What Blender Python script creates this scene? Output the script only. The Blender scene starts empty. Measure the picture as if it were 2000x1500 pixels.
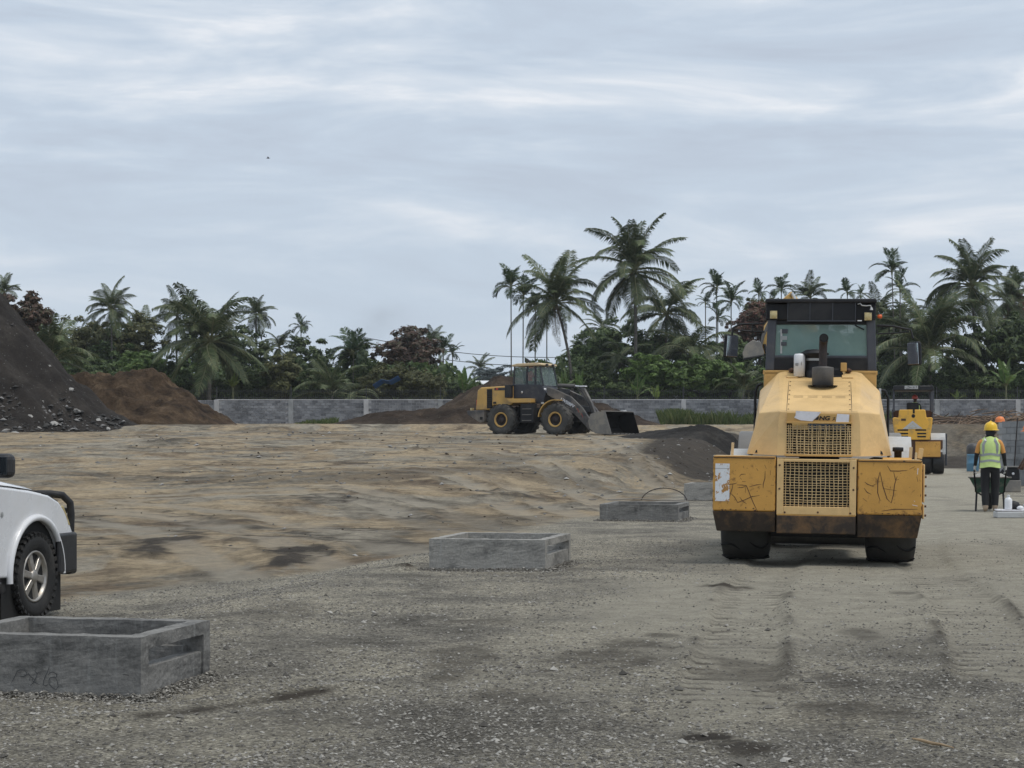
import bpy, math, random
import numpy as np
from mathutils import Vector, Matrix, Euler

# ------------------------------------------------------------------ camera, sky, sun, exposure
SC = bpy.context.scene
COL = SC.collection
EYE = 1.37            # camera height above the road
F = 3600.0            # focal length in photo pixels (2000 wide)
HZ = 862.0            # horizon row in the photo
cam_d = bpy.data.cameras.new('camera')
cam_d.sensor_width = 36.0
cam_d.lens = F / 2000.0 * 36.0
cam_d.shift_y = (HZ - 750.0) / 2000.0
cam_d.clip_start = 0.1
cam_d.clip_end = 6000.0
cam = bpy.data.objects.new('camera', cam_d)
COL.objects.link(cam)
cam.location = (0, 0, EYE)
cam.rotation_euler = (math.radians(90), 0, 0)
SC.camera = cam

SUN_EL, SUN_AZ = math.radians(66), math.radians(118)   # azimuth from +Y towards +X
world = bpy.data.worlds.new('World')
SC.world = world
world.use_nodes = True
wn, wl = world.node_tree.nodes, world.node_tree.links
wn.clear()
w_out = wn.new('ShaderNodeOutputWorld')
sky = wn.new('ShaderNodeTexSky')
sky.sky_type = 'NISHITA'
sky.sun_disc = False
sky.sun_elevation = SUN_EL
sky.sun_rotation = SUN_AZ
sky.air_density = 1.0
sky.dust_density = 3.0
bg_sky = wn.new('ShaderNodeBackground'); bg_sky.inputs[1].default_value = 0.09
wl.new(sky.outputs[0], bg_sky.inputs[0])
tc = wn.new('ShaderNodeTexCoord')
sep = wn.new('ShaderNodeSeparateXYZ'); wl.new(tc.outputs['Generated'], sep.inputs[0])
mp = wn.new('ShaderNodeMapping'); mp.inputs['Scale'].default_value = (3.0, 3.0, 17.0)
mp.inputs['Rotation'].default_value = (0.0, math.radians(2.5), 0.0)
mp.inputs['Location'].default_value = (3.1, 0.4, 0.55)
wl.new(tc.outputs['Generated'], mp.inputs[0])
nz = wn.new('ShaderNodeTexNoise'); nz.inputs['Scale'].default_value = 1.6
nz.inputs['Detail'].default_value = 9; nz.inputs['Roughness'].default_value = 0.60; nz.inputs['Distortion'].default_value = 0.5
wl.new(mp.outputs[0], nz.inputs[0])
mp2 = wn.new('ShaderNodeMapping'); mp2.inputs['Scale'].default_value = (1.5, 1.5, 7.0)
mp2.inputs['Location'].default_value = (7.3, 2.2, 1.1)
wl.new(tc.outputs['Generated'], mp2.inputs[0])
nz2 = wn.new('ShaderNodeTexNoise'); nz2.inputs['Scale'].default_value = 1.3
nz2.inputs['Detail'].default_value = 4; nz2.inputs['Roughness'].default_value = 0.5
wl.new(mp2.outputs[0], nz2.inputs[0])
rmp = wn.new('ShaderNodeValToRGB')     # cloud sheet: dark bellies, blue-grey sheet, thin bright breaks
e = rmp.color_ramp.elements
e[0].position = 0.41; e[0].color = (0.455, 0.515, 0.605, 1)
e[1].position = 0.625; e[1].color = (0.800, 0.812, 0.840, 1)
k = rmp.color_ramp.elements.new(0.485); k.color = (0.500, 0.575, 0.670, 1)
k = rmp.color_ramp.elements.new(0.545); k.color = (0.595, 0.655, 0.730, 1)
addn = wn.new('ShaderNodeMath'); addn.operation = 'MULTIPLY_ADD'
addn.inputs[1].default_value = 0.55; addn.inputs[2].default_value = 0.225
wl.new(nz2.outputs[0], addn.inputs[0])
mixn = wn.new('ShaderNodeMath'); mixn.operation = 'AVERAGE' if False else 'ADD'
half = wn.new('ShaderNodeMath'); half.operation = 'MULTIPLY'; half.inputs[1].default_value = 0.62
wl.new(nz.outputs[0], half.inputs[0])
half2 = wn.new('ShaderNodeMath'); half2.operation = 'MULTIPLY'; half2.inputs[1].default_value = 0.40
wl.new(addn.outputs[0], half2.inputs[0])
wl.new(half.outputs[0], mixn.inputs[0]); wl.new(half2.outputs[0], mixn.inputs[1])
wl.new(mixn.outputs[0], rmp.inputs[0])
# near the horizon the sheet is even: blend the structure out with elevation
zr = wn.new('ShaderNodeMapRange'); zr.inputs[1].default_value = 0.02; zr.inputs[2].default_value = 0.16
wl.new(sep.outputs[2], zr.inputs[0])
mxc = wn.new('ShaderNodeMix'); mxc.data_type = 'RGBA'
mxc.inputs[6].default_value = (0.490, 0.570, 0.665, 1)
wl.new(zr.outputs[0], mxc.inputs[0]); wl.new(rmp.outputs[0], mxc.inputs[7])
bg_cl = wn.new('ShaderNodeBackground'); bg_cl.inputs[1].default_value = 1.0
wl.new(mxc.outputs[2], bg_cl.inputs[0])
mxs = wn.new('ShaderNodeMixShader'); mxs.inputs[0].default_value = 0.93
wl.new(bg_sky.outputs[0], mxs.inputs[1]); wl.new(bg_cl.outputs[0], mxs.inputs[2])
wl.new(mxs.outputs[0], w_out.inputs[0])

sun_d = bpy.data.lights.new('sun', 'SUN')
sun_d.energy = 1.5
sun_d.angle = math.radians(24)
sun_d.color = (1.0, 0.95, 0.87)
sun = bpy.data.objects.new('sun', sun_d)
COL.objects.link(sun)
to_sun = Vector((math.cos(SUN_EL) * math.sin(SUN_AZ), math.cos(SUN_EL) * math.cos(SUN_AZ), math.sin(SUN_EL)))
sun.rotation_euler = to_sun.to_track_quat('Z', 'Y').to_euler()
sun.location = (0, 0, 60)

SC.view_settings.view_transform = 'Standard'
SC.view_settings.look = 'None'
SC.view_settings.exposure = 0.23
SC.view_settings.gamma = 1.0
SC.view_settings.use_curve_mapping = False
SC.render.engine = 'CYCLES'
SC.cycles.use_denoising = True
SC.cycles.max_bounces = 6
SC.cycles.transparent_max_bounces = 12
SC.cycles.caustics_reflective = False
SC.cycles.caustics_refractive = False

RNG = random.Random(7)

# ------------------------------------------------------------------ helpers
def tag(o, label=None, cat=None, group=None, kind=None):
    if label: o['label'] = label
    if cat: o['category'] = cat
    if group: o['group'] = group
    if kind: o['kind'] = kind
    return o

def empty(name, loc=(0, 0, 0), rz=0.0, parent=None, rot=None):
    o = bpy.data.objects.new(name, None)
    o.empty_display_size = 0.2
    COL.objects.link(o)
    o.location = loc
    o.rotation_euler = rot if rot else (0, 0, rz)
    if parent: o.parent = parent
    return o

def link_mesh(name, me, mats, parent=None):
    o = bpy.data.objects.new(name, me)
    COL.objects.link(o)
    if parent: o.parent = parent
    if mats is not None and len(me.materials) == 0:
        for m in (mats if isinstance(mats, (list, tuple)) else [mats]):
            me.materials.append(m)
    return o

class MB:
    """collects boxes, tubes, lathes ... of ONE part, then builds one mesh"""
    def __init__(self):
        self.v, self.f, self.sm, self.mi = [], [], [], []
        self.M = Matrix.Identity(4)
        self.cur = 0
    def add(self, vs, fs, smooth=False):
        n = len(self.v)
        M = self.M
        self.v += [tuple(M @ Vector(p)) for p in vs]
        for f in fs:
            self.f.append(tuple(i + n for i in f)); self.sm.append(smooth); self.mi.append(self.cur)
        return self
    def box(self, c, s, rot=None):
        x, y, z = s[0] / 2, s[1] / 2, s[2] / 2
        P = [Vector((a * x, b * y, d * z)) for d in (-1, 1) for b in (-1, 1) for a in (-1, 1)]
        if rot is not None:
            R = Euler(rot).to_matrix(); P = [R @ p for p in P]
        C = Vector(c)
        return self.add([p + C for p in P], [(0, 2, 3, 1), (4, 5, 7, 6), (0, 1, 5, 4), (2, 6, 7, 3), (0, 4, 6, 2), (1, 3, 7, 5)])
    def hexa(self, b, t):
        """b, t: four bottom and four top points, same order (counter-clockwise from above)"""
        return self.add(list(b) + list(t), [(3, 2, 1, 0), (4, 5, 6, 7), (0, 1, 5, 4), (1, 2, 6, 5), (2, 3, 7, 6), (3, 0, 4, 7)])
    def prism(self, pts, axis, a, b):
        """2D outline swept along an axis. axis x: pts=(y,z); y: pts=(x,z); z: pts=(x,y)"""
        def mk(p, t):
            return (t, p[0], p[1]) if axis == 'x' else ((p[0], t, p[1]) if axis == 'y' else (p[0], p[1], t))
        n = len(pts)
        vs = [mk(p, a) for p in pts] + [mk(p, b) for p in pts]
        fs = [tuple(range(n))[::-1], tuple(range(n, 2 * n))]
        fs += [(i, (i + 1) % n, n + (i + 1) % n, n + i) for i in range(n)]
        return self.add(vs, fs)
    def tube(self, path, r, n=8, caps=True, flat=1.0):
        P = [Vector(p) for p in path]
        R = r if isinstance(r, (list, tuple)) else [r] * len(P)
        vs, fs = [], []
        prev = None
        for i, p in enumerate(P):
            t = (P[min(i + 1, len(P) - 1)] - P[max(i - 1, 0)]).normalized()
            if prev is None:
                up = Vector((0, 0, 1)) if abs(t.z) < 0.9 else Vector((1, 0, 0))
                a = t.cross(up).normalized()
            else:
                a = (prev - t * prev.dot(t)).normalized()
            prev = a
            b = t.cross(a).normalized()
            for k in range(n):
                an = 2 * math.pi * k / n
                vs.append(p + a * (math.cos(an) * R[i]) + b * (math.sin(an) * R[i] * flat))
        for i in range(len(P) - 1):
            for k in range(n):
                k2 = (k + 1) % n
                fs.append((i * n + k, i * n + k2, (i + 1) * n + k2, (i + 1) * n + k))
        self.add(vs, fs, True)
        if caps:
            m = len(P) - 1
            self.add(vs[:n], [tuple(range(n))[::-1]]); self.add(vs[m * n:], [tuple(range(n))])
        return self
    def lathe(self, prof, axis='z', c=(0, 0, 0), n=24, smooth=True, closed=False):
        """prof: (radius, along-axis)"""
        vs, fs = [], []
        for (r, a) in prof:
            for k in range(n):
                an = 2 * math.pi * k / n
                u, w = r * math.cos(an), r * math.sin(an)
                p = (u, w, a) if axis == 'z' else ((a, u, w) if axis == 'x' else (w, a, u))
                vs.append((p[0] + c[0], p[1] + c[1], p[2] + c[2]))
        m = len(prof)
        for i in range(m if closed else m - 1):
            j = (i + 1) % m
            for k in range(n):
                k2 = (k + 1) % n
                fs.append((i * n + k, i * n + k2, j * n + k2, j * n + k))
        return self.add(vs, fs, smooth)
    def ribbon(self, pts, w, n=(0, -1, 0)):
        """flat painted line along 3D points, facing n"""
        P = [Vector(p) for p in pts]; N = Vector(n)
        vs, fs = [], []
        for i, p in enumerate(P):
            t = (P[min(i + 1, len(P) - 1)] - P[max(i - 1, 0)])
            t = t.normalized() if t.length > 1e-9 else Vector((1, 0, 0))
            s = t.cross(N).normalized()
            k = w * (0.45 if i in (0, len(P) - 1) else 1.0) / 2
            vs += [p + s * k, p - s * k]
        for i in range(len(P) - 1):
            fs.append((2 * i, 2 * i + 1, 2 * i + 3, 2 * i + 2))
        return self.add(vs, fs)
    def build(self, name, mats, parent=None, bevel=0.0, seg=2, loc=None, autosmooth=False):
        me = bpy.data.meshes.new(name)
        me.from_pydata(self.v, [], self.f)
        me.polygons.foreach_set('use_smooth', self.sm)
        me.polygons.foreach_set('material_index', self.mi)
        me.update()
        o = link_mesh(name, me, mats, parent)
        if loc: o.location = loc
        if bevel > 0:
            md = o.modifiers.new('bevel', 'BEVEL'); md.width = bevel; md.segments = seg
            md.limit_method = 'ANGLE'; md.angle_limit = math.radians(35)
            md.harden_normals = False
        return o

def np_mesh(name, V, Fq, smooth=False):
    """fast mesh from numpy: V (n,3), Fq (m,k) with k = 3 or 4"""
    me = bpy.data.meshes.new(name)
    V = np.asarray(V, dtype=np.float32); Fq = np.asarray(Fq, dtype=np.int32)
    m, k = Fq.shape
    me.vertices.add(len(V)); me.vertices.foreach_set('co', V.ravel())
    me.loops.add(m * k); me.loops.foreach_set('vertex_index', Fq.ravel())
    me.polygons.add(m)
    me.polygons.foreach_set('loop_start', np.arange(0, m * k, k, dtype=np.int32))
    me.polygons.foreach_set('loop_total', np.full(m, k, dtype=np.int32))
    me.polygons.foreach_set('use_smooth', np.full(m, smooth, dtype=bool))
    me.update(calc_edges=True)
    return me

# --- lattice noise in numpy
def _hash(ix, iy, seed):
    h = (ix.astype(np.int64) * 374761393 + iy.astype(np.int64) * 668265263 + seed * 974711) & 0x7fffffff
    h = ((h ^ (h >> 13)) * 1274126177) & 0x7fffffff
    return ((h ^ (h >> 16)) & 0xffff) / 65535.0
def vnoise(x, y, seed=0):
    x = np.asarray(x, float); y = np.asarray(y, float)
    ix, iy = np.floor(x), np.floor(y)
    fx, fy = x - ix, y - iy
    fx = fx * fx * (3 - 2 * fx); fy = fy * fy * (3 - 2 * fy)
    ix = ix.astype(np.int64); iy = iy.astype(np.int64)
    a, b = _hash(ix, iy, seed), _hash(ix + 1, iy, seed)
    c, d = _hash(ix, iy + 1, seed), _hash(ix + 1, iy + 1, seed)
    return (a + (b - a) * fx) * (1 - fy) + (c + (d - c) * fx) * fy
def fbm(x, y, oct=4, seed=0, gain=0.5):
    t = 0; a = 1; s = 0
    for i in range(oct):
        t = t + a * vnoise(x * 2 ** i + 17.3 * i, y * 2 ** i - 9.1 * i, seed + i); s += a; a *= gain
    return t / s
def sstep(a, b, x):
    t = np.clip((np.asarray(x, float) - a) / (b - a), 0, 1)
    return t * t * (3 - 2 * t)

def wx(px, Y): return (px - 1000.0) / F * Y
def wz(py, Y): return EYE - (py - HZ) / F * Y

# ------------------------------------------------------------------ materials
def new_mat(name):
    m = bpy.data.materials.new(name); m.use_nodes = True
    n = m.node_tree.nodes; b = n['Principled BSDF']
    return m, n, m.node_tree.links, b
def ramp(n, stops):
    r = n.new('ShaderNodeValToRGB')
    el = r.color_ramp.elements
    while len(el) < len(stops): el.new(0.5)
    for i, (p, c) in enumerate(stops):
        el[i].position = p; el[i].color = (*c, 1) if len(c) == 3 else c
    return r
def noise(n, l, vec, scale, detail=5, rough=0.6, dist=0.0):
    t = n.new('ShaderNodeTexNoise'); t.inputs['Scale'].default_value = scale
    t.inputs['Detail'].default_value = detail; t.inputs['Roughness'].default_value = rough; t.inputs['Distortion'].default_value = dist
    l.new(vec, t.inputs['Vector']); return t
def mixc(n, l, fac, a, b, mode='MIX'):
    x = n.new('ShaderNodeMix'); x.data_type = 'RGBA'; x.blend_type = mode
    for sock, val in ((0, fac), (6, a), (7, b)):
        if hasattr(val, 'is_output') or isinstance(val, bpy.types.NodeSocket): l.new(val, x.inputs[sock])
        elif sock == 0: x.inputs[0].default_value = val
        else: x.inputs[sock].default_value = (*val, 1)
    return x.outputs[2]
def surf(name, col, rough=0.6, metal=0.0, var=0.15, scale=6.0, dirt=None, dirt_amt=0.0, dirt_scale=3.0, bump=0.0, bump_scale=40.0,
         spec=0.5, stretch=(1, 1, 1), coat=0.0, dirt_lo=0.5, dirt_hi=0.62):
    """painted/cast/rubber surface: base colour, value variation, patches of a second colour (wear or dirt), fine relief"""
    m, n, l, b = new_mat(name)
    t = n.new('ShaderNodeTexCoord'); mp = n.new('ShaderNodeMapping'); mp.inputs['Scale'].default_value = stretch
    l.new(t.outputs['Object'], mp.inputs[0]); vec = mp.outputs[0]
    nz = noise(n, l, vec, scale, 6, 0.65)
    lo = tuple(c * (1 - var) for c in col); hi = tuple(min(1, c * (1 + var)) for c in col)
    r = ramp(n, [(0.3, lo), (0.7, hi)]); l.new(nz.outputs[0], r.inputs[0])
    out = r.outputs[0]
    if dirt:
        nd = noise(n, l, vec, dirt_scale, 8, 0.7, 0.3)
        rd = ramp(n, [(dirt_lo, (0, 0, 0)), (dirt_hi, (dirt_amt,) * 3)]); l.new(nd.outputs[0], rd.inputs[0])
        out = mixc(n, l, rd.outputs[0], out, dirt)
    l.new(out, b.inputs['Base Color'])
    rr = ramp(n, [(0.3, (max(0, rough - 0.12),) * 3), (0.7, (min(1, rough + 0.12),) * 3)]); l.new(nz.outputs[0], rr.inputs[0])
    l.new(rr.outputs[0], b.inputs['Roughness'])
    b.inputs['Metallic'].default_value = metal
    b.inputs['Specular IOR Level'].default_value = spec
    if coat: b.inputs['Coat Weight'].default_value = coat
    if bump > 0:
        nb = noise(n, l, vec, bump_scale, 4, 0.6)
        bp = n.new('ShaderNodeBump'); bp.inputs['Strength'].default_value = 1.0; bp.inputs['Distance'].default_value = bump
        l.new(nb.outputs[0], bp.inputs['Height']); l.new(bp.outputs[0], b.inputs['Normal'])
    return m
def leaf_mat(name, cols, trans=0.25, rough=0.55, spec=0.35):
    """foliage: every leaf gets its own tone, every plant a small shift"""
    m, n, l, b = new_mat(name)
    g = n.new('ShaderNodeNewGeometry'); oi = n.new('ShaderNodeObjectInfo')
    r = ramp(n, [(i / max(1, len(cols) - 1), c) for i, c in enumerate(cols)])
    l.new(g.outputs['Random Per Island'], r.inputs[0])
    hs = n.new('ShaderNodeHueSaturation'); l.new(r.outputs[0], hs.inputs['Color'])
    mr = n.new('ShaderNodeMapRange'); mr.inputs[3].default_value = 0.72; mr.inputs[4].default_value = 1.3
    l.new(oi.outputs['Random'], mr.inputs[0]); l.new(mr.outputs[0], hs.inputs['Value'])
    l.new(hs.outputs[0], b.inputs['Base Color'])
    b.inputs['Roughness'].default_value = rough; b.inputs['Specular IOR Level'].default_value = spec
    tr = n.new('ShaderNodeBsdfTranslucent'); l.new(hs.outputs[0], tr.inputs[0])
    mx = n.new('ShaderNodeMixShader'); mx.inputs[0].default_value = trans
    l.new(b.outputs[0], mx.inputs[1]); l.new(tr.outputs[0], mx.inputs[2])
    l.new(mx.outputs[0], n['Material Output'].inputs[0])
    return m
def glass_mat(name, tint, alpha, rough=0.05):
    m, n, l, b = new_mat(name)
    t = n.new('ShaderNodeTexCoord'); nz = noise(n, l, t.outputs['Object'], 3.0, 5, 0.6)
    r = ramp(n, [(0.3, (alpha * 0.85,) * 3), (0.75, (min(1, alpha * 1.2),) * 3)]); l.new(nz.outputs[0], r.inputs[0])
    l.new(r.outputs[0], b.inputs['Alpha'])
    b.inputs['Base Color'].default_value = (*tint, 1); b.inputs['Roughness'].default_value = rough
    b.inputs['Specular IOR Level'].default_value = 0.6
    return m

M = {}
M['yellow'] = surf('yellow paint', (0.545, 0.335, 0.115), 0.5, 0, 0.10, 2.2, (0.30, 0.17, 0.06), 0.55, 5.0, 0.0015, 9, 0.35, dirt_lo=0.55, dirt_hi=0.75)
M['yellow_pale'] = surf('faded yellow paint', (0.70, 0.475, 0.215), 0.5, 0, 0.10, 1.7, (0.44, 0.29, 0.13), 0.5, 4.0, 0.012, 3.2, 0.4, dirt_lo=0.5, dirt_hi=0.75)
M['yellow_worn'] = surf('worn yellow paint', (0.60, 0.325, 0.080), 0.55, 0, 0.13, 2.5, (0.16, 0.075, 0.03), 0.7, 9.0, 0.002, 14, 0.3, dirt_lo=0.57, dirt_hi=0.67)
M['yellow_clean'] = surf('loader yellow paint', (0.56, 0.345, 0.10), 0.45, 0, 0.12, 1.2, (0.33, 0.23, 0.13), 0.6, 1.5, 0, 9, 0.4)
M['yellow_bright'] = surf('roller yellow paint', (0.78, 0.43, 0.055), 0.45, 0, 0.08, 1.2, (0.30, 0.20, 0.10), 0.5, 2.0)
M['grease'] = surf('greasy dirt', (0.034, 0.024, 0.017), 0.6, 0, 0.5, 5.0, (0.22, 0.12, 0.045), 0.8, 4.0, 0.003, 12, 0.4, dirt_lo=0.46, dirt_hi=0.7)
M['black'] = surf('black painted steel', (0.016, 0.0165, 0.019), 0.55, 0, 0.3, 4.0, (0.05, 0.048, 0.046), 0.4, 2.0, spec=0.3)
M['black_deep'] = surf('dark hollow', (0.010, 0.010, 0.010), 0.8, 0, 0.3, 4.0)
M['slate'] = surf('dark blue grey cab steel', (0.055, 0.06, 0.075), 0.5, 0, 0.2, 4.0, (0.10, 0.10, 0.10), 0.5, 3.0)
M['navy'] = surf('dark navy steel', (0.022, 0.024, 0.034), 0.45, 0, 0.25, 2.0, (0.09, 0.085, 0.075), 0.6, 1.6)
M['steel'] = surf('dusty steel', (0.19, 0.18, 0.165), 0.55, 0.3, 0.2, 2.0, (0.30, 0.27, 0.22), 0.7, 1.5, 0.004, 8)
M['boom'] = surf('dusty dark boom steel', (0.055, 0.055, 0.058), 0.55, 0.1, 0.25, 1.0, (0.21, 0.185, 0.155), 0.8, 0.9, 0, 8, dirt_lo=0.45, dirt_hi=0.62)
M['chrome'] = surf('bright rod steel', (0.6, 0.6, 0.6), 0.25, 1.0, 0.1, 3)
M['white_grey'] = surf('pale grey mudguard', (0.50, 0.51, 0.51), 0.5, 0, 0.08, 3.0, (0.36, 0.35, 0.33), 0.5, 3.0)
M['white'] = surf('white plastic', (0.74, 0.75, 0.77), 0.4, 0, 0.05, 5.0)
M['paper'] = surf('torn white film', (0.72, 0.71, 0.74), 0.5, 0, 0.06, 14, (0.55, 0.5, 0.48), 0.5, 10)
M['sticker'] = surf('scraped white reflector', (0.70, 0.72, 0.74), 0.45, 0, 0.06, 20, (0.40, 0.20, 0.05), 1.0, 11.0, dirt_lo=0.53, dirt_hi=0.56)
M['rubber'] = surf('black rubber', (0.022, 0.022, 0.022), 0.75, 0, 0.3, 3.0, (0.065, 0.06, 0.055), 0.6, 2.5, 0.004, 30, 0.3)
M['rubber_dusty'] = surf('dusty rubber', (0.060, 0.059, 0.056), 0.8, 0, 0.3, 3.0, (0.12, 0.11, 0.095), 0.6, 2.0, 0.004, 30, 0.3)
M['rubber_wet'] = surf('asphalt black rubber', (0.014, 0.014, 0.015), 0.6, 0, 0.3, 3.0)
M['rust'] = surf('rusty steel', (0.10, 0.05, 0.03), 0.7, 0.2, 0.3, 8.0)
M['rust_dark'] = surf('sooty steel', (0.035, 0.028, 0.028), 0.65, 0.2, 0.3, 8.0, (0.09, 0.05, 0.04), 0.5, 6)
M['muffler'] = surf('dull grey steel', (0.115, 0.108, 0.10), 0.6, 0.2, 0.15, 6.0, (0.06, 0.055, 0.05), 0.5, 4)
M['wire'] = surf('bent yellow wire', (0.62, 0.46, 0.24), 0.6, 0, 0.2, 9.0)
M['scratch'] = surf('bare scratch', (0.085, 0.04, 0.02), 0.7, 0, 0.3, 20.0)
M['seam'] = surf('dark seam', (0.06, 0.035, 0.02), 0.8, 0, 0.2, 9.0)
M['lamp'] = surf('yellowed lamp lens', (0.52, 0.42, 0.20), 0.25, 0, 0.15, 30, spec=0.7)
M['orange'] = surf('orange lamp', (0.75, 0.13, 0.03), 0.3, 0, 0.1, 9)
M['red'] = surf('red plastic', (0.45, 0.05, 0.03), 0.4, 0, 0.1, 9)
M['glass_cab'] = glass_mat('green tinted dusty glass', (0.23, 0.36, 0.32), 0.66, 0.2)
M['glass_clear'] = glass_mat('dusty cab glass', (0.22, 0.30, 0.28), 0.24, 0.12)
M['glass_dark'] = glass_mat('dark car glass', (0.02, 0.025, 0.03), 0.9, 0.04)
M['mirror'] = surf('mirror glass', (0.85, 0.86, 0.88), 0.03, 1.0, 0.02, 2.0)
M['van_white'] = surf('white car paint', (0.70, 0.71, 0.73), 0.28, 0, 0.02, 2.0, (0.60, 0.585, 0.55), 0.25, 2.0, spec=0.5, coat=0.6)
M['alloy'] = surf('dull alloy', (0.42, 0.40, 0.37), 0.4, 0.75, 0.12, 8.0, (0.22, 0.19, 0.16), 0.6, 9.0)
M['plastic'] = surf('black trim plastic', (0.018, 0.018, 0.02), 0.5, 0, 0.2, 9.0, (0.05, 0.048, 0.045), 0.5, 4.0)
M['skin'] = surf('brown skin', (0.085, 0.045, 0.028), 0.6, 0, 0.15, 14)
M['hivis'] = surf('lime vest cloth', (0.60, 0.76, 0.28), 0.75, 0, 0.12, 7.0, (0.46, 0.60, 0.2), 0.5, 6.0)
M['reflect'] = surf('grey reflective tape', (0.33, 0.35, 0.35), 0.4, 0.2, 0.1, 9.0)
M['shirt'] = surf('orange polo cloth', (0.62, 0.29, 0.075), 0.85, 0, 0.12, 8.0)
M['trousers'] = surf('black trouser cloth', (0.014, 0.014, 0.016), 0.85, 0, 0.3, 8.0)
M['jeans'] = surf('blue jeans cloth', (0.13, 0.19, 0.27), 0.85, 0, 0.2, 8.0)
M['shoe'] = surf('tan work shoe', (0.35, 0.27, 0.20), 0.7, 0, 0.25, 12)
M['glove'] = surf('white work glove', (0.62, 0.62, 0.60), 0.85, 0, 0.12, 20)
M['helmet_y'] = surf('yellow helmet shell', (0.80, 0.50, 0.025), 0.35, 0, 0.05, 8, spec=0.5)
M['helmet_o'] = surf('orange helmet shell', (0.78, 0.22, 0.05), 0.4, 0, 0.05, 8)
M['helmet_r'] = surf('red helmet shell', (0.45, 0.07, 0.045), 0.4, 0, 0.05, 8)
M['green_tub'] = surf('green barrow paint', (0.035, 0.10, 0.07), 0.5, 0, 0.2, 6.0, (0.2, 0.19, 0.17), 0.6, 5.0)
M['blue'] = surf('blue plastic', (0.10, 0.24, 0.36), 0.45, 0, 0.1, 4.0, (0.25, 0.27, 0.27), 0.4, 3.0)
M['tarp'] = surf('blue tarpaulin', (0.03, 0.10, 0.27), 0.5, 0, 0.2, 1.0)
M['wood'] = surf('weathered wood', (0.30, 0.21, 0.12), 0.8, 0, 0.25, 12.0)
M['wood_pale'] = surf('pale wood', (0.58, 0.45, 0.27), 0.7, 0, 0.12, 12.0)
M['twig'] = surf('dry branches', (0.17, 0.115, 0.075), 0.85, 0, 0.5, 1.5)
M['trunk'] = surf('palm trunk bark', (0.125, 0.115, 0.10), 0.9, 0, 0.35, 2.0, (0.05, 0.045, 0.04), 0.7, 1.2, 0.03, 6, stretch=(1, 1, 4))
M['trunk_dark'] = surf('dark trunk bark', (0.05, 0.042, 0.034), 0.9, 0, 0.35, 2.0)
M['nut'] = surf('coconut husk', (0.10, 0.085, 0.03), 0.6, 0, 0.3, 3)
M['roof_white'] = surf('white roof sheet', (0.70, 0.72, 0.74), 0.5, 0, 0.05, 1.0)
M['house'] = surf('pale house wall', (0.52, 0.52, 0.50), 0.8, 0, 0.08, 1.0)
M['bucket_black'] = surf('black bucket steel', (0.012, 0.011, 0.010), 0.9, 0, 0.3, 3, spec=0.15)  # very dark tone for the bucket shell and far end plate
M['marker'] = surf('faded marker', (0.060, 0.061, 0.063), 0.8, 0, 0.4, 30)
M['fence'] = surf('dark fence steel', (0.03, 0.032, 0.034), 0.6, 0, 0.2, 4)
M['cable'] = surf('cable', (0.03, 0.03, 0.03), 0.7, 0, 0.1, 4)
M['bird'] = surf('dark feathers', (0.03, 0.03, 0.03), 0.8, 0, 0.2, 9)

M['leaf_palm'] = leaf_mat('coconut leaflet', [(0.0342, 0.0536, 0.0217), (0.0650, 0.0942, 0.0363), (0.1027, 0.1299, 0.0544), (0.1454, 0.1494, 0.0761)], 0.22)
M['leaf_areca'] = leaf_mat('areca leaflet', [(0.0256, 0.0487, 0.0235), (0.0479, 0.0812, 0.0363), (0.0771, 0.1169, 0.0507)], 0.2)
M['leaf_dead'] = leaf_mat('dry frond', [(0.1000, 0.0750, 0.0450), (0.1600, 0.1250, 0.0800)], 0.15)
M['leaf_green'] = leaf_mat('broad leaf', [(0.0308, 0.0536, 0.0217), (0.0599, 0.0942, 0.0326), (0.0942, 0.1380, 0.0471), (0.1454, 0.1868, 0.0725)], 0.25)
M['leaf_light'] = leaf_mat('bright leaf', [(0.0653, 0.1160, 0.0290), (0.1232, 0.2030, 0.0493), (0.1885, 0.2755, 0.0798)], 0.3)
M['leaf_olive'] = leaf_mat('olive leaf', [(0.0513, 0.0617, 0.0235), (0.0992, 0.1072, 0.0399), (0.1540, 0.1542, 0.0599)], 0.25)
M['leaf_red'] = leaf_mat('red brown young leaf', [(0.040, 0.044, 0.024), (0.085, 0.050, 0.036), (0.120, 0.072, 0.055), (0.058, 0.060, 0.032), (0.095, 0.058, 0.044)], 0.2)
M['leaf_pink'] = leaf_mat('pinkish young leaf', [(0.0435, 0.0653, 0.0261), (0.2755, 0.1044, 0.0899), (0.0653, 0.0870, 0.0348), (0.2320, 0.1015, 0.0798)], 0.2)
M['leaf_banana'] = leaf_mat('banana leaf', [(0.0653, 0.1232, 0.0362), (0.1015, 0.1740, 0.0508), (0.1450, 0.2248, 0.0725)], 0.3, 0.4)
M['leaf_lime'] = leaf_mat('young banana leaf', [(0.1400, 0.2100, 0.0500), (0.2000, 0.2700, 0.0650)], 0.35, 0.4)
M['leaf_hazed'] = leaf_mat('haze tinted leaf', [(0.0750, 0.1000, 0.1050), (0.1100, 0.1400, 0.1400)], 0.2)  # haze of distance mixed into the leaf colour
M['grass'] = leaf_mat('grass blade', [(0.045, 0.075, 0.020), (0.085, 0.120, 0.034), (0.150, 0.160, 0.065)], 0.3)
M['rachis'] = surf('frond stalk', (0.16, 0.165, 0.075), 0.6, 0, 0.2, 2)

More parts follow.
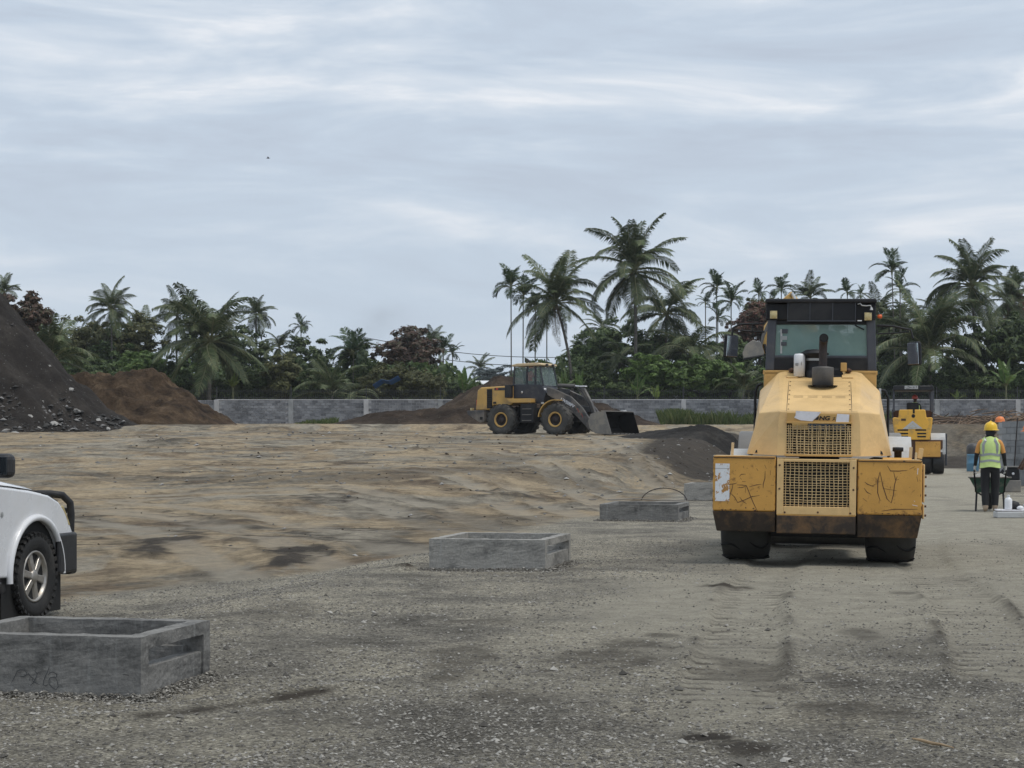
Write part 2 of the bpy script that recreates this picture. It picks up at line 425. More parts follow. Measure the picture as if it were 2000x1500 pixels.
def concrete(name, base=(0.335, 0.325, 0.300), dark=(0.165, 0.163, 0.155), light=(0.47, 0.455, 0.42)):
    m, n, l, b = new_mat(name)
    t = n.new('ShaderNodeTexCoord')
    mp = n.new('ShaderNodeMapping'); mp.inputs['Scale'].default_value = (1.0, 1.0, 2.6); l.new(t.outputs['Object'], mp.inputs[0])
    n1 = noise(n, l, mp.outputs[0], 2.2, 8, 0.68, 0.4)
    r1 = ramp(n, [(0.34, dark), (0.50, base), (0.60, base), (0.76, light)]); l.new(n1.outputs[0], r1.inputs[0])
    n2 = noise(n, l, t.outputs['Object'], 45, 4, 0.7)
    r2 = ramp(n, [(0.3, (0.72,) * 3), (0.7, (1.15,) * 3)]); l.new(n2.outputs[0], r2.inputs[0])
    c = mixc(n, l, 1.0, r1.outputs[0], r2.outputs[0], 'MULTIPLY')
    mp3 = n.new('ShaderNodeMapping'); mp3.inputs['Scale'].default_value = (9, 9, 0.8); l.new(t.outputs['Object'], mp3.inputs[0])
    n3 = noise(n, l, mp3.outputs[0], 1.4, 5, 0.7)        # run-off streaks
    r3 = ramp(n, [(0.56, (0, 0, 0)), (0.72, (0.45,) * 3)]); l.new(n3.outputs[0], r3.inputs[0])
    c = mixc(n, l, r3.outputs[0], c, (0.33, 0.335, 0.325))
    l.new(c, b.inputs['Base Color']); b.inputs['Roughness'].default_value = 0.85
    b.inputs['Specular IOR Level'].default_value = 0.25
    nb = noise(n, l, t.outputs['Object'], 60, 5, 0.7)
    bp = n.new('ShaderNodeBump'); bp.inputs['Distance'].default_value = 0.004; l.new(nb.outputs[0], bp.inputs['Height']); l.new(bp.outputs[0], b.inputs['Normal'])
    return m
M['concrete'] = concrete('cast concrete')
M['concrete_wet'] = concrete('damp cast concrete', (0.215, 0.210, 0.198), (0.095, 0.094, 0.091), (0.35, 0.34, 0.315))

def block_mat(name, lo, hi):
    m, n, l, b = new_mat(name)
    oi = n.new('ShaderNodeObjectInfo'); g = n.new('ShaderNodeNewGeometry')
    ad = n.new('ShaderNodeMath'); ad.operation = 'ADD'; l.new(oi.outputs['Random'], ad.inputs[0]); l.new(g.outputs['Random Per Island'], ad.inputs[1])
    fr = n.new('ShaderNodeMath'); fr.operation = 'FRACT'; l.new(ad.outputs[0], fr.inputs[0])
    r = ramp(n, [(0.0, lo), (1.0, hi)]); l.new(fr.outputs[0], r.inputs[0])
    t = n.new('ShaderNodeTexCoord'); nz = noise(n, l, g.outputs['Position'], 0.9, 6, 0.65)
    r2 = ramp(n, [(0.32, (0.66,) * 3), (0.66, (1.28,) * 3)]); l.new(nz.outputs[0], r2.inputs[0])
    c = mixc(n, l, 1.0, r.outputs[0], r2.outputs[0], 'MULTIPLY')
    l.new(c, b.inputs['Base Color']); b.inputs['Roughness'].default_value = 0.9; b.inputs['Specular IOR Level'].default_value = 0.2
    return m
M['block'] = block_mat('concrete block', (0.135, 0.141, 0.155), (0.265, 0.272, 0.288))
M['mortar'] = surf('mortar', (0.42, 0.42, 0.425), 0.9, 0, 0.2, 0.8)
M['block_pale'] = block_mat('pale concrete block', (0.23, 0.24, 0.25), (0.31, 0.32, 0.325))

def soil(name, c0, c1, c2, stone=(0.3, 0.3, 0.29), scale=0.8, stone_amt=0.3, bump=0.10):
    m, n, l, b = new_mat(name)
    g = n.new('ShaderNodeNewGeometry'); P = g.outputs['Position']
    n1 = noise(n, l, P, scale, 9, 0.68, 0.3)
    r1 = ramp(n, [(0.33, c0), (0.50, c1), (0.68, c2)]); l.new(n1.outputs[0], r1.inputs[0])
    n2 = noise(n, l, P, 7.0, 6, 0.75)
    r2 = ramp(n, [(0.3, (0.62,) * 3), (0.7, (1.3,) * 3)]); l.new(n2.outputs[0], r2.inputs[0])
    c = mixc(n, l, 1.0, r1.outputs[0], r2.outputs[0], 'MULTIPLY')
    v = n.new('ShaderNodeTexVoronoi'); v.inputs['Scale'].default_value = 5.0; l.new(P, v.inputs['Vector'])
    rv = ramp(n, [(0.10, (stone_amt,) * 3), (0.2, (0, 0, 0))]); l.new(v.outputs['Distance'], rv.inputs[0])
    n3 = noise(n, l, P, 1.7, 3, 0.5); r3 = ramp(n, [(0.5, (0, 0, 0)), (0.6, (1, 1, 1))]); l.new(n3.outputs[0], r3.inputs[0])
    fm = mixc(n, l, 1.0, rv.outputs[0], r3.outputs[0], 'MULTIPLY')
    c = mixc(n, l, fm, c, stone)
    l.new(c, b.inputs['Base Color']); b.inputs['Roughness'].default_value = 0.95; b.inputs['Specular IOR Level'].default_value = 0.15
    nb = noise(n, l, P, 3.5, 8, 0.75)
    bp = n.new('ShaderNodeBump'); bp.inputs['Distance'].default_value = bump; l.new(nb.outputs[0], bp.inputs['Height']); l.new(bp.outputs[0], b.inputs['Normal'])
    return m
M['soil_black'] = soil('black gravelly spoil', (0.016, 0.0135, 0.012), (0.029, 0.025, 0.022), (0.052, 0.045, 0.039), (0.22, 0.22, 0.22), 0.5, 0.7)
M['soil_brown'] = soil('brown subsoil', (0.026, 0.018, 0.013), (0.078, 0.052, 0.032), (0.165, 0.115, 0.070), (0.22, 0.18, 0.13), 0.8, 0.2, 0.30)
M['soil_dark'] = soil('dark brown subsoil', (0.024, 0.017, 0.012), (0.046, 0.033, 0.024), (0.100, 0.075, 0.052), (0.28, 0.25, 0.2), 0.5, 0.35, 0.14)
M['soil_coal'] = soil('fresh black soil', (0.014, 0.013, 0.012), (0.026, 0.024, 0.022), (0.06, 0.055, 0.048), (0.12, 0.12, 0.11), 0.6, 0.3, 0.12)

def ground_material():
    """one earth shader; the zone attribute says which stuff lies there: r tan dirt, g dark damp soil and painted groove shade, b rolled fine gravel"""
    m, n, l, b = new_mat('site ground')
    g = n.new('ShaderNodeNewGeometry'); P = g.outputs['Position']
    at = n.new('ShaderNodeAttribute'); at.attribute_name = 'zone'
    sp = n.new('ShaderNodeSeparateColor'); l.new(at.outputs['Color'], sp.inputs[0])
    # gravel: stone by stone tone, then larger damp and dusty patches
    v = n.new('ShaderNodeTexVoronoi'); v.inputs['Scale'].default_value = 70.0; l.new(P, v.inputs['Vector'])
    vs = n.new('ShaderNodeSeparateColor'); l.new(v.outputs['Color'], vs.inputs[0])
    rg = ramp(n, [(0.0, (0.125, 0.116, 0.097)), (0.5, (0.240, 0.224, 0.187)), (0.86, (0.325, 0.305, 0.255)), (1.0, (0.50, 0.475, 0.41))]); l.new(vs.outputs[0], rg.inputs[0])
    nf = noise(n, l, P, 9.0, 8, 0.75); rf = ramp(n, [(0.32, (0.68,) * 3), (0.68, (1.3,) * 3)]); l.new(nf.outputs[0], rf.inputs[0])
    grav = mixc(n, l, 1.0, rg.outputs[0], rf.outputs[0], 'MULTIPLY')
    np_ = noise(n, l, P, 0.62, 10, 0.70, 0.5); rp = ramp(n, [(0.33, (0.40, 0.39, 0.38)), (0.44, (0.78, 0.77, 0.76)), (0.53, (1.10, 1.08, 1.03)), (0.68, (1.5, 1.46, 1.36))]); l.new(np_.outputs[0], rp.inputs[0])
    grav = mixc(n, l, 1.0, grav, rp.outputs[0], 'MULTIPLY')
    # rolled fines
    n4 = noise(n, l, P, 3.0, 8, 0.7); r4 = ramp(n, [(0.3, (0.26, 0.240, 0.193)), (0.7, (0.43, 0.398, 0.318))]); l.new(n4.outputs[0], r4.inputs[0])
    v2 = n.new('ShaderNodeTexVoronoi'); v2.inputs['Scale'].default_value = 75.0; l.new(P, v2.inputs['Vector'])
    v2s = n.new('ShaderNodeSeparateColor'); l.new(v2.outputs['Color'], v2s.inputs[0])
    r5 = ramp(n, [(0, (0.8,) * 3), (1, (1.2,) * 3)]); l.new(v2s.outputs[0], r5.inputs[0])
    fines = mixc(n, l, 1.0, r4.outputs[0], r5.outputs[0], 'MULTIPLY')
    grav = mixc(n, l, sp.outputs[2], grav, fines)
    # dirt: scraped tan subsoil, brown scuffs, grey smears, pale dry crust
    mp = n.new('ShaderNodeMapping'); mp.inputs['Scale'].default_value = (0.8, 0.55, 0.8); mp.inputs['Rotation'].default_value = (0, 0, 0.35); l.new(P, mp.inputs[0])
    n6 = noise(n, l, mp.outputs[0], 0.42, 10, 0.66, 1.2)
    r6 = ramp(n, [(0.30, (0.095, 0.070, 0.047)), (0.40, (0.165, 0.126, 0.083)), (0.47, (0.265, 0.209, 0.136)), (0.56, (0.325, 0.259, 0.168)), (0.66, (0.290, 0.245, 0.178)), (0.76, (0.42, 0.362, 0.270))]); l.new(n6.outputs[0], r6.inputs[0])
    n7 = noise(n, l, mp.outputs[0], 0.22, 9, 0.66, 1.5); r7 = ramp(n, [(0.49, (0, 0, 0)), (0.55, (0.9,) * 3)]); l.new(n7.outputs[0], r7.inputs[0])
    n7b = noise(n, l, mp.outputs[0], 0.8, 9, 0.7, 0.9); r7b = ramp(n, [(0.34, (0.088, 0.078, 0.062)), (0.48, (0.205, 0.185, 0.146)), (0.60, (0.280, 0.253, 0.200)), (0.72, (0.38, 0.35, 0.285))]); l.new(n7b.outputs[0], r7b.inputs[0])
    dirt = mixc(n, l, r7.outputs[0], r6.outputs[0], r7b.outputs[0])
    n8 = noise(n, l, P, 6.0, 9, 0.8); r8 = ramp(n, [(0.28, (0.40,) * 3), (0.5, (1.0,) * 3), (0.72, (1.45,) * 3)]); l.new(n8.outputs[0], r8.inputs[0])
    dirt = mixc(n, l, 1.0, dirt, r8.outputs[0], 'MULTIPLY')
    n8b = noise(n, l, mp.outputs[0], 1.6, 9, 0.74, 0.9); r8b = ramp(n, [(0.32, (0.55,) * 3), (0.47, (0.98,) * 3), (0.68, (1.22,) * 3)]); l.new(n8b.outputs[0], r8b.inputs[0])
    dirt = mixc(n, l, 1.0, dirt, r8b.outputs[0], 'MULTIPLY')
    bl = n.new('ShaderNodeMath'); bl.operation = 'MULTIPLY'; bl.inputs[1].default_value = 0.65; l.new(sp.outputs[2], bl.inputs[0])
    dirt = mixc(n, l, bl.outputs[0], dirt, (0.31, 0.28, 0.225))
    col = mixc(n, l, sp.outputs[0], grav, dirt)
    # dark soil, and the shade painted into tyre grooves
    n9 = noise(n, l, P, 2.0, 8, 0.75); r9 = ramp(n, [(0.3, (0.026, 0.022, 0.018)), (0.75, (0.082, 0.068, 0.052))]); l.new(n9.outputs[0], r9.inputs[0])
    n10 = noise(n, l, P, 4.0, 6, 0.7)
    dm = n.new('ShaderNodeMath'); dm.operation = 'MULTIPLY_ADD'; l.new(n10.outputs[0], dm.inputs[0]); dm.inputs[1].default_value = 1.6
    dofs = n.new('ShaderNodeMath'); dofs.operation = 'SUBTRACT'; dofs.inputs[1].default_value = 0.8
    l.new(sp.outputs[1], dofs.inputs[0]); l.new(dofs.outputs[0], dm.inputs[2])
    d2 = n.new('ShaderNodeMath'); d2.operation = 'MULTIPLY'; d2.use_clamp = True; l.new(dm.outputs[0], d2.inputs[0]); l.new(sp.outputs[1], d2.inputs[1])
    d3 = n.new('ShaderNodeMath'); d3.operation = 'MULTIPLY'; d3.use_clamp = True; d3.inputs[1].default_value = 1.7; l.new(d2.outputs[0], d3.inputs[0])
    col = mixc(n, l, d3.outputs[0], col, r9.outputs[0])
    l.new(col, b.inputs['Base Color']); b.inputs['Roughness'].default_value = 0.92; b.inputs['Specular IOR Level'].default_value = 0.2
    nb = noise(n, l, P, 9, 9, 0.78)
    bp = n.new('ShaderNodeBump'); bp.inputs['Distance'].default_value = 0.06; l.new(nb.outputs[0], bp.inputs['Height']); l.new(bp.outputs[0], b.inputs['Normal'])
    return m
M['ground'] = ground_material()
# ------------------------------------------------------------------ the terrain
SL = 0.2208                                   # the road runs along x = SL*y + s
P_Y = [-60, 18, 30, 40, 60, 75, 90, 110, 138, 400]
P_Z = [0, 0, 0.10, 0.32, 0.82, 1.30, 1.72, 2.02, 2.60, 2.6]
def g_edge(y):                                # lateral place where gravel gives way to dirt
    return -6.0 - 2.6 * sstep(24, 17.5, y) - 30 * sstep(16.8, 14.6, y)
def ground_base(x, y):
    x = np.asarray(x, float); y = np.asarray(y, float)
    s = x - SL * y
    pl = np.interp(y, P_Y, P_Z)
    wdt = 3.2 + 4.0 * sstep(70, 30, y)
    m = sstep(-6.6, -6.6 - wdt, s + 0.9 * (fbm(x * 0.25, y * 0.12, 3, 5) - 0.5))
    bank = 2.35 * sstep(93, 107, y + 5 * (fbm(x * 0.3, y * 0.2, 3, 9) - 0.5))
    z = np.maximum(pl * m, np.where(y > 90, np.minimum(bank + 0.25 * sstep(107, 138, y), 2.6), 0))
    z = z - 0.2 * sstep(-5.6, -7.3, s) * sstep(27, 19, y)
    return z
MOUNDS = []                                   # (x, y, height, rx, ry, dark)
def mound(px, py, h, wpx, dark=0.9, ry=1.0, Y=None):
    Y = Y if Y else 3600.0 * 1.15 / max(8.0, py - HZ)
    MOUNDS.append((wx(px, Y), Y, h, wpx / 2 / F * Y, ry, dark))
mound(1187, 930, 0.28, 110, 0.75, 1.6, 52); mound(985, 970, 0.20, 190, 0.7, 1.5, 40)
mound(812, 887, 0.25, 60, 0.8, 1.5, 66); mound(330, 865, 0.25, 130, 0.8, 2.0, 76); mound(660, 872, 0.2, 40, 0.8, 1, 74)
mound(530, 942, 0.10, 110, 0.6, 1.0, 44); mound(740, 985, 0.12, 120, 0.5, 1.2, 36)
mound(600, 1072, 0.05, 210, 0.95, 2.0, 23.5); mound(275, 1048, 0.05, 230, 0.9, 2.4, 24.5); mound(470, 1050, 0.02, 120, 0.7, 0.8, 25)
mound(860, 1000, 0.08, 160, 0.7, 1.3, 34); mound(430, 1010, 0.05, 160, 0.6, 1.6, 30); mound(1000, 1010, 0.05, 200, 0.75, 1.0, 31); mound(1090, 915, 0.12, 160, 0.35, 2.0, 60); mound(1260, 905, 0.15, 120, 0.5, 2.2, 60)
mound(790, 1108, 0.10, 50, 0.9, 0.25, 19.8)
STAINS = [(1420, 1146, 130, 0.25, 0.95), (1380, 1440, 110, 0.16, 1.0), (1480, 1310, 200, 0.7, 0.55), (880, 1290, 200, 0.8, 0.5), (1250, 1265, 180, 0.5, 0.6),
          (620, 1390, 230, 0.7, 0.35), (1180, 1300, 220, 0.7, 0.55), (1700, 1240, 90, 0.35, 0.5), (930, 1215, 130, 0.35, 0.5), (560, 1190, 180, 0.7, 0.3),
          (1650, 1390, 260, 0.6, 0.6), (1290, 1240, 90, 0.2, 0.6), (1640, 1330, 130, 0.3, 0.55), (1020, 1360, 160, 0.35, 0.5), (1440, 1460, 120, 0.2, 0.8), (1760, 1160, 60, 0.2, 0.5)]
TRACKS = [([(0.95, 8.6), (1.18, 10.1), (1.63, 13.0), (2.16, 16.55), (2.75, 19.6), (3.2, 22), (9.5, 50)], 0.29, 0.16),
          ([(2.2, 8.6), (2.74, 10.1), (3.45, 13.4), (4.0, 16.5), (4.5, 19.9), (4.85, 22), (11.2, 50)], 0.31, 0.16)]
def px_path(P, z=0.35): return [(wx(px, (EYE - z) * 3600 / (py - HZ)), (EYE - z) * 3600 / (py - HZ)) for px, py in P]
RUTS = [px_path(P) for P in ([(1340, 985), (1200, 955), (1080, 930), (950, 918), (800, 915), (600, 910)], [(1330, 990), (1150, 985), (1050, 965), (960, 945), (850, 935), (700, 930), (450, 940)],
        [(1160, 1010), (980, 1005), (880, 985), (800, 965), (640, 955), (350, 960)], [(1300, 930), (1180, 908), (1060, 896), (900, 890), (700, 893)], [(120, 915), (330, 905), (560, 898), (760, 904)])]
RUTS += [px_path(P, 0.05) for P in ([(820, 1085), (700, 1065), (560, 1035), (420, 1015), (250, 1005)], [(640, 1105), (520, 1070), (420, 1048), (330, 1025), (200, 1015)])]
def poly_dist(x, y, pts):
    """signed lateral distance and run along a polyline, for arrays"""
    best = np.full(x.shape, 1e9); lat = np.zeros(x.shape); run = np.zeros(x.shape); acc = 0
    for (a, b) in zip(pts[:-1], pts[1:]):
        ax, ay = a; dx, dy = b[0] - ax, b[1] - ay; L = math.hypot(dx, dy)
        t = ((x - ax) * dx + (y - ay) * dy) / L
        tc = np.clip(t, 0, L)
        d = np.hypot(x - ax - tc * dx / L, y - ay - tc * dy / L)
        sd = ((x - ax) * dy - (y - ay) * dx) / L
        k = d < best
        best = np.where(k, d, best); lat = np.where(k, sd, lat); run = np.where(k, acc + tc, run); acc += L
    return best, lat, run
def ground_full(x, y):
    """height, and zone weights (dirt, dark, fines)"""
    x = np.asarray(x, float); y = np.asarray(y, float)
    s = x - SL * y
    z = ground_base(x, y)
    edge = g_edge(y) + 1.3 * (fbm(x * 0.5, y * 0.4, 4, 3) - 0.5)
    dirt = sstep(0.25, -0.35, s - edge)
    far = sstep(88, 96, y); dirt = np.maximum(dirt, far)
    fade = sstep(500, 160, y)
    # roughness of the scraped dirt: broad swells, tyre ruts, lumps
    rut_n = fbm(x * 0.10, y * 0.07, 3, 21)
    ph = (s * 0.35 + y * 0.16) + 9 * rut_n
    ruts = np.sin(ph * 5.2) * sstep(0.35, 0.6, fbm(x * 0.12 + 5, y * 0.1, 3, 33))
    rough = 0.20 * (fbm(x * 0.11, y * 0.11, 3, 11) - 0.5) + 0.010 * ruts * sstep(18, 30, y) + 0.055 * (fbm(x * 1.1, y * 0.9, 5, 15, 0.66) - 0.5) * sstep(17, 30, y) + 0.035 * (fbm(x * 3.5, y * 3.0, 4, 17, 0.6) - 0.5)
    z = z + dirt * rough * fade * sstep(-0.0, -1.6, s - edge) * sstep(16, 24, y)
    rid = 1 - np.abs(2 * fbm(x * 0.42 + 0.25 * y, y * 0.75, 5, 341, 0.55) - 1)
    crest = sstep(0.86, 0.99, rid)
    z = z + dirt * 0.035 * crest * fade * sstep(24, 40, y) * (0.3 + fbm(x * 1.5, y * 1.5, 3, 343))
    slope = sstep(-6.2, -7.4, s) * sstep(-12.5, -10.0, s) * sstep(45, 58, y) * sstep(100, 92, y)
    z = z + slope * 0.32 * (fbm(x * 0.9, y * 0.5, 5, 41, 0.6) - 0.5)
    z = z + (1 - dirt) * (0.035 * (fbm(x * 0.45, y * 0.45, 3, 51) - 0.5) + 0.022 * (fbm(x * 3.0, y * 3.0, 3, 53) - 0.5)) * sstep(60, 20, y)
    dark = slope * (0.35 + 1.1 * sstep(58, 66, y) * sstep(4.0, 6.5, x)) * (0.5 + fbm(x * 0.4, y * 0.3, 3, 61))
    dark = np.maximum(dark, sstep(-10, -8, s) * np.maximum(0.95 * sstep(91, 94, y) * sstep(101, 96, y), 0.62 * sstep(91, 95, y) * sstep(118, 108, y)))
    dark = np.maximum(dark, dirt * 0.5 * sstep(0.55, 0.72, fbm(x * 0.22, y * 0.16, 4, 71)) * sstep(15, 20, y))
    dark = np.maximum(dark, dirt * 0.7 * crest * sstep(19, 26, y) * sstep(0.40, 0.55, fbm(x * 0.5, y * 0.4, 3, 345)))
    for (mx, my, h, rx, ry, dk) in MOUNDS:
        xw = x + rx * 2.0 * (fbm(x * 1.1 / rx, y * 0.8, 4, 351, 0.6) - 0.5); yw = y + ry * 2.4 * (fbm(x * 0.9 / rx + 30, y * 0.8, 4, 353, 0.6) - 0.5)
        q = ((xw - mx) / rx) ** 2 + ((yw - my) / ry) ** 2
        w = np.exp(-q * 1.6)
        z = z + w * h * (0.6 + 1.0 * (fbm(x * 2.2, y * 1.8, 4, 81, 0.6) - 0.4))
        dark = np.maximum(dark, dk * 0.85 * sstep(0.15, 0.75, w * (0.35 + 1.15 * fbm(x * 1.8, y * 1.2, 5, 355, 0.65))))
    fines = 0.9 * sstep(-3.6, -2.2, s + 0.8 * (fbm(x * 0.4, y * 0.3, 3, 91) - 0.5)) * sstep(9.0, 14.5, y + 4 * (fbm(x * 0.8, y * 0.6, 3, 93) - 0.5)) * sstep(2.4, 1.7, s) * (0.5 + 0.5 * sstep(0.3, 0.5, fbm(x * 0.9, y * 0.25, 4, 94)))
    for (px, py, w, ry, a) in STAINS:
        Y = 3600 * EYE / (py - HZ); X = wx(px, Y); rx = w / 2 / F * Y
        xw = x + rx * 1.6 * (fbm(x * 1.5, y * 1.1, 4, 301, 0.6) - 0.5); yw = y + ry * 2.2 * (fbm(x * 1.5 + 40, y * 1.1, 4, 303, 0.6) - 0.5)
        q = ((xw - X) / (rx * 1.15)) ** 2 + ((yw - Y) / (ry * 1.2)) ** 2
        dark = np.maximum(dark, min(0.85, 0.25 + a * 0.6) * sstep(0.20, 0.75, np.exp(-q * 0.9) * (0.35 + 1.1 * fbm(x * 3.5, y * 2.0, 5, 95, 0.6))))
        if a > 0.9: z = z + 0.05 * np.exp(-q) * (fbm(x * 6, y * 6, 3, 97) - 0.45)
    for pts, hw, per in TRACKS:
        d, lat, run = poly_dist(x, y, pts)
        ins = sstep(hw + 0.03, hw - 0.05, np.abs(lat)) * (d < 2)
        ribs = 0.5 + 0.5 * np.sin((run + 0.25 * np.abs(lat) + 0.10 * (fbm(x * 2.2, y * 1.6, 3, 311) - 0.5)) * 2 * math.pi / 0.25)
        amt = ins * sstep(8.5, 10.5, y) * sstep(21.5, 18, y) * sstep(0.30, 0.62, fbm(x * 2.0, y * 0.8, 4, 99, 0.6)) * (0.35 + 0.65 * sstep(0.06, 0.14, np.abs(lat)))
        z = z - 0.030 * ins * sstep(9, 11, y) * sstep(40, 24, y) + 0.012 * amt * ribs
        fines = np.clip(np.maximum(fines, 0.85 * ins * sstep(8.2, 10, y) * sstep(0.25, 0.5, fbm(x * 1.2, y * 0.5, 3, 313)) * (0.55 + 0.45 * ribs)), 0, 1)
        dark = np.maximum(dark, 0.62 * amt * sstep(0.6, 0.1, ribs))  # grooves darkened in colour: disturbed soil plus shade the flat light lacks
        rim = np.exp(-((np.abs(lat) - hw - 0.03) / 0.06) ** 2) * (d < 2) * sstep(9.5, 11.5, y) * sstep(20, 16, y)
        z = z + 0.035 * rim * fbm(x * 4, y * 2, 3, 101)
        dark = np.maximum(dark, 0.65 * rim * sstep(0.4, 0.6, fbm(x * 2, y * 1.3, 3, 103)))
    for pts in RUTS:                              # wheel ruts pressed into the dirt: pale polished bed, dark crumbled rims
        for off in (-0.95, 0.95):
            pp = [(p[0] + 0.35 * off, p[1] + off) for p in pts]
            d, lat, run = poly_dist(x, y, pp)
            lat = lat + 0.12 * (fbm(x * 0.7, y * 0.7, 3, 321) - 0.5)
            near = (d < 1.6) * dirt * sstep(0.25, 0.55, fbm(x * 0.35, y * 0.3, 3, 323) + 0.1)
            bed = sstep(0.36, 0.22, np.abs(lat)) * near
            rims = np.exp(-((np.abs(lat) - 0.42) / 0.13) ** 2) * near
            kz = (0.08 + 0.40 * sstep(30, 45, y)) * (0.35 + 0.65 * sstep(-14, -10, s))
            z = z - 0.05 * kz * bed + 0.075 * kz * rims * (0.4 + fbm(x * 2.0, y * 2.0, 3, 325))
            fines = np.clip(np.maximum(fines, 0.8 * bed), 0, 1)
            dark = np.maximum(dark, (0.42 + 0.2 * sstep(26, 38, y)) * rims * sstep(0.35, 0.6, fbm(x * 1.2, y * 1.2, 3, 327)))
    # loose ridge of coarse gravel beside the first chamber
    d, lat, run = poly_dist(x, y, [(-3.2, 8.2), (-1.9, 9.2), (-0.9, 10.3), (-0.2, 10.8)])
    z = z + 0.05 * np.exp(-(d / 0.13) ** 2) * fbm(x * 3, y * 3, 3, 105)
    dark = np.maximum(dark, 0.75 * np.exp(-((lat - 0.12) / 0.08) ** 2) * (d < 0.6) * sstep(0.38, 0.6, fbm(x * 1.7, y * 1.7, 3, 107)))
    return z, dirt, np.clip(dark, 0, 1), fines
def gz(x, y):
    return float(ground_full(np.array([x]), np.array([y]))[0][0])

def build_ground():
    ys = np.concatenate([np.linspace(-60, 4, 10), np.array([5.0, 5.6]), 6 * np.exp(np.arange(0, 403) * math.log(5) / 403),
                         30 * np.exp(np.arange(0, 320) * math.log(145 / 30) / 320), np.linspace(145, 400, 26), np.array([450, 520, 600])])
    nc = 300
    u = np.linspace(-1, 1, nc)
    ext = np.array([1.12, 1.3, 1.6, 2.2, 3.0])
    u = np.concatenate([-ext[::-1], u, ext])
    Ym = np.maximum(ys, 3.0)
    X = (u[None, :] * (0.34 * Ym + 2.2)[:, None]) + 0.02 * Ym[:, None]
    Yg = np.repeat(ys[:, None], len(u), 1)
    Z, dirt, dark, fines = ground_full(X, Yg)
    V = np.stack([X.ravel(), Yg.ravel(), Z.ravel()], 1)
    R, C = Yg.shape
    idx = np.arange(R * C).reshape(R, C)
    Q = np.stack([idx[:-1, :-1].ravel(), idx[:-1, 1:].ravel(), idx[1:, 1:].ravel(), idx[1:, :-1].ravel()], 1)
    cols = np.stack([dirt.ravel(), dark.ravel(), fines.ravel(), np.ones(R * C)], 1).astype(np.float32)
    fd = dirt.ravel()[Q].mean(1)
    for name, sel, lab in (('gravel_road', fd < 0.5, 'grey rolled gravel road with tyre prints running past the yellow roller'),
                           ('dirt_ground', fd >= 0.5, 'scraped tan and grey dirt of the building site')):
        q = Q[sel]
        used, inv = np.unique(q.ravel(), return_inverse=True)
        me = np_mesh(name, V[used], inv.reshape(-1, 4), True)
        at = me.color_attributes.new('zone', 'FLOAT_COLOR', 'POINT')
        at.data.foreach_set('color', cols[used].ravel())
        o = link_mesh(name, me, M['ground'])
        tag(o, lab, 'ground' if 'dirt' in name else 'road', kind='structure')
build_ground()
def haze():
    m, n, l, b = new_mat('thin haze'); n.remove(b)
    v = n.new('ShaderNodeVolumePrincipled'); v.inputs['Color'].default_value = (0.90, 0.95, 1.0, 1); v.inputs['Density'].default_value = HAZE
    l.new(v.outputs[0], n['Material Output'].inputs['Volume'])
    q = MB(); q.box((0, 270, 15.5), (1400, 700, 34)); o = q.build('haze', m)
    tag(o, 'thin pale haze over the whole site', 'haze', kind='stuff')
HAZE = 0.00018
haze()

# --- loose stones on the near gravel: too many to count
OCT = np.array([(1, 0, 0), (-1, 0, 0), (0, 1, 0), (0, -1, 0), (0, 0, 1), (0, 0, -1)], float)
OCF = np.array([(0, 2, 4), (2, 1, 4), (1, 3, 4), (3, 0, 4), (2, 0, 5), (1, 2, 5), (3, 1, 5), (0, 3, 5)])
def stones_mesh(name, x, y, z, r, seed):
    g = np.random.default_rng(seed); n = len(x)
    v = OCT[None] * (0.65 + 0.7 * g.random((n, 6, 1)))
    v = v * r[:, None, None] * np.stack([1 + 0.5 * g.random(n), 0.75 + 0.5 * g.random(n), 0.45 + 0.35 * g.random(n)], 1)[:, None, :]
    a = g.random(n) * 6.283; c, s_ = np.cos(a)[:, None], np.sin(a)[:, None]
    tl = (g.random((n, 1)) - 0.5) * 0.7
    vx = v[:, :, 0] * c - v[:, :, 1] * s_; vy = v[:, :, 0] * s_ + v[:, :, 1] * c; vz = v[:, :, 2] + vx * tl
    V = np.stack([vx + x[:, None], vy + y[:, None], vz + z[:, None]], 2).reshape(-1, 3)
    Fq = (OCF[None] + (np.arange(n) * 6)[:, None, None]).reshape(-1, 3)
    return np_mesh(name, V, Fq, False)
def stone_mat(name, lo, mid, hi):
    m, n, l, b = new_mat(name)
    g = n.new('ShaderNodeNewGeometry')
    r = ramp(n, [(0.0, lo), (0.7, mid), (1.0, hi)]); l.new(g.outputs['Random Per Island'], r.inputs[0])
    nz = noise(n, l, g.outputs['Position'], 40, 3, 0.6); r2 = ramp(n, [(0.3, (0.75,) * 3), (0.7, (1.2,) * 3)]); l.new(nz.outputs[0], r2.inputs[0])
    l.new(mixc(n, l, 1.0, r.outputs[0], r2.outputs[0], 'MULTIPLY'), b.inputs['Base Color'])
    b.inputs['Roughness'].default_value = 0.9; b.inputs['Specular IOR Level'].default_value = 0.25
    return m
M['stone'] = stone_mat('crushed stone', (0.080, 0.075, 0.067), (0.195, 0.184, 0.162), (0.38, 0.366, 0.335))
M['stone_dark'] = stone_mat('spoil stones', (0.030, 0.029, 0.028), (0.075, 0.073, 0.07), (0.26, 0.255, 0.25))
M['stone_pale'] = stone_mat('pale stones', (0.10, 0.098, 0.095), (0.20, 0.197, 0.19), (0.36, 0.35, 0.33))
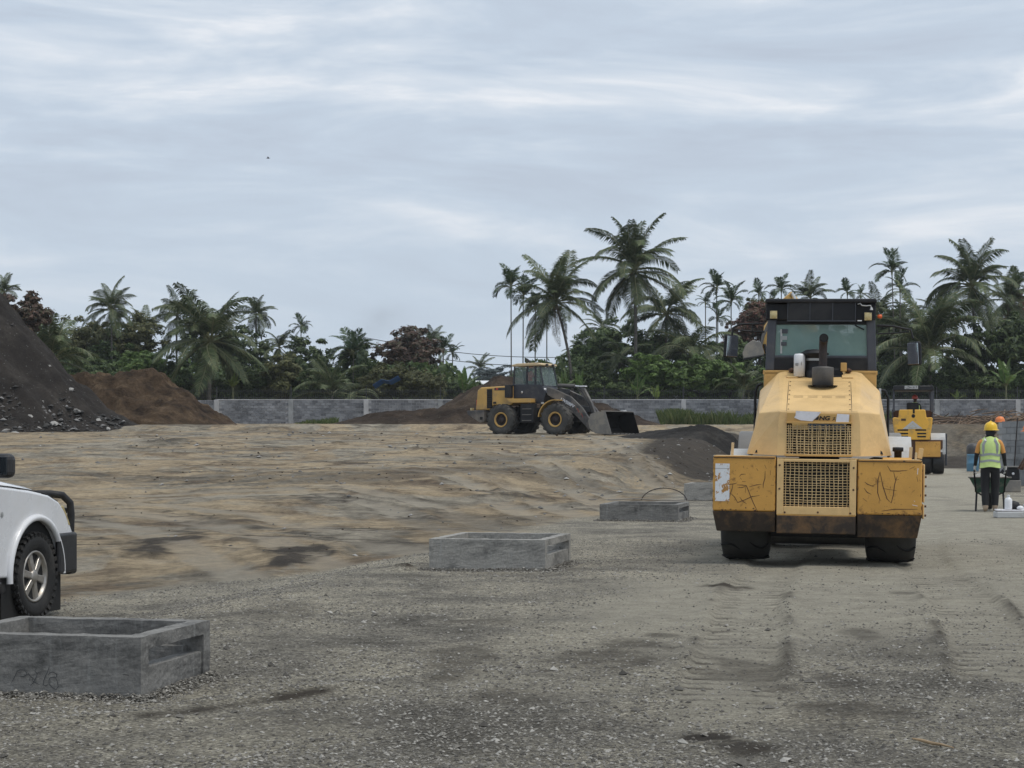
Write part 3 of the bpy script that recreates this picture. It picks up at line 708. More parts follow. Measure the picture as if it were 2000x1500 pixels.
def near_gravel():
    g = np.random.default_rng(3)
    n = 130000
    # even density over the visible wedge, thinning with distance
    y = 7.0 + (26 - 7.0) * g.random(n) ** 1.9
    x = (g.random(n) * 2 - 1) * (0.31 * y + 1.2) + 0.02 * y
    s = x - SL * y
    z, dirt, dark, fines = ground_full(x, y)
    p = (1 - dirt) * (1 - 0.9 * fines) * np.clip(1 - 1.0 * dark, 0, 1) * (0.35 + 1.1 * sstep(0.35, 0.65, fbm(x * 0.8, y * 0.8, 4, 201)))
    inb = np.zeros(n, bool)
    for (bx0, bx1, by0, by1) in BOX_FOOT: inb |= (x > bx0) & (x < bx1) & (y > by0) & (y < by1)
    k = (g.random(n) < p) & ~inb
    x, y, z = x[k], y[k], z[k]
    for (rt, w, d) in BOX_RECT:                    # crushed stone banked against the chamber walls
        nb = 2600; t = g.random(nb); off = 0.02 + 0.16 * g.random(nb) ** 2
        front = g.random(nb) < 0.6
        lx = np.where(front, t * (w + 0.2) - 0.1, w + off); ly = np.where(front, -off, t * (d + 0.1) - 0.1)
        c_, s_ = math.cos(ROAD_RZ), math.sin(ROAD_RZ)
        bx, by = rt[0] + lx * c_ - ly * s_, rt[1] + lx * s_ + ly * c_
        x = np.concatenate([x, bx]); y = np.concatenate([y, by]); z = np.concatenate([z, ground_full(bx, by)[0] + 0.035 * np.clip(1 - off / 0.14, 0, 1) * g.random(nb)])
    r = 0.004 + 0.009 * g.random(len(x)) ** 2.2
    big = g.random(len(x)) < 0.010; r = np.where(big, r * 2.4, r)
    o = link_mesh('gravel', stones_mesh('gravel', x, y, z + r * 0.15, r, 5), M['stone'])
    tag(o, 'loose crushed grey stone strewn over the near gravel', 'gravel', kind='stuff')
def far_stones():
    g = np.random.default_rng(8); n = 3600
    y = 22 + 75 * g.random(n); x = (g.random(n) * 2 - 1) * 0.32 * y
    z, dirt, dark, fines = ground_full(x, y)
    s = x - SL * y
    p = dirt * (0.12 + 0.9 * dark + 0.7 * sstep(-6, -8, s) * sstep(-13, -10, s) * sstep(45, 60, y))
    k = g.random(n) < p
    x, y, z = x[k], y[k], z[k]
    r = (0.015 + 0.075 * g.random(len(x)) ** 3) * np.clip(y / 60, .45, 1.2)
    o = link_mesh('scattered_stones', stones_mesh('scattered_stones', x, y, z + r * 0.2, r, 6), M['stone_pale'])
    tag(o, 'small pale stones scattered over the scraped dirt', 'stones', kind='stuff')
    n = 3500                                     # dark clods along the fresh ridges
    y = 19 + 79 * g.random(n) ** 1.3; x = (g.random(n) * 2 - 1) * 0.32 * y
    z, dirt, dark, fines = ground_full(x, y)
    k = g.random(n) < dirt * np.clip(dark * 1.2 - 0.15, 0, 1)
    x, y, z = x[k], y[k], z[k]; r = (0.012 + 0.045 * g.random(len(x)) ** 2) * np.clip(y / 60, .4, 1.2)
    o = link_mesh('earth_clods', stones_mesh('earth_clods', x, y, z + r * 0.2, r, 7), M['soil_dark'])
    tag(o, 'dark clods of earth along the fresh ridges of the dirt', 'clods', kind='stuff')

# ------------------------------------------------------------------ heaps
def heap(name, label, cat, mat, x0, x1, y0, y1, fn, seed, res=0.22, rough=0.35, group=None):
    nx, ny = int((x1 - x0) / res), int((y1 - y0) / res)
    X, Y = np.meshgrid(np.linspace(x0, x1, nx), np.linspace(y0, y1, ny))
    g = ground_base(X, Y)
    h = fn(X, Y)
    h = h + rough * np.clip(h, 0, 1.5) * (fbm(X * 0.5, Y * 0.5, 5, seed, 0.55) - 0.5) * 1.6
    h = h + 0.55 * rough * sstep(0, 0.5, h) * (fbm(X * 1.6, Y * 1.6, 4, seed + 7, 0.6) - 0.5)
    Z = g + h
    rim = np.minimum(np.minimum(X - x0, x1 - X), np.minimum(Y - y0, y1 - Y))
    Z = np.where(rim < 0.6, np.minimum(Z, g - 0.3), Z)
    keep = h > -0.35
    Q = np.arange(nx * ny).reshape(ny, nx)
    q = np.stack([Q[:-1, :-1].ravel(), Q[:-1, 1:].ravel(), Q[1:, 1:].ravel(), Q[1:, :-1].ravel()], 1)
    q = q[keep.ravel()[q].all(1)]
    used, inv = np.unique(q.ravel(), return_inverse=True)
    V = np.stack([X.ravel(), Y.ravel(), Z.ravel()], 1)[used]
    o = link_mesh(name, np_mesh(name, V, inv.reshape(-1, 4), True), mat)
    tag(o, label, cat, group)
    return o
def cone(X, Y, cx, cy, h, slope, rnd=0.6, sx=1.0, sy=1.0):
    d = np.sqrt(((X - cx) * sx) ** 2 + ((Y - cy) * sy) ** 2 + rnd ** 2) - rnd
    return h - slope * d
def smax(a, b, k=0.5):
    return np.log(np.exp(a / k) + np.exp(b / k)) * k
def big_fn(X, Y):
    an = np.arctan2(Y - 107, X + 35.2)
    d = np.hypot(X + 35.2, Y - 107) * (1 + 0.10 * (fbm(an * 6 + 20, an * 0 + 3.1, 4, 331, 0.6) - 0.5)) + 0.5 * (fbm(X * 0.35, Y * 0.35, 3, 333) - 0.5)
    h = np.interp(d, [0, 2.5, 5.4, 9, 11.6, 13.3, 16], [9.6, 9.0, 7.3, 3.2, 0.9, 0.0, -0.8])
    h2 = np.interp(np.hypot(X + 44, Y - 108), [0, 2, 10, 14], [9.0, 8.8, 2, -0.8])
    return np.maximum(h, h2)
heap('gravel_heap', 'tall black heap of gravelly spoil strewn with pale stones, cut by the frame edge', 'spoil heap', M['soil_black'], -52, -15, 92, 124, big_fn, 301, 0.18, 0.6)
def brown_fn(X, Y):
    a = cone(X, Y, -27.0, 116, 3.5, 0.58, 1.6, 1, 0.8)
    b = cone(X, Y, -23.9, 115, 3.3, 0.62, 1.4, 1, 0.8)
    c = cone(X, Y, -21.8, 113, 1.4, 0.5, 0.8)
    return np.minimum(smax(smax(a, b), c), 2.8)
heap('soil_heap', 'lumpy brown soil heap with flattened top beside the black gravel heap', 'soil heap', M['soil_brown'], -33, -14, 107, 124, brown_fn, 321, 0.14, 0.95)
def mid_fn(X, Y):
    a = cone(X, Y, -0.7, 115, 3.6, 0.85, 0.9, 1, 0.6)
    b = cone(X, Y, 1.6, 115.5, 3.1, 0.50, 1.0, 1, 0.75)
    c = cone(X, Y, -4.0, 112, 1.35, 0.40, 1.0, 0.7, 1.0)
    d = cone(X, Y, -7.2, 111, 1.1, 0.32, 1.0, 0.8, 1.0)
    e = cone(X, Y, 5.2, 112, 1.3, 0.33, 1.0, 0.9, 1.0)
    return smax(smax(smax(smax(a, b), c), d), e, 0.4) - 0.45
heap('soil_heap', 'long dark brown soil heap with a steep peak behind the wheel loader', 'soil heap', M['soil_dark'], -18, 17, 99, 128, mid_fn, 341, 0.17, 0.62)
def coal_fn(X, Y):
    a = cone(X, Y, 11.0, 83, 0.38, 0.3, 0.9, 0.6, 0.9)
    b = cone(X, Y, 9.6, 82.5, 0.28, 0.3, 0.9, 0.7, 0.9)
    c = cone(X, Y, 7.6, 85, 0.25, 0.4, 0.7, 0.5, 0.9)
    return smax(smax(a, b), c, 0.25)
heap('soil_heap', 'low black fresh soil heap beside the left flank of the yellow roller', 'soil heap', M['soil_coal'], 3, 17, 76, 90, coal_fn, 361, 0.10, 0.55)
def bank_fn(X, Y):
    return cone(X, Y, 27.5, 113, 0.55, 0.13, 1.0, 0.6, 1.3)
heap('soil_heap', 'brown earth bank topped with dry branches behind the worker', 'soil heap', M['soil_dark'], 16, 40, 104, 120, bank_fn, 381, 0.25, 0.5)

def heap_height(fn, x, y): return float(ground_base(x, y)) + float(fn(np.array([x]), np.array([y]))[0])
def rock_mesh(seed, sub=2):
    import bmesh
    bm = bmesh.new(); bmesh.ops.create_icosphere(bm, subdivisions=sub, radius=1.0)
    r = random.Random(seed)
    off = Vector((r.uniform(-9, 9), r.uniform(-9, 9), r.uniform(-9, 9)))
    from mathutils import noise as mn
    for v in bm.verts:
        p = v.co.copy()
        v.co = p * (0.8 + 0.55 * mn.noise(p * 1.1 + off) + 0.2 * mn.noise(p * 2.7 + off))
        v.co.z *= 0.62
    me = bpy.data.meshes.new('rock'); bm.to_mesh(me); bm.free()
    me.materials.append(M['stone_pale'])
    return me
ROCKS = [rock_mesh(k) for k in range(5)]
def heap_rocks():
    r = random.Random(4)
    pix = [(95, 716), (380 / 4.41, 1240 / 4.41 + 520), (137, 762), (82, 785), (60, 815), (212, 838), (28, 848), (12, 842), (150, 802), (105, 828), (190, 822), (40, 778), (75, 836), (120, 690)]
    k = 0
    for (px, py) in pix:
        # march along the view ray until it meets the heap
        hit = None
        for Yq in np.arange(93, 112, 0.1):
            X, Z = wx(px, Yq), wz(py, Yq)
            if heap_height(big_fn, X, Yq) > Z or float(ground_base(X, Yq)) > Z: hit = (X, Yq, Z); break
        if not hit: continue
        o = bpy.data.objects.new('rock', ROCKS[k % 5]); COL.objects.link(o); k += 1
        sc = r.uniform(0.14, 0.30)
        o.location = (hit[0], hit[1], hit[2]); o.scale = (sc * 1.3, sc, sc); o.rotation_euler = (r.uniform(-.3, .3), r.uniform(-.3, .3), r.uniform(0, 6))
        tag(o, 'pale rock lying on the face of the black gravel heap', 'rock', 'pale rocks on the black gravel heap')
    g = np.random.default_rng(12); n = 5200
    x = -38 + 19 * g.random(n); y = 92.5 + 13 * g.random(n)
    h = big_fn(x, y); kk = (h > 0.0) & (g.random(n) < np.clip(1.25 * np.exp(-h / 1.7), 0.04, 1))
    x, y, h = x[kk], y[kk], h[kk]; r_ = 0.03 + 0.16 * g.random(len(x)) ** 3.2
    o = link_mesh('heap_stones', stones_mesh('heap_stones', x, y, ground_base(x, y) + h + 0.02, r_, 14), M['stone_dark'])
    tag(o, 'small grey stones strewn over the black gravel heap', 'stones', kind='stuff')
heap_rocks()

# ------------------------------------------------------------------ concrete inlet chambers along the road
ROAD_RZ = -math.atan(SL)
BOX_FOOT = []
BOX_RECT = []
CHIP_A = bpy.data.textures.new('chips', 'CLOUDS'); CHIP_A.noise_scale = 0.12; CHIP_A.noise_depth = 3
CHIP_B = bpy.data.textures.new('pits', 'CLOUDS'); CHIP_B.noise_scale = 0.03; CHIP_B.noise_depth = 2
def chamber(label, px, py, w, d, h, mat, wall=0.10, slot=True):
    """px, py: near right-hand bottom corner in the photo"""
    Y = 3600 * EYE / (py - HZ); X = wx(px, Y)
    c, s = math.cos(ROAD_RZ), math.sin(ROAD_RZ)
    ox, oy = X - w * c, Y - w * s                      # near left corner is the origin
    root = empty('concrete_chamber', (ox, oy, gz(X, Y) - 0.03), ROAD_RZ)
    tag(root, label, 'chamber', 'cast concrete chambers along the gravel road')
    H = h + 0.03
    m = MB(); m.box((w / 2, wall / 2, H / 2), (w, wall, H)); m.build('front_wall', mat, root, 0.008)
    m = MB(); m.box((w / 2, d - wall / 2, H / 2), (w, wall, H)); m.build('back_wall', mat, root, 0.008)
    m = MB(); m.box((w / 2, d - wall - 0.03, H * 0.32), (w - 2 * wall - 0.004, 0.06, H * 0.6)); m.build('inner_ledge', mat, root, 0.006)
    m = MB(); m.box((wall / 2 , d / 2, H / 2), (wall, d - 2 * wall - 0.002, H)); m.build('side_wall', mat, root, 0.006)
    # slotted side: sill below, lintel above, two posts
    z0, z1 = H * 0.52, H * 0.80
    x = w - wall / 2
    m = MB(); m.box((x - 0.012, d / 2, z0 / 2), (wall, d - 2 * wall - 0.002, z0)); m.build('slot_sill', mat, root, 0.006)
    m = MB(); m.box((x, d / 2, (z1 + H) / 2), (wall, d - 2 * wall - 0.002, H - z1)); m.build('slot_lintel', mat, root, 0.006)
    m = MB(); m.box((w / 2, d / 2, 0.02), (w - 2 * wall, d - 2 * wall, 0.03)); m.build('chamber_floor', M['soil_dark'], root)
    BOX_RECT.append(((ox, oy), w, d))
    for o in root.children:
        o.modifiers.clear()
        if o.name.startswith('chamber_floor'): continue
        sd = o.modifiers.new('grid', 'SUBSURF'); sd.subdivision_type = 'SIMPLE'; sd.levels = 5; sd.render_levels = 5
        for tx, st in ((CHIP_A, 0.012), (CHIP_B, 0.005)):
            dp = o.modifiers.new('wear', 'DISPLACE'); dp.texture = tx; dp.strength = st; dp.mid_level = 0.5
    BOX_FOOT.append((min(ox, X) - 0.05, max(ox, X) + d * 0.25 + 0.05, Y - 0.02, Y + d + 0.3))
    return root
b1 = chamber('nearest grey concrete chamber with marker scrawl, in front of the white pickup', 275, 1365, 1.20, 0.98, 0.33, M['concrete_wet'])
b2 = chamber('grey concrete chamber with pale streaks standing alone mid-picture on the gravel', 1065, 1115, 1.27, 1.45, 0.325, M['concrete'])
b3 = chamber('dark stained concrete chamber third along the gravel road', 1325, 1019, 1.36, 1.55, 0.29, M['concrete_wet'])
b4 = chamber('farthest concrete chamber, half hidden behind the rear panel of the yellow roller', 1462, 979, 1.48, 1.5, 0.40, M['concrete'])
# marker scrawl on the first chamber, spaced as in the photo
def scrawl():
    k = 1 / 367.0
    def q(x, y):                                        # photo pixel -> chamber front face
        return ((x + 165) * k, -0.009, (1365 - y) * k + 0.03)
    def z(x, y): return (x / 2000 * 140, 1290 + y / 1143 * 80)
    st = [[(20, 720), (90, 600), (170, 460), (200, 380), (300, 330), (420, 340), (500, 410), (470, 500), (370, 530), (230, 515)],
          [(480, 480), (560, 440), (620, 520), (690, 560), (680, 640), (760, 680), (900, 745)], [(790, 290), (750, 360), (820, 430), (800, 520), (750, 600), (690, 700), (610, 770)],
          [(600, 540), (580, 640)], [(880, 380), (820, 430)], [(1180, 240), (1150, 340), (1080, 480), (1020, 620), (1010, 740), (1080, 770), (1160, 720)],
          [(1160, 460), (1200, 400), (1300, 370), (1400, 420), (1420, 500), (1370, 520), (1220, 530), (1180, 600), (1190, 720), (1290, 820), (1400, 860), (1460, 780), (1430, 620), (1370, 530)]]
    m = MB()
    for s_ in st: m.ribbon([q(*z(*p)) for p in s_], 0.005)
    m.build('marker_scrawl', M['marker'], b1)['kind'] = 'stuff'
    m = MB(); m.ribbon([q(239, 1317), (q(252, 1318))], 0.006); m.build('scratch_mark', M['black'], b1)
scrawl()
near_gravel()
far_stones()

# steel hoop and rods by the farthest chamber
def hoop():
    Y = 42.0
    cx = wx(1297, Y); r = 45 / F * Y; z0 = gz(cx, Y)
    m = MB(); m.tube([(cx + r * math.cos(a), Y, z0 - 0.02 + 0.62 * r * math.sin(a)) for a in np.linspace(0, math.pi, 20)], 0.012, 6)
    tag(m.build('wire_hoop', M['rust_dark']), 'dark bent wire hoop standing on the dirt by the farthest chamber', 'wire')
    for i, (xa, ya, xb, yb) in enumerate([(1250, 964, 1345, 958), (1280, 966, 1340, 962), (1150, 962, 1330, 969)]):
        Ya, Yb = 40.5 + i * 0.5, 41.2 + i * 0.5
        a = (wx(xa, Ya), Ya); b = (wx(xb, Yb), Yb)
        P = [(a[0] + (b[0] - a[0]) * t, a[1] + (b[1] - a[1]) * t) for t in (0, .25, .5, .75, 1)]
        m = MB(); m.tube([(p[0], p[1], gz(*p) + 0.03) for p in P], 0.013, 6)
        tag(m.build('steel_rod', M['steel']), ['longest pale steel rod lying beside the wire hoop', 'short steel rod lying under the wire hoop', 'thin steel rod lying nearest the third chamber'][i], 'rod')
hoop()
# stick lying in the near right foreground
def stick():
    P = []
    for px, py in ((1782, 1449), (1800, 1453), (1822, 1460), (1838, 1462), (1862, 1471)):
        Y = 3600 * EYE / (py - HZ); x = wx(px, Y); P.append((x, Y, gz(x, Y) + 0.014))
    m = MB(); m.tube(P, [0.004, 0.007, 0.008, 0.006, 0.003], 7)
    tag(m.build('stick', M['wood']), 'crooked brown stick lying on the near gravel', 'stick')
stick()
# ------------------------------------------------------------------ block boundary wall with picket fence
WALL_Y = 138.0
def block_wall():
    z0 = 2.45
    xa, xb = wx(365, WALL_Y), wx(2060, WALL_Y)
    root = empty('block_wall', (0, WALL_Y, z0))
    tag(root, 'long grey concrete block boundary wall across the back of the site', 'wall', kind='thing')
    course, bl, g = 0.2, 0.4, 0.028
    rows = 10
    top = rows * course
    m = MB(); m.box(((xa + xb) / 2, 0.10, top / 2 - 0.15), (xb - xa, 0.12, top + 0.3)); m.build('mortar_core', M['mortar'], root)
    pil = [wx(p, WALL_Y) for p in (423, 568, 715, 860, 1010, 1180, 1335, 1484, 1632, 1690, 1830, 1988)]
    r = random.Random(2)
    me = {}
    def bmesh_of(L):
        key = round(L, 3)
        if key not in me:
            q = MB(); q.box((0, 0, 0), (L - g, 0.14, course - g)); 
            x = bpy.data.meshes.new('block'); x.from_pydata(q.v, [], q.f); x.update(); x.materials.append(M['block']); me[key] = x
        return me[key]
    cand = []
    for i in range(rows):
        x = xa + (0.2 if i % 2 else 0.0)
        while x < xb - 0.2:
            cand.append((x + bl / 2, i)); x += bl
    def score(c):                                       # the bays one sees best come first
        px = 1000 + c[0] / WALL_Y * F
        vis = 0
        if 440 < px < 660: vis = 3
        elif 1855 < px < 2005: vis = 2.5
        elif 1300 < px < 1480: vis = 2
        elif 380 < px < 900 or 1180 < px < 2000: vis = 1
        return vis + c[1] * 0.02
    cand.sort(key=score, reverse=True)
    rest = MB()
    for k, (x, i) in enumerate(cand):
        if min(abs(x - p) for p in pil) < 0.2: continue
        zc = i * course + course / 2
        dy = 0.045 - r.uniform(0, 0.03)
        if k < 300:
            o = bpy.data.objects.new('block', bmesh_of(bl)); COL.objects.link(o); o.parent = root
            o.location = (x, dy + 0.04, zc)
        else:
            rest.box((x, dy + 0.04, zc), (bl - g, 0.14, course - g))
    o = rest.build('blocks', M['block'], root); o['kind'] = 'stuff'
    for p in pil:
        m = MB(); m.box((p, 0.08, top / 2 - 0.1), (0.36, 0.34, top + 0.28)); m.build('pillar', M['block_pale'] if r.random() < 0.5 else M['mortar'], root, 0.01)
    m = MB(); m.box(((wx(423, WALL_Y) + xb) / 2, 0.1, top + 0.035), (xb - wx(423, WALL_Y), 0.22, 0.07)); m.build('coping', M['mortar'], root, 0.01)
    # picket fence standing on the wall
    f = empty('picket_fence', (0, WALL_Y + 0.12, z0 + top + 0.07))
    tag(f, 'dark steel picket fence standing on the block wall', 'fence')
    m = MB(); m.box(((xa + xb) / 2, 0, 0.12), (xb - xa, 0.03, 0.03)); m.build('rail', M['fence'], f)
    m = MB(); m.box(((xa + xb) / 2, 0, 0.62), (xb - xa, 0.03, 0.03)); m.build('rail', M['fence'], f)
    m = MB(); x = xa
    while x < xb:
        h = 0.78 + r.uniform(-0.03, 0.03); m.box((x, 0, h / 2), (0.02, 0.02, h), (0, r.uniform(-.03, .03), 0)); x += 0.16
    o = m.build('pickets', M['fence'], f); o['kind'] = 'stuff'
    for p in pil:
        m = MB(); m.box((p, 0, 0.48), (0.07, 0.07, 0.96)); m.build('fence_post', M['fence'], f)
block_wall()

# ------------------------------------------------------------------ palms
def leaflet_strip(V, Fc, base, tip, side, w, mid=None):
    """narrow folded leaflet: two quads and a tip"""
    if mid is None: mid = (base + tip) * 0.5
    n = len(V)
    V += [tuple(base - side * w * 0.35), tuple(base + side * w * 0.35), tuple(mid + side * w), tuple(mid - side * w), tuple(tip)]
    Fc += [(n, n + 1, n + 2, n + 3), (n + 3, n + 2, n + 4, n + 4)]
def frond_mesh(name, pitch, bend, n, lf, lw, fwd, hang, seed, rw=0.011, bare=0.16, twist=0.0):
    """unit-length frond in the plane of +Y, starting at pitch (deg) and bending down by bend (deg) along its run"""
    r = random.Random(seed)
    V, Fc = [], []
    pts, dirs = [], []
    N = 24
    p = Vector((0, 0, 0)); sway = r.uniform(-0.4, 0.4)
    for i in range(N + 1):
        t = i / N
        a = math.radians(pitch - bend * (t ** 1.35))
        d = Vector((sway * t, math.cos(a), math.sin(a))).normalized()
        pts.append(p.copy()); dirs.append(d); p = p + d / N
    def at(t):
        f = t * N; i = min(int(f), N - 1); k = f - i
        return pts[i].lerp(pts[i + 1], k), dirs[i].lerp(dirs[i + 1], k).normalized()
    q = MB(); q.tube(pts, [rw * (1.25 - 1.1 * i / N) for i in range(N + 1)], 4, False)
    V = list(q.v); Fc = list(q.f); nr = len(Fc)
    down = Vector((0, 0, -1))
    for i in range(n):
        t = bare + (1 - bare) * (i + r.uniform(-.3, .3)) / n
        t = min(max(t, bare), 0.995)
        c, d = at(t)
        u = (t - bare) / (1 - bare)
        L = lf * (0.55 + 0.75 * math.sin(math.pi * min(1, u * 0.85 + 0.13))) * (1.0 - 0.35 * u) * r.uniform(0.82, 1.12)
        for sgn in (-1, 1):
            if r.random() < 0.04: continue
            side = d.cross(Vector((0, 0, 1)))
            side = (side.normalized() if side.length > 0.05 else Vector((1, 0, 0))) * sgn
            nrm = side.cross(d).normalized() * sgn
            k = fwd * r.uniform(0.8, 1.2)
            o1 = (side * 1.0 + d * k + nrm * 0.35 * (1 - hang)).normalized()
            o2 = (o1 + down * hang * r.uniform(0.8, 1.6)).normalized()
            mid = c + o1 * L * 0.5
            tip = mid + o2 * L * 0.5
            leaflet_strip(V, Fc, c, tip, d, lw * r.uniform(0.8, 1.2), mid)
    me = bpy.data.meshes.new(name)
    Fc = [tuple(dict.fromkeys(f)) for f in Fc]
    me.from_pydata(V, [], Fc); me.update()
    me.polygons.foreach_set('material_index', [1] * nr + [0] * (len(Fc) - nr))
    return me
COCO = {}
for i, (pitch, bend) in enumerate([(84, 40), (70, 70), (55, 85), (38, 85), (18, 78), (-5, 65), (-35, 45), (-60, 25)]):
    COCO[i] = []
    for j in range(3):
        me = frond_mesh('frond', pitch + (j - 1) * 7, bend * (0.75 + 0.3 * j), 74, 0.245, 0.0085, 0.8, 0.55 + 0.15 * j, 100 + i * 7 + j, 0.013)
        me.materials.append(M['leaf_palm']); me.materials.append(M['rachis']); COCO[i].append(me)
DEAD = frond_mesh('frond', -62, 22, 34, 0.16, 0.006, 0.5, 1.2, 177); DEAD.materials.append(M['leaf_dead']); DEAD.materials.append(M['leaf_dead'])
AREC = {}
for i, (pitch, bend) in enumerate([(80, 35), (62, 65), (40, 95), (18, 100), (-8, 75)]):
    AREC[i] = []
    for j in range(2):
        me = frond_mesh('frond', pitch, bend, 30, 0.33, 0.021, 0.95, 0.35, 200 + i * 7 + j, 0.016, 0.12)
        me.materials.append(M['leaf_areca']); me.materials.append(M['rachis']); AREC[i].append(me)

def trunk_path(x0, y0, z0, x1, y1, z1, sag, n=9):
    P = []
    for i in range(n):
        t = i / (n - 1)
        P.append(Vector((x0 + (x1 - x0) * t + sag * math.sin(math.pi * t), y0 + (y1 - y0) * t, z0 + (z1 - z0) * t)))
    return P
def palm(label, px, py, Y, lpx, bpx, kind='coco', n=22, seed=1, low=0.15, high=1.0, rad=0.16, sag=0.0, group='palms beyond the wall', nuts=0, name=None, wind=0.0, zb=2.5):
    """px, py: crown centre in the photo; lpx: frond length in photo pixels; bpx: trunk foot; low..high: range of frond ages"""
    r = random.Random(seed)
    x, z = wx(px, Y), wz(py, Y)
    xb = wx(bpx, Y)
    root = empty(name or ('coconut_palm' if kind == 'coco' else 'areca_palm'), (xb, Y, zb))
    tag(root, label, 'palm', group)
    L = lpx / F * Y * (1.2 if kind == 'coco' else 1.15)
    n = int(n * 1.35)
    h = z - zb
    if h > 0.5:
        P = trunk_path(0, 0, -0.3, x - xb, 0, h, sag)
        m = MB(); m.tube(P, [rad * (1.35 - 0.6 * min(1, i / 3)) * (1 - 0.25 * i / 8) for i in range(9)], 8)
        m.build('trunk', M['trunk'], root)
    top = Vector((x - xb, 0, h))
    lib = COCO if kind == 'coco' else AREC
    K = len(lib)
    if kind != 'coco':
        m = MB(); m.tube([top + Vector((0, 0, -0.16 * L)), top + Vector((0, 0, -0.02 * L)), top + Vector((0, 0, 0.1 * L))], [rad * 0.8, rad * 1.15, rad * 0.5], 7)
        m.build('crownshaft', M['leaf_lime'] if False else M['rachis'], root)
    for i in range(n):
        t = (i + 0.5) / n
        age = low + (high - low) * t                        # 0 spear ... 1 hanging
        c = min(K - 1, int(age * K))
        az = i * 2.399 + seed + r.uniform(-.6, .6)
        if wind: az += wind * math.sin(az)
        me = lib[c][r.randrange(len(lib[c]))]
        if kind == 'coco' and c == K - 1 and r.random() < 0.35: me = DEAD
        o = bpy.data.objects.new('frond', me); COL.objects.link(o); o.parent = root
        s = L * r.uniform(0.74, 1.08) * (0.8 if c == K - 1 else 1.0)
        o.location = top + Vector((0, 0, r.uniform(-.04, .05) * L)); o.scale = (s, s, s)
        o.rotation_euler = (r.uniform(-.16, .16), r.uniform(-.3, .3), az)
    for i in range(nuts):
        a = i * 2.1
        m = MB(); m.lathe([(0.001, -0.16), (0.09, -0.12), (0.135, 0.0), (0.10, 0.1), (0.001, 0.16)], 'z', (top.x + 0.35 * math.cos(a), top.y + 0.35 * math.sin(a), top.z - 0.35 - 0.12 * (i % 2)), 8)
        m.build('coconut', M['nut'], root)
    return root

palm('tallest coconut palm, with the widest ragged crown, above the loader bucket', 1238, 528, 148, 106, 1233, 'coco', 26, 3, 0.02, 0.98, 0.2, 0.25, nuts=6)
palm('second tallest coconut palm, with bent trunk and drooping fronds, right of the thin areca palms', 1086, 592, 146, 98, 1118, 'coco', 25, 5, 0.02, 0.98, 0.17, 0.5, nuts=4)
palm('broad low coconut palm on a thick dark trunk behind the brown soil heap', 410, 668, 143, 112, 408, 'coco', 28, 8, 0.0, 0.92, 0.24, 0.0, nuts=4)
palm('slim coconut palm with bushy crown rising behind the black heap', 218, 606, 160, 58, 218, 'coco', 22, 11, 0.05, 0.95, 0.13, 0.0)
palm('large coconut palm with the highest crown near the frame edge beyond the worker', 1898, 560, 150, 90, 1915, 'coco', 26, 14, 0.02, 0.95, 0.18, 0.0)
palm('coconut palm with hanging fronds tucked behind the tallest palm', 1302, 615, 156, 84, 1300, 'coco', 24, 17, 0.15, 0.98, 0.17, 0.0)
palm('short coconut palm with long arching fronds behind the roller mirror', 1352, 690, 150, 92, 1345, 'coco', 18, 19, 0.25, 0.85, 0.17, 0.0)
palm('spreading low coconut palm with grey feathery fronds behind the far roller canopy', 1815, 690, 145, 125, 1820, 'coco', 24, 23, 0.02, 0.72, 0.2, 0.0)
palm('small coconut palm with upswept crown in the gap past the broad low palm', 500, 617, 172, 44, 500, 'coco', 18, 27, 0.05, 0.8, 0.13, 0.0)
palm('leaning coconut palm with arching fronds hanging over the black heap', 100, 706, 140, 96, 92, 'coco', 19, 29, 0.0, 0.85, 0.2, 0.0)
palm('dense coconut palm between the slim palm and the broad low palm', 345, 618, 168, 56, 345, 'coco', 20, 31, 0.05, 0.9, 0.14, 0.0)
palm('trunkless young palm with upright fronds above the wall by the blue tarpaulin', 648, 772, 142, 78, 648, 'coco', 11, 33, 0.0, 0.55, 0.15, 0.0, name='young_palm')
palm('palm tip peeping over the crest of the black heap', 8, 572, 190, 34, 8, 'coco', 16, 37, 0.0, 0.7, 0.14, 0.0)
palm('palm crown showing just above the roller cab roof', 1583, 582, 165, 44, 1583, 'coco', 14, 41, 0.05, 0.6, 0.14, 0.0)
palm('pale far palm fading in the gap past the banana clump', 937, 722, 260, 30, 937, 'coco', 14, 43, 0.0, 0.8, 0.15, 0.0)
palm('small palm standing behind the red brown dome tree', 842, 668, 178, 34, 842, 'coco', 16, 47, 0.05, 0.9, 0.12, 0.0)
palm('trunkless young palm with splayed fronds above the wall left of the yellow roller', 1452, 762, 142, 66, 1452, 'coco', 11, 49, 0.05, 0.6, 0.15, 0.0, name='young_palm')
palm('coconut palm half cut by the frame edge beside the highest crown', 1972, 590, 158, 66, 1975, 'coco', 20, 53, 0.05, 0.9, 0.16, 0.0)
palm('dark palm filling the space under the tall areca right of the cab', 1712, 610, 160, 52, 1715, 'coco', 20, 59, 0.1, 0.95, 0.14, 0.0)
palm('palm with fallen fronds lying on the fence by the blue tarpaulin', 690, 775, 141, 60, 690, 'coco', 7, 61, 0.45, 0.7, 0.12, 0.0, name='young_palm')
palm('dark palm left of the red shrubs behind the black heap', 285, 640, 175, 40, 285, 'coco', 16, 63, 0.1, 0.9, 0.12, 0.0)
palm('small dark palm low beside the twin banana leaves', 1140, 690, 165, 40, 1140, 'coco', 16, 67, 0.1, 0.95, 0.12, 0.0)
palm('coconut palm with thin fronds between the two tall palms', 1175, 640, 165, 42, 1178, 'coco', 15, 71, 0.1, 0.95, 0.12, 0.0)
palm('dark palm low behind the middle of the left shrubs', 545, 680, 165, 42, 545, 'coco', 16, 73, 0.1, 0.95, 0.12, 0.0)
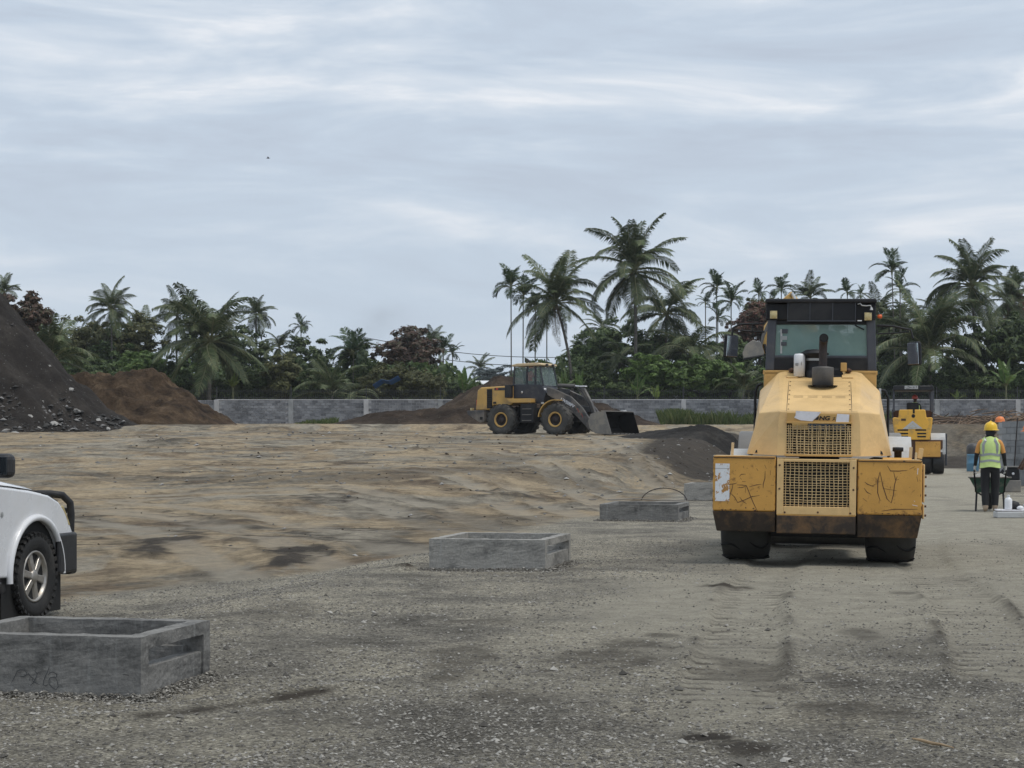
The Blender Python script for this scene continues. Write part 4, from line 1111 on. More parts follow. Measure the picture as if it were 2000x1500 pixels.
palm('palm with drooping crown low behind the loader cab roof', 1210, 702, 152, 60, 1212, 'coco', 18, 75, 0.3, 0.98, 0.14, 0.0)
palm('palm crown filling the space behind the far roller on the inner side', 1760, 640, 158, 62, 1762, 'coco', 20, 77, 0.05, 0.9, 0.14, 0.0)
palm('palm behind the right mirror of the roller with low feathery fronds', 1840, 620, 165, 60, 1842, 'coco', 18, 79, 0.05, 0.9, 0.14, 0.0)
# slender arecas
for (lab, px, py, Y, l, bpx, n, sd) in [
    ('leftmost of the four thin areca palms behind the loader cab', 998, 560, 150, 44, 999, 10, 2),
    ('second of the four thin areca palms behind the loader cab', 1022, 578, 152, 40, 1021, 9, 4),
    ('third of the four thin areca palms behind the loader cab', 1046, 600, 152, 36, 1044, 9, 6),
    ('rightmost of the four thin areca palms behind the loader cab', 1068, 610, 153, 34, 1068, 8, 9),
    ('tall areca palm with spiky crown nearest the left roller mirror', 1400, 562, 156, 38, 1398, 9, 12),
    ('smallest areca palm standing left of the spiky one', 1378, 592, 166, 24, 1378, 8, 15),
    ('thick leafed areca palm just right of the spiky one', 1428, 590, 154, 40, 1428, 11, 18),
    ('low areca crown under the spiky areca palm', 1402, 622, 158, 34, 1402, 8, 20),
    ('round headed areca palm left of the cab roof lamp', 1482, 574, 164, 26, 1482, 9, 22),
    ('areca palm showing over the left end of the cab roof', 1526, 566, 162, 32, 1526, 10, 25),
    ('areca palm with open crown right of the cab roof centre', 1655, 572, 162, 30, 1655, 9, 28),
    ('little areca palm beside the open crowned one', 1680, 578, 166, 22, 1680, 7, 30),
    ('tall leaning areca palm standing above the right end of the cab roof', 1742, 530, 152, 42, 1752, 10, 35),
    ('areca palm crown below the tall leaning one', 1758, 566, 154, 36, 1758, 9, 36),
    ('lone areca palm with tidy crown left of the sky gap', 588, 638, 165, 27, 588, 10, 38),
    ('short areca palm just left of the lone tidy one', 576, 668, 168, 24, 576, 8, 39),
    ('areca palm right of the red brown dome tree', 866, 682, 160, 30, 866, 9, 40),
    ('areca palm at the edge of the sky gap above the banana clump', 884, 690, 166, 26, 884, 8, 42),
    ('areca palm near the corner of the frame beyond the large palm', 1990, 556, 158, 34, 1990, 9, 44),
    ('feathery clump palm with bright tips left of the dome tree', 690, 690, 150, 52, 690, 15, 46)]:
    palm(lab, px, py, Y, l, bpx, 'areca', n, sd, 0.0, 0.95, 0.075, 0.0, 'areca palms beyond the wall')

# ------------------------------------------------------------------ broad-leaved trees and shrubs
def crown_mesh(name, seed, n_cl, per, leaf, flat=0.8, open_=0.0):
    """leaf clumps spread through a lumpy crown of unit radius"""
    g = np.random.default_rng(seed)
    C = []
    lob = g.normal(size=(7, 3)); lob /= np.linalg.norm(lob, axis=1)[:, None]; lob = lob * 0.48 * np.array([1, 1, 0.7]); lr = 0.38 + 0.24 * g.random(7)
    while len(C) < n_cl:
        k = g.integers(7); d = g.normal(size=3); d /= np.linalg.norm(d)
        p = lob[k] + d * lr[k] * (0.45 + 0.55 * g.random() ** 0.4)
        if p[2] < -0.62: continue
        C.append(p)
    C = np.array(C)
    cs = 0.08 + 0.09 * g.random(n_cl)
    ctr = np.repeat(C, per, 0); sz = np.repeat(cs, per)
    off = g.normal(size=(n_cl * per, 3)); off /= np.linalg.norm(off, axis=1)[:, None]
    off *= (g.random((n_cl * per, 1)) ** 0.5)
    P = ctr + off * sz[:, None] * np.array([1.2, 1.2, 0.75])
    N = off + 0.7 * ctr + 0.55 * g.normal(size=P.shape) + np.array([0, 0, 0.5])
    N /= np.linalg.norm(N, axis=1)[:, None]
    a = np.cross(N, g.normal(size=P.shape)); a /= np.linalg.norm(a, axis=1)[:, None]
    b = np.cross(N, a)
    s = leaf * (0.6 + 0.8 * g.random(len(P)))[:, None]
    V = np.stack([P - a * s, P + b * s * 0.42, P + a * s, P - b * s * 0.42], 1)
    V[:, 2, 2] -= s[:, 0] * 0.25
    V = V.reshape(-1, 3); V[:, 2] *= flat
    Fq = np.arange(len(V)).reshape(-1, 4)
    return np_mesh(name, V, Fq, False)
CROWN = {}
for kind, args in {'fine': (95, 75, 0.050), 'mid': (75, 62, 0.066), 'big': (52, 45, 0.10)}.items():
    CROWN[kind] = [args, {}]
CB = {}
def crown_for(kind, var, mat):
    key = (kind, var, mat)
    if key not in CB:
        a = CROWN[kind][0]
        if (kind, var) not in CB: CB[(kind, var)] = crown_mesh('crown', 400 + var * 13 + len(kind), *a)
        me = CB[(kind, var)].copy(); me.materials.clear(); me.materials.append(M[mat]); CB[key] = me
    return CB[key]
TREE_N = [0]
def tree(label, px, py, Y, rx, ry, mat='leaf_green', kind='fine', name='broadleaf_tree', cat='tree', group=None, trunk=True, zb=2.5, th=0.12):
    """px, py centre of the crown, rx, ry its half sizes in photo pixels"""
    TREE_N[0] += 1; k = TREE_N[0]; r = random.Random(k)
    X, Z = wx(px, Y), wz(py, Y)
    root = empty(name, (X, Y, zb)); tag(root, label, cat, group)
    ax, az = 1.22 * rx / F * Y, 1.28 * ry / F * Y
    h = Z - zb
    if trunk:
        m = MB(); m.tube([(0, 0, -0.3), (r.uniform(-.1, .1) * ax, 0, h * 0.45), (r.uniform(-.15, .15) * ax, 0, h * 0.95)], [th * 1.3, th, th * 0.6], 7)
        for i in range(6):
            an = i * 1.05 + r.random(); zz = h * r.uniform(0.35, 0.7)
            m.tube([(0, 0, zz), (ax * .35 * math.cos(an), ax * .35 * math.sin(an), zz + az * .35), (ax * .65 * math.cos(an), ax * .65 * math.sin(an), zz + az * .7)], [th * .55, th * .4, th * .15], 5)
        m.build('trunk', M['trunk_dark'], root)
    # a crown of two or three overlapping leaf bodies, joined in one object through shared data
    me = crown_for(kind, k % 4, mat)
    o = bpy.data.objects.new('crown', me); COL.objects.link(o); o.parent = root
    o.location = (0, 0, h); o.scale = (ax * 1.12, ax * 1.05, az * 1.35); o.rotation_euler = (0, 0, k * 1.7)
    o2 = bpy.data.objects.new('crown', crown_for(kind, (k + 1) % 4, mat)); COL.objects.link(o2); o2.parent = root
    o2.location = (r.uniform(-.25, .25) * ax, ax * 0.25, h - az * 0.3); o2.scale = (ax * 0.95, ax * 0.9, az * 1.1); o2.rotation_euler = (0, 0, k * 2.9 + 1)
    return root
BG = 'trees beyond the wall'
tree('red brown dome shaped tree left of the loader', 785, 695, 158, 78, 58, 'leaf_red', 'fine', group=BG)
tree('olive tree with dull leaves between the slim palm and the broad palm', 255, 662, 165, 62, 48, 'leaf_olive', 'fine', group=BG)
tree('dark olive tree behind the leaning palm and the black heap', 165, 668, 165, 60, 50, 'leaf_olive', 'fine', group=BG)
tree('reddish shrubby tree growing over the crest of the black heap', 38, 608, 118, 52, 46, 'leaf_red', 'mid', group=BG)
tree('tree with pinkish young leaves behind the left mirror of the roller', 1482, 622, 160, 50, 34, 'leaf_pink', 'fine', group=BG)
tree('second pinkish tree low between the areca palms and the mirror', 1445, 652, 160, 34, 36, 'leaf_pink', 'fine', group=BG)
tree('dark green tree behind the tallest palm trunk', 1200, 672, 160, 62, 50, 'leaf_green', 'fine', group=BG)
tree('dense dark tree under the hanging palm fronds', 1290, 690, 158, 66, 56, 'leaf_green', 'fine', group=BG)
tree('green tree behind the roller mirror and the young palm', 1410, 700, 156, 60, 52, 'leaf_green', 'mid', group=BG)
tree('glossy green tree at the frame edge above the banana plant', 1965, 655, 148, 62, 56, 'leaf_green', 'mid', group=BG)
tree('glossy green tree left of the one at the frame edge', 1905, 705, 152, 58, 54, 'leaf_green', 'mid', group=BG)
tree('dark tree behind the spreading low palm', 1790, 730, 160, 66, 58, 'leaf_green', 'fine', group=BG)
tree('dark tree behind the right side of the cab roof', 1735, 650, 165, 56, 60, 'leaf_green', 'fine', group=BG)
tree('reddish leaved tree at the corner of the frame behind the palms', 1985, 605, 170, 36, 36, 'leaf_pink', 'fine', group=BG)
tree('pale hazy tree far off in the sky gap', 965, 735, 250, 34, 24, 'leaf_hazed', 'fine', group=BG)
tree('yellowish green tree behind the areca palms left of the cab', 1495, 605, 168, 36, 36, 'leaf_olive', 'fine', group=BG)
tree('dark tree behind the thick trunk of the broad low palm', 440, 690, 168, 76, 60, 'leaf_green', 'fine', group=BG)
tree('dark tree under the lone tidy areca palm', 590, 712, 160, 56, 50, 'leaf_green', 'fine', group=BG)
tree('green tree with loose crown left of the dome tree', 700, 722, 152, 46, 48, 'leaf_green', 'mid', group=BG)
tree('dark tree hidden behind the roller cab', 1620, 700, 168, 90, 70, 'leaf_green', 'fine', group=BG)
tree('dark tree behind the hood of the roller', 1545, 690, 165, 60, 66, 'leaf_green', 'fine', group=BG)
tree('dark tree behind the slim palm trunk', 215, 720, 160, 60, 50, 'leaf_green', 'fine', group=BG)
tree('dark tree between the two tall palms', 1130, 720, 160, 46, 44, 'leaf_green', 'fine', group=BG)
tree('dark tree at the back between the leaning palm and the slim palm', 95, 690, 170, 60, 55, 'leaf_green', 'fine', group=BG)
SH = 'shrubs along the wall'
for (lab, px, py, Y, rx, ry, mat, kd) in [
    ('bright green shrub just above the top of the brown heap', 285, 712, 145, 52, 38, 'leaf_light', 'mid'),
    ('dark shrub behind the crest of the brown heap', 345, 745, 144, 48, 36, 'leaf_green', 'fine'),
    ('dark shrub left of the thick palm trunk', 385, 758, 145, 34, 28, 'leaf_olive', 'fine'),
    ('shrub with dense dark leaves right of the pale banana plant', 505, 742, 147, 48, 40, 'leaf_green', 'fine'),
    ('tall olive shrub above the pillared part of the wall', 562, 738, 146, 52, 46, 'leaf_olive', 'fine'),
    ('small green shrub left of the trunkless young palm', 608, 755, 144, 34, 30, 'leaf_green', 'fine'),
    ('round yellowish green shrub under the dome tree', 768, 745, 145, 58, 42, 'leaf_olive', 'fine'),
    ('olive shrub right of the yellowish green one', 828, 752, 144, 46, 36, 'leaf_olive', 'fine'),
    ('low shrub at the foot of the banana clump', 885, 768, 146, 34, 22, 'leaf_green', 'fine'),
    ('shrub behind the lower part of the palm with the bent trunk', 1160, 750, 146, 48, 36, 'leaf_green', 'fine'),
    ('bright leafed shrub right of the tallest palm trunk', 1275, 735, 146, 50, 40, 'leaf_light', 'mid'),
    ('bright flat topped shrub above the wall left of the mirror', 1345, 732, 145, 56, 42, 'leaf_light', 'mid'),
    ('leafy shrub under the left mirror of the roller', 1425, 735, 146, 54, 42, 'leaf_light', 'mid'),
    ('dark shrub beside the hood of the roller', 1480, 752, 146, 44, 34, 'leaf_green', 'fine'),
    ('dark shrub behind the far roller canopy', 1760, 760, 147, 46, 34, 'leaf_green', 'fine'),
    ('dark shrub right of the far roller canopy', 1850, 752, 146, 52, 38, 'leaf_green', 'fine'),
    ('dark leafy shrub above the worker with the yellow helmet', 1925, 755, 147, 46, 34, 'leaf_green', 'mid'),
    ('shrub at the frame edge behind the large banana plant', 1995, 742, 148, 44, 46, 'leaf_green', 'mid'),
    ('dark shrub behind the loader cab', 1070, 758, 146, 46, 28, 'leaf_green', 'fine'),
    ('dark shrub filling the gap behind the tallest palm foot', 1225, 765, 145, 44, 26, 'leaf_green', 'fine'),
    ('dark shrub left of the trunk of the slim palm', 160, 735, 145, 54, 36, 'leaf_green', 'fine'),
    ('dark shrub behind the thick palm trunk', 440, 752, 150, 54, 36, 'leaf_green', 'fine'),
    ('dark shrub behind the trunkless young palm', 660, 758, 150, 50, 34, 'leaf_green', 'fine'),
    ('dark shrub behind the young palm left of the roller', 1380, 762, 150, 60, 30, 'leaf_green', 'fine'),
    ('dark shrub behind the middle of the roller hood', 1590, 758, 148, 80, 40, 'leaf_green', 'fine'),
    ('dark shrub behind the roller on the far roller side', 1690, 752, 150, 60, 42, 'leaf_green', 'fine'),
    ('small dark shrub at the edge of the sky gap', 925, 762, 160, 28, 22, 'leaf_green', 'fine')]:
    tree(lab, px, py, Y, rx, ry, mat, kd, 'shrub', 'shrub', SH, True, 2.5, 0.05)

# ------------------------------------------------------------------ banana plants
def banana_leaf(pitch, bend, seed, wid=0.15):
    r = random.Random(seed); V, Fc = [], []
    N = 16; p = Vector((0, 0, 0)); pts = []; ds = []
    for i in range(N + 1):
        t = i / N; a = math.radians(pitch - bend * t ** 1.6); d = Vector((0, math.cos(a), math.sin(a)))
        pts.append(p.copy()); ds.append(d); p = p + d / N
    for i in range(2, N):
        t0, t1 = i / N, (i + 1) / N
        w0 = wid * math.sin(math.pi * min(1, ((t0 - .1) / .9)) ** 0.75); w1 = wid * math.sin(math.pi * min(1, (t1 - .1) / .9) ** 0.75)
        for sg in (-1, 1):
            n = len(V); gap = 0.0 if r.random() < .7 else 0.012
            up0 = ds[i].cross(Vector((sg, 0, 0))) * sg
            fold = r.uniform(0.05, 0.4)
            V += [tuple(pts[i]), tuple(pts[i + 1] - ds[i] * gap), tuple(pts[i + 1] - ds[i] * gap + Vector((sg * w1, 0, -abs(w1) * fold))), tuple(pts[i] + Vector((sg * w0, 0, -abs(w0) * fold)))]
            Fc.append((n, n + 1, n + 2, n + 3))
    q = MB(); q.tube(pts, [0.016 * (1.2 - t / N) for t in range(N + 1)], 4, False)
    n = len(V); V += q.v; nf = len(Fc); Fc += [tuple(i + n for i in f) for f in q.f]
    me = bpy.data.meshes.new('leaf'); me.from_pydata(V, [], Fc); me.update()
    me.polygons.foreach_set('material_index', [0] * nf + [1] * (len(Fc) - nf))
    return me
BAN = [banana_leaf(a, b, 500 + i) for i, (a, b) in enumerate([(86, 15), (74, 35), (62, 60), (48, 85), (30, 80)])]
def banana(label, px, pyb, Y, lpx, n, seed, mat='leaf_banana', stem=0.25, spread=1.0, group='banana plants along the wall'):
    """px, pyb: where the leaves start; lpx leaf length in photo pixels"""
    r = random.Random(seed); L = lpx / F * Y
    z = wz(pyb, Y); zb = 2.5
    root = empty('banana_plant', (wx(px, Y), Y, zb)); tag(root, label, 'banana plant', group)
    h = max(0.3, z - zb)
    m = MB(); m.tube([(0, 0, -0.3), (0.02, 0, h * 0.5), (0, 0, h + 0.1)], [0.13, 0.10, 0.06], 8); m.build('stem', M['rachis'], root)
    for i in range(n):
        c = min(4, int((i / n) * 5 * spread))
        me = BAN[c].copy() if False else BAN[c]
        key = ('ban', c, mat)
        if key not in CB:
            q = BAN[c].copy(); q.materials.append(M[mat]); q.materials.append(M['rachis']); CB[key] = q
        o = bpy.data.objects.new('leaf', CB[key]); COL.objects.link(o); o.parent = root
        s = L * r.uniform(.8, 1.1); o.scale = (s, s, s); o.location = (0, 0, h); o.rotation_euler = (0, 0, i * 2.399 + seed)
    return root
banana('tall banana plant with upright leaves right of the dome tree', 905, 768, 143, 52, 8, 1, 'leaf_banana', 0.3, 0.5)
banana('second banana plant of the clump beside the loader exhaust side', 922, 775, 144, 46, 6, 4, 'leaf_banana', 0.3, 0.45)
banana('banana plant with one pale upright leaf behind the loader windscreen', 1102, 768, 142.5, 46, 6, 6, 'leaf_banana', 0.3, 0.5)
banana('banana plant right of the loader cab below the bent palm', 1133, 766, 143, 44, 6, 8, 'leaf_banana', 0.3, 0.6)
banana('small lime green banana sucker above the wall right of the loader', 1283, 782, 140.5, 34, 6, 10, 'leaf_lime', 0.2, 0.7)
banana('pale banana plant beside the thick trunk of the broad low palm', 455, 758, 143, 34, 8, 12, 'leaf_lime', 0.2, 0.9)
banana('large banana plant with broad drooping leaves above the block wall at the frame edge', 1965, 755, 142, 60, 9, 14, 'leaf_banana', 0.4, 1.0)
banana('little lime banana shoot behind the wall right of the far roller', 1868, 782, 140.5, 26, 4, 16, 'leaf_lime', 0.2, 0.8)
banana('single pale banana shoot left of the large banana plant', 1908, 782, 140.5, 28, 3, 18, 'leaf_lime', 0.2, 0.5)
banana('banana plant with grey green leaves under the roller mirror', 1462, 770, 144, 44, 7, 20, 'leaf_banana', 0.3, 0.9)
banana('banana plant half hidden behind the tallest palm trunk', 1245, 775, 143, 48, 7, 22, 'leaf_banana', 0.3, 0.8)

# --- dark undergrowth that closes the view under the trees: one uncountable mass
def undergrowth():
    g = np.random.default_rng(77); n = 60000
    x = wx(20, 165) + (wx(2080, 165) - wx(20, 165)) * g.random(n); y = 150 + 30 * g.random(n)
    px = 1000 + x / y * F
    gap = sstep(60, 25, np.abs(px - 945))
    hmax = (3.2 + 3.6 * fbm(x * 0.15, y * 0.1, 3, 501)) * (1 - 0.72 * gap)
    z = 2.4 + hmax * g.random(n) ** 0.8
    P = np.stack([x, y, z], 1)
    N = g.normal(size=P.shape); N /= np.linalg.norm(N, axis=1)[:, None]
    a = np.cross(N, g.normal(size=P.shape)); a /= np.linalg.norm(a, axis=1)[:, None]; b = np.cross(N, a)
    s = (0.18 + 0.22 * g.random(n))[:, None]
    V = np.stack([P - a * s, P + b * s * .5, P + a * s, P - b * s * .5], 1).reshape(-1, 3)
    o = link_mesh('undergrowth', np_mesh('undergrowth', V, np.arange(len(V)).reshape(-1, 4)), M['leaf_green'])
    tag(o, 'dark tangled undergrowth under the palms beyond the wall', 'undergrowth', kind='stuff')
undergrowth()
def grass():
    g = np.random.default_rng(5)
    spots = [(1290, 1490, 130.5, 137.2, 14000, 0.62), (575, 660, 134, 137.3, 1500, 0.30), (1840, 1860, 131, 137, 200, 0.4), (1690, 1750, 131, 137, 1200, 0.6)]
    xs, ys, hs = [], [], []
    for (a, b, y0, y1, n, h) in spots:
        y = y0 + (y1 - y0) * g.random(n); px = a + (b - a) * g.random(n)
        xx = (px - 1000) / F * y
        xs.append(xx); ys.append(y); hs.append(h * (0.1 + 1.6 * sstep(0.3, 0.7, fbm(xx * 0.5, y * 0.4, 4, 601))) * (0.4 + 0.8 * g.random(n)))
    x = np.concatenate(xs); y = np.concatenate(ys); h = np.concatenate(hs); n = len(x)
    z = ground_full(x, y)[0] - 0.02
    a = g.random(n) * 6.283; w = 0.02 + 0.02 * g.random(n)
    dx, dy = np.cos(a) * w, np.sin(a) * w; lx, ly = (g.random(n) - .5) * h * 0.9, (g.random(n) - .5) * h * 0.5
    V = np.stack([np.stack([x - dx, y - dy, z], 1), np.stack([x + dx, y + dy, z], 1), np.stack([x + lx * .4 + dx * .7, y + ly * .4, z + h * .6], 1), np.stack([x + lx, y + ly, z + h], 1)], 1).reshape(-1, 3)
    o = link_mesh('grass', np_mesh('grass', V, np.arange(len(V)).reshape(-1, 4)), M['grass'])
    tag(o, 'green grass growing along the foot of the block wall', 'grass', kind='stuff')
grass()

# ------------------------------------------------------------------ houses, tarpaulin, cables, smoke
def house(label, px0, px1, pyt, pye, Y):
    x0, x1 = wx(px0, Y), wx(px1, Y); zt, ze = wz(pyt, Y), wz(pye, Y)
    root = empty('house', ((x0 + x1) / 2, Y, 2.5)); tag(root, label, 'house', 'houses beyond the trees')
    w = x1 - x0; d = 5.0
    m = MB(); m.box((0, d / 2, (ze - 2.5) / 2 - 0.1), (w * 0.92, d * 0.92, ze - 2.5 + 0.2)); m.build('wall', M['house'], root)
    m = MB(); m.hexa([(-w / 2, 0, ze - 2.5), (w / 2, 0, ze - 2.5), (w / 2, d, ze - 2.5), (-w / 2, d, ze - 2.5)],
                     [(-w / 2 - .1, d * .45, zt - 2.5), (w / 2 + .1, d * .45, zt - 2.5), (w / 2 + .1, d * .55, zt - 2.5), (-w / 2 - .1, d * .55, zt - 2.5)]); m.build('roof', M['roof_white'], root)
    for i in (-1, 1):
        m = MB(); m.box((i * w * .22, 0.18, (ze - 2.5) * .5), (0.8, 0.06, 0.9)); m.build('window', M['glass_dark'], root)
house('white roofed house showing between the dome tree and the banana clump', 808, 880, 722, 748, 176)
house('white roofed house showing behind the leaves left of the roller mirror', 1322, 1372, 748, 766, 152)
house('white roofed house glimpsed beside the loader lift arms', 1138, 1178, 738, 758, 160)
house('low white building behind the banana clump left of the loader cab', 912, 985, 742, 760, 190)
def tarp():
    Y = 141.5
    P = [(728, 752), (745, 741), (760, 744), (778, 734)]
    V, Fc = [], []
    for i, (a, b) in enumerate(P):
        V += [(wx(a, Y), Y, wz(b, Y)), (wx(a + 4, Y), Y + 0.7, wz(b + 7, Y))]
    Fc = [(2 * i, 2 * i + 1, 2 * i + 3, 2 * i + 2) for i in range(len(P) - 1)]
    q = MB(); q.add(V, Fc)
    o = q.build('tarpaulin', M['tarp']); md = o.modifiers.new('s', 'SOLIDIFY'); md.thickness = 0.02
    tag(o, 'crumpled blue tarpaulin among the leaves above the wall', 'tarpaulin')
tarp()
def cables():
    Y = 186.0
    for k, (xa, ya, xb, yb, lab) in enumerate([(690, 655, 1190, 696, 'upper power cable crossing the sky gap left of the tall palms'), (690, 672, 1190, 713, 'lower power cable crossing the sky gap left of the tall palms')]):
        a = Vector((wx(xa, Y), Y, wz(ya, Y))); b = Vector((wx(xb, Y), Y, wz(yb, Y)))
        m = MB(); m.tube([a.lerp(b, t) + Vector((0, 0, -0.9 * math.sin(math.pi * t))) for t in np.linspace(0, 1, 14)], 0.035, 5)
        tag(m.build('power_cable', M['cable']), lab, 'cable', 'power cables')
    for px, lab in ((690, 'wooden power pole hidden behind the feathery clump palm'), (1190, 'wooden power pole hidden behind the tall palms')):
        root = empty('power_pole', (wx(px, Y), Y + 0.15, 2.4)); tag(root, lab, 'pole', 'power poles')
        zt = wz(650 if px < 900 else 690, Y) - 2.4
        m = MB(); m.tube([(0, 0, -0.3), (0, 0, zt)], [0.16, 0.11], 8); m.build('post', M['wood'], root)
        m = MB(); m.box((0, 0, zt - 0.35), (0.1, 1.6, 0.1)); m.build('crossarm', M['wood'], root)
cables()
def smoke():
    m, n, l, b = new_mat('thin smoke'); n.remove(b)
    v = n.new('ShaderNodeVolumePrincipled'); v.inputs['Color'].default_value = (0.42, 0.42, 0.44, 1)
    t = n.new('ShaderNodeTexCoord'); nz = noise(n, l, t.outputs['Object'], 1.5, 4, 0.6)
    ln = n.new('ShaderNodeVectorMath'); ln.operation = 'LENGTH'; l.new(t.outputs['Object'], ln.inputs[0])
    fall = n.new('ShaderNodeMapRange'); fall.inputs[1].default_value = 0.25; fall.inputs[2].default_value = 1.0; fall.inputs[3].default_value = 1.0; fall.inputs[4].default_value = 0.0
    l.new(ln.outputs['Value'], fall.inputs[0])
    mr = n.new('ShaderNodeMapRange'); mr.inputs[1].default_value = 0.35; mr.inputs[2].default_value = 0.75; mr.inputs[4].default_value = 0.10; l.new(nz.outputs[0], mr.inputs[0])
    mu = n.new('ShaderNodeMath'); mu.operation = 'MULTIPLY'; l.new(fall.outputs[0], mu.inputs[0]); l.new(mr.outputs[0], mu.inputs[1])
    l.new(mu.outputs[0], v.inputs['Density']); l.new(v.outputs[0], n['Material Output'].inputs['Volume'])
    Y = 230
    q = MB(); q.lathe([(0.01, -1)] + [(math.cos(a), math.sin(a)) for a in np.linspace(-1.4, 1.4, 9)] + [(0.01, 1)], 'z', (0, 0, 0), 16)
    o = q.build('smoke', m); o.location = (wx(738, Y), Y, wz(632, Y)); o.scale = (5.2, 3.0, 3.2); o.rotation_euler = (0, math.radians(-22), 0)
    tag(o, 'faint grey smoke drifting above the red brown dome tree', 'smoke', kind='stuff')
smoke()
# ------------------------------------------------------------------ lettering, wheels
def text(s, size, loc, rot, mat, parent, shear=0.0, ext=0.001, bold=0.0, sx=1.0, align='LEFT'):
    c = bpy.data.curves.new('lettering', 'FONT'); c.body = s; c.size = size; c.extrude = ext; c.shear = shear; c.offset = bold; c.align_x = align
    t = bpy.data.objects.new('lettering_curve', c); COL.objects.link(t)
    dg = bpy.context.evaluated_depsgraph_get()
    me = bpy.data.meshes.new_from_object(t.evaluated_get(dg)); me.name = 'lettering'
    bpy.data.objects.remove(t); bpy.data.curves.remove(c)
    me.materials.clear(); me.materials.append(mat)
    o = bpy.data.objects.new('lettering', me); COL.objects.link(o); o.parent = parent; o.location = loc; o.rotation_euler = rot; o.scale = (sx, 1, 1)
    o['kind'] = 'stuff'
    return o
def tyre_prof(R, w, rim):
    h = w / 2
    return [(rim, -h * 0.72), (rim + (R - rim) * .25, -h * 0.95), (rim + (R - rim) * .6, -h), (R * 0.955, -h * 0.93), (R * 0.985, -h * 0.72), (R, -h * 0.3), (R, h * 0.3),
            (R * 0.985, h * 0.72), (R * 0.955, h * 0.93), (rim + (R - rim) * .6, h), (rim + (R - rim) * .25, h * 0.95), (rim, h * 0.72)]
def wheel(parent, c, R, w, rim, side, tyre_m, rim_m, lugs=20, lug_h=0.035, lug_w=0.09, style='plant', name='wheel', ang=0.35, notch=0):
    """a wheel on an axle along local x; side = +1 when the outer face looks to +x"""
    wh = empty(name, c, 0, parent)
    m = MB(); m.lathe(tyre_prof(R - lug_h * 0.6, w, rim), 'x', n=40)
    for i in range(lugs):
        for s in (-1, 1):
            a = 2 * math.pi * (i + (0.5 if s > 0 else 0)) / lugs
            m.M = Matrix.Rotation(a, 4, 'X')
            m.box((s * w * 0.26, 0, R - lug_h * 0.55), (w * 0.46, lug_w, lug_h * 1.1), (0, s * 0.06, s * ang))
            m.box((s * w * 0.475, 0, R - lug_h * 1.6), (w * 0.06, lug_w * 0.9, lug_h * 1.8))
    m.M = Matrix.Identity(4)
    m.build('tyre', tyre_m, wh)
    if notch:
        for i in range(notch):
            for s in (-1, 1):
                a0 = 2 * math.pi * (i + (0.5 if s > 0 else 0)) / notch
                P = []
                for t in np.linspace(0, 1, 7):
                    x = s * w * (0.10 + 0.38 * t); a = a0 + 0.16 * math.sin(t * 2.6) * (1 if s > 0 else -1)
                    rr_ = R - lug_h * 0.6 - 0.003 - 0.022 * max(0, abs(x) / w - .36) / .12
                    P.append((x, rr_ * math.cos(a), rr_ * math.sin(a)))
                m = MB(); m.tube(P, [.005, .011, .014, .014, .014, .014, .010], 6); m.build('tread_notch', M['black_deep'], wh)
    m = MB(); s = side; h = w / 2
    if style == 'plant':
        m.lathe([(rim * 1.03, s * h * 0.80), (rim * 0.97, s * h * 0.86), (rim * 0.84, s * h * 0.80), (rim * 0.80, s * h * 0.6)], 'x', n=32)
        m.build('rim', rim_m, wh)
        m = MB(); m.lathe([(rim * 0.80, s * h * 0.6), (rim * .74, s * h * .3), (rim * 0.61, s * h * 0.25), (rim * 0.45, s * h * 0.30), (rim * 0.42, s * h * 0.55), (0.001, s * h * 0.6)], 'x', n=24)
        for i in range(10):
            a = i * math.pi / 5
            m.lathe([(0.02, s * h * 0.34), (0.001, s * h * 0.36)], 'x', (0, rim * .53 * math.cos(a), rim * .53 * math.sin(a)), 6)
        m.build('hub', M['rust_dark'], wh)
        m = MB(); m.lathe([(rim * 1.0, -s * h * 0.5), (0.001, -s * h * 0.45)], 'x', n=20); m.build('inner_disc', M['black_deep'], wh)
    return wh

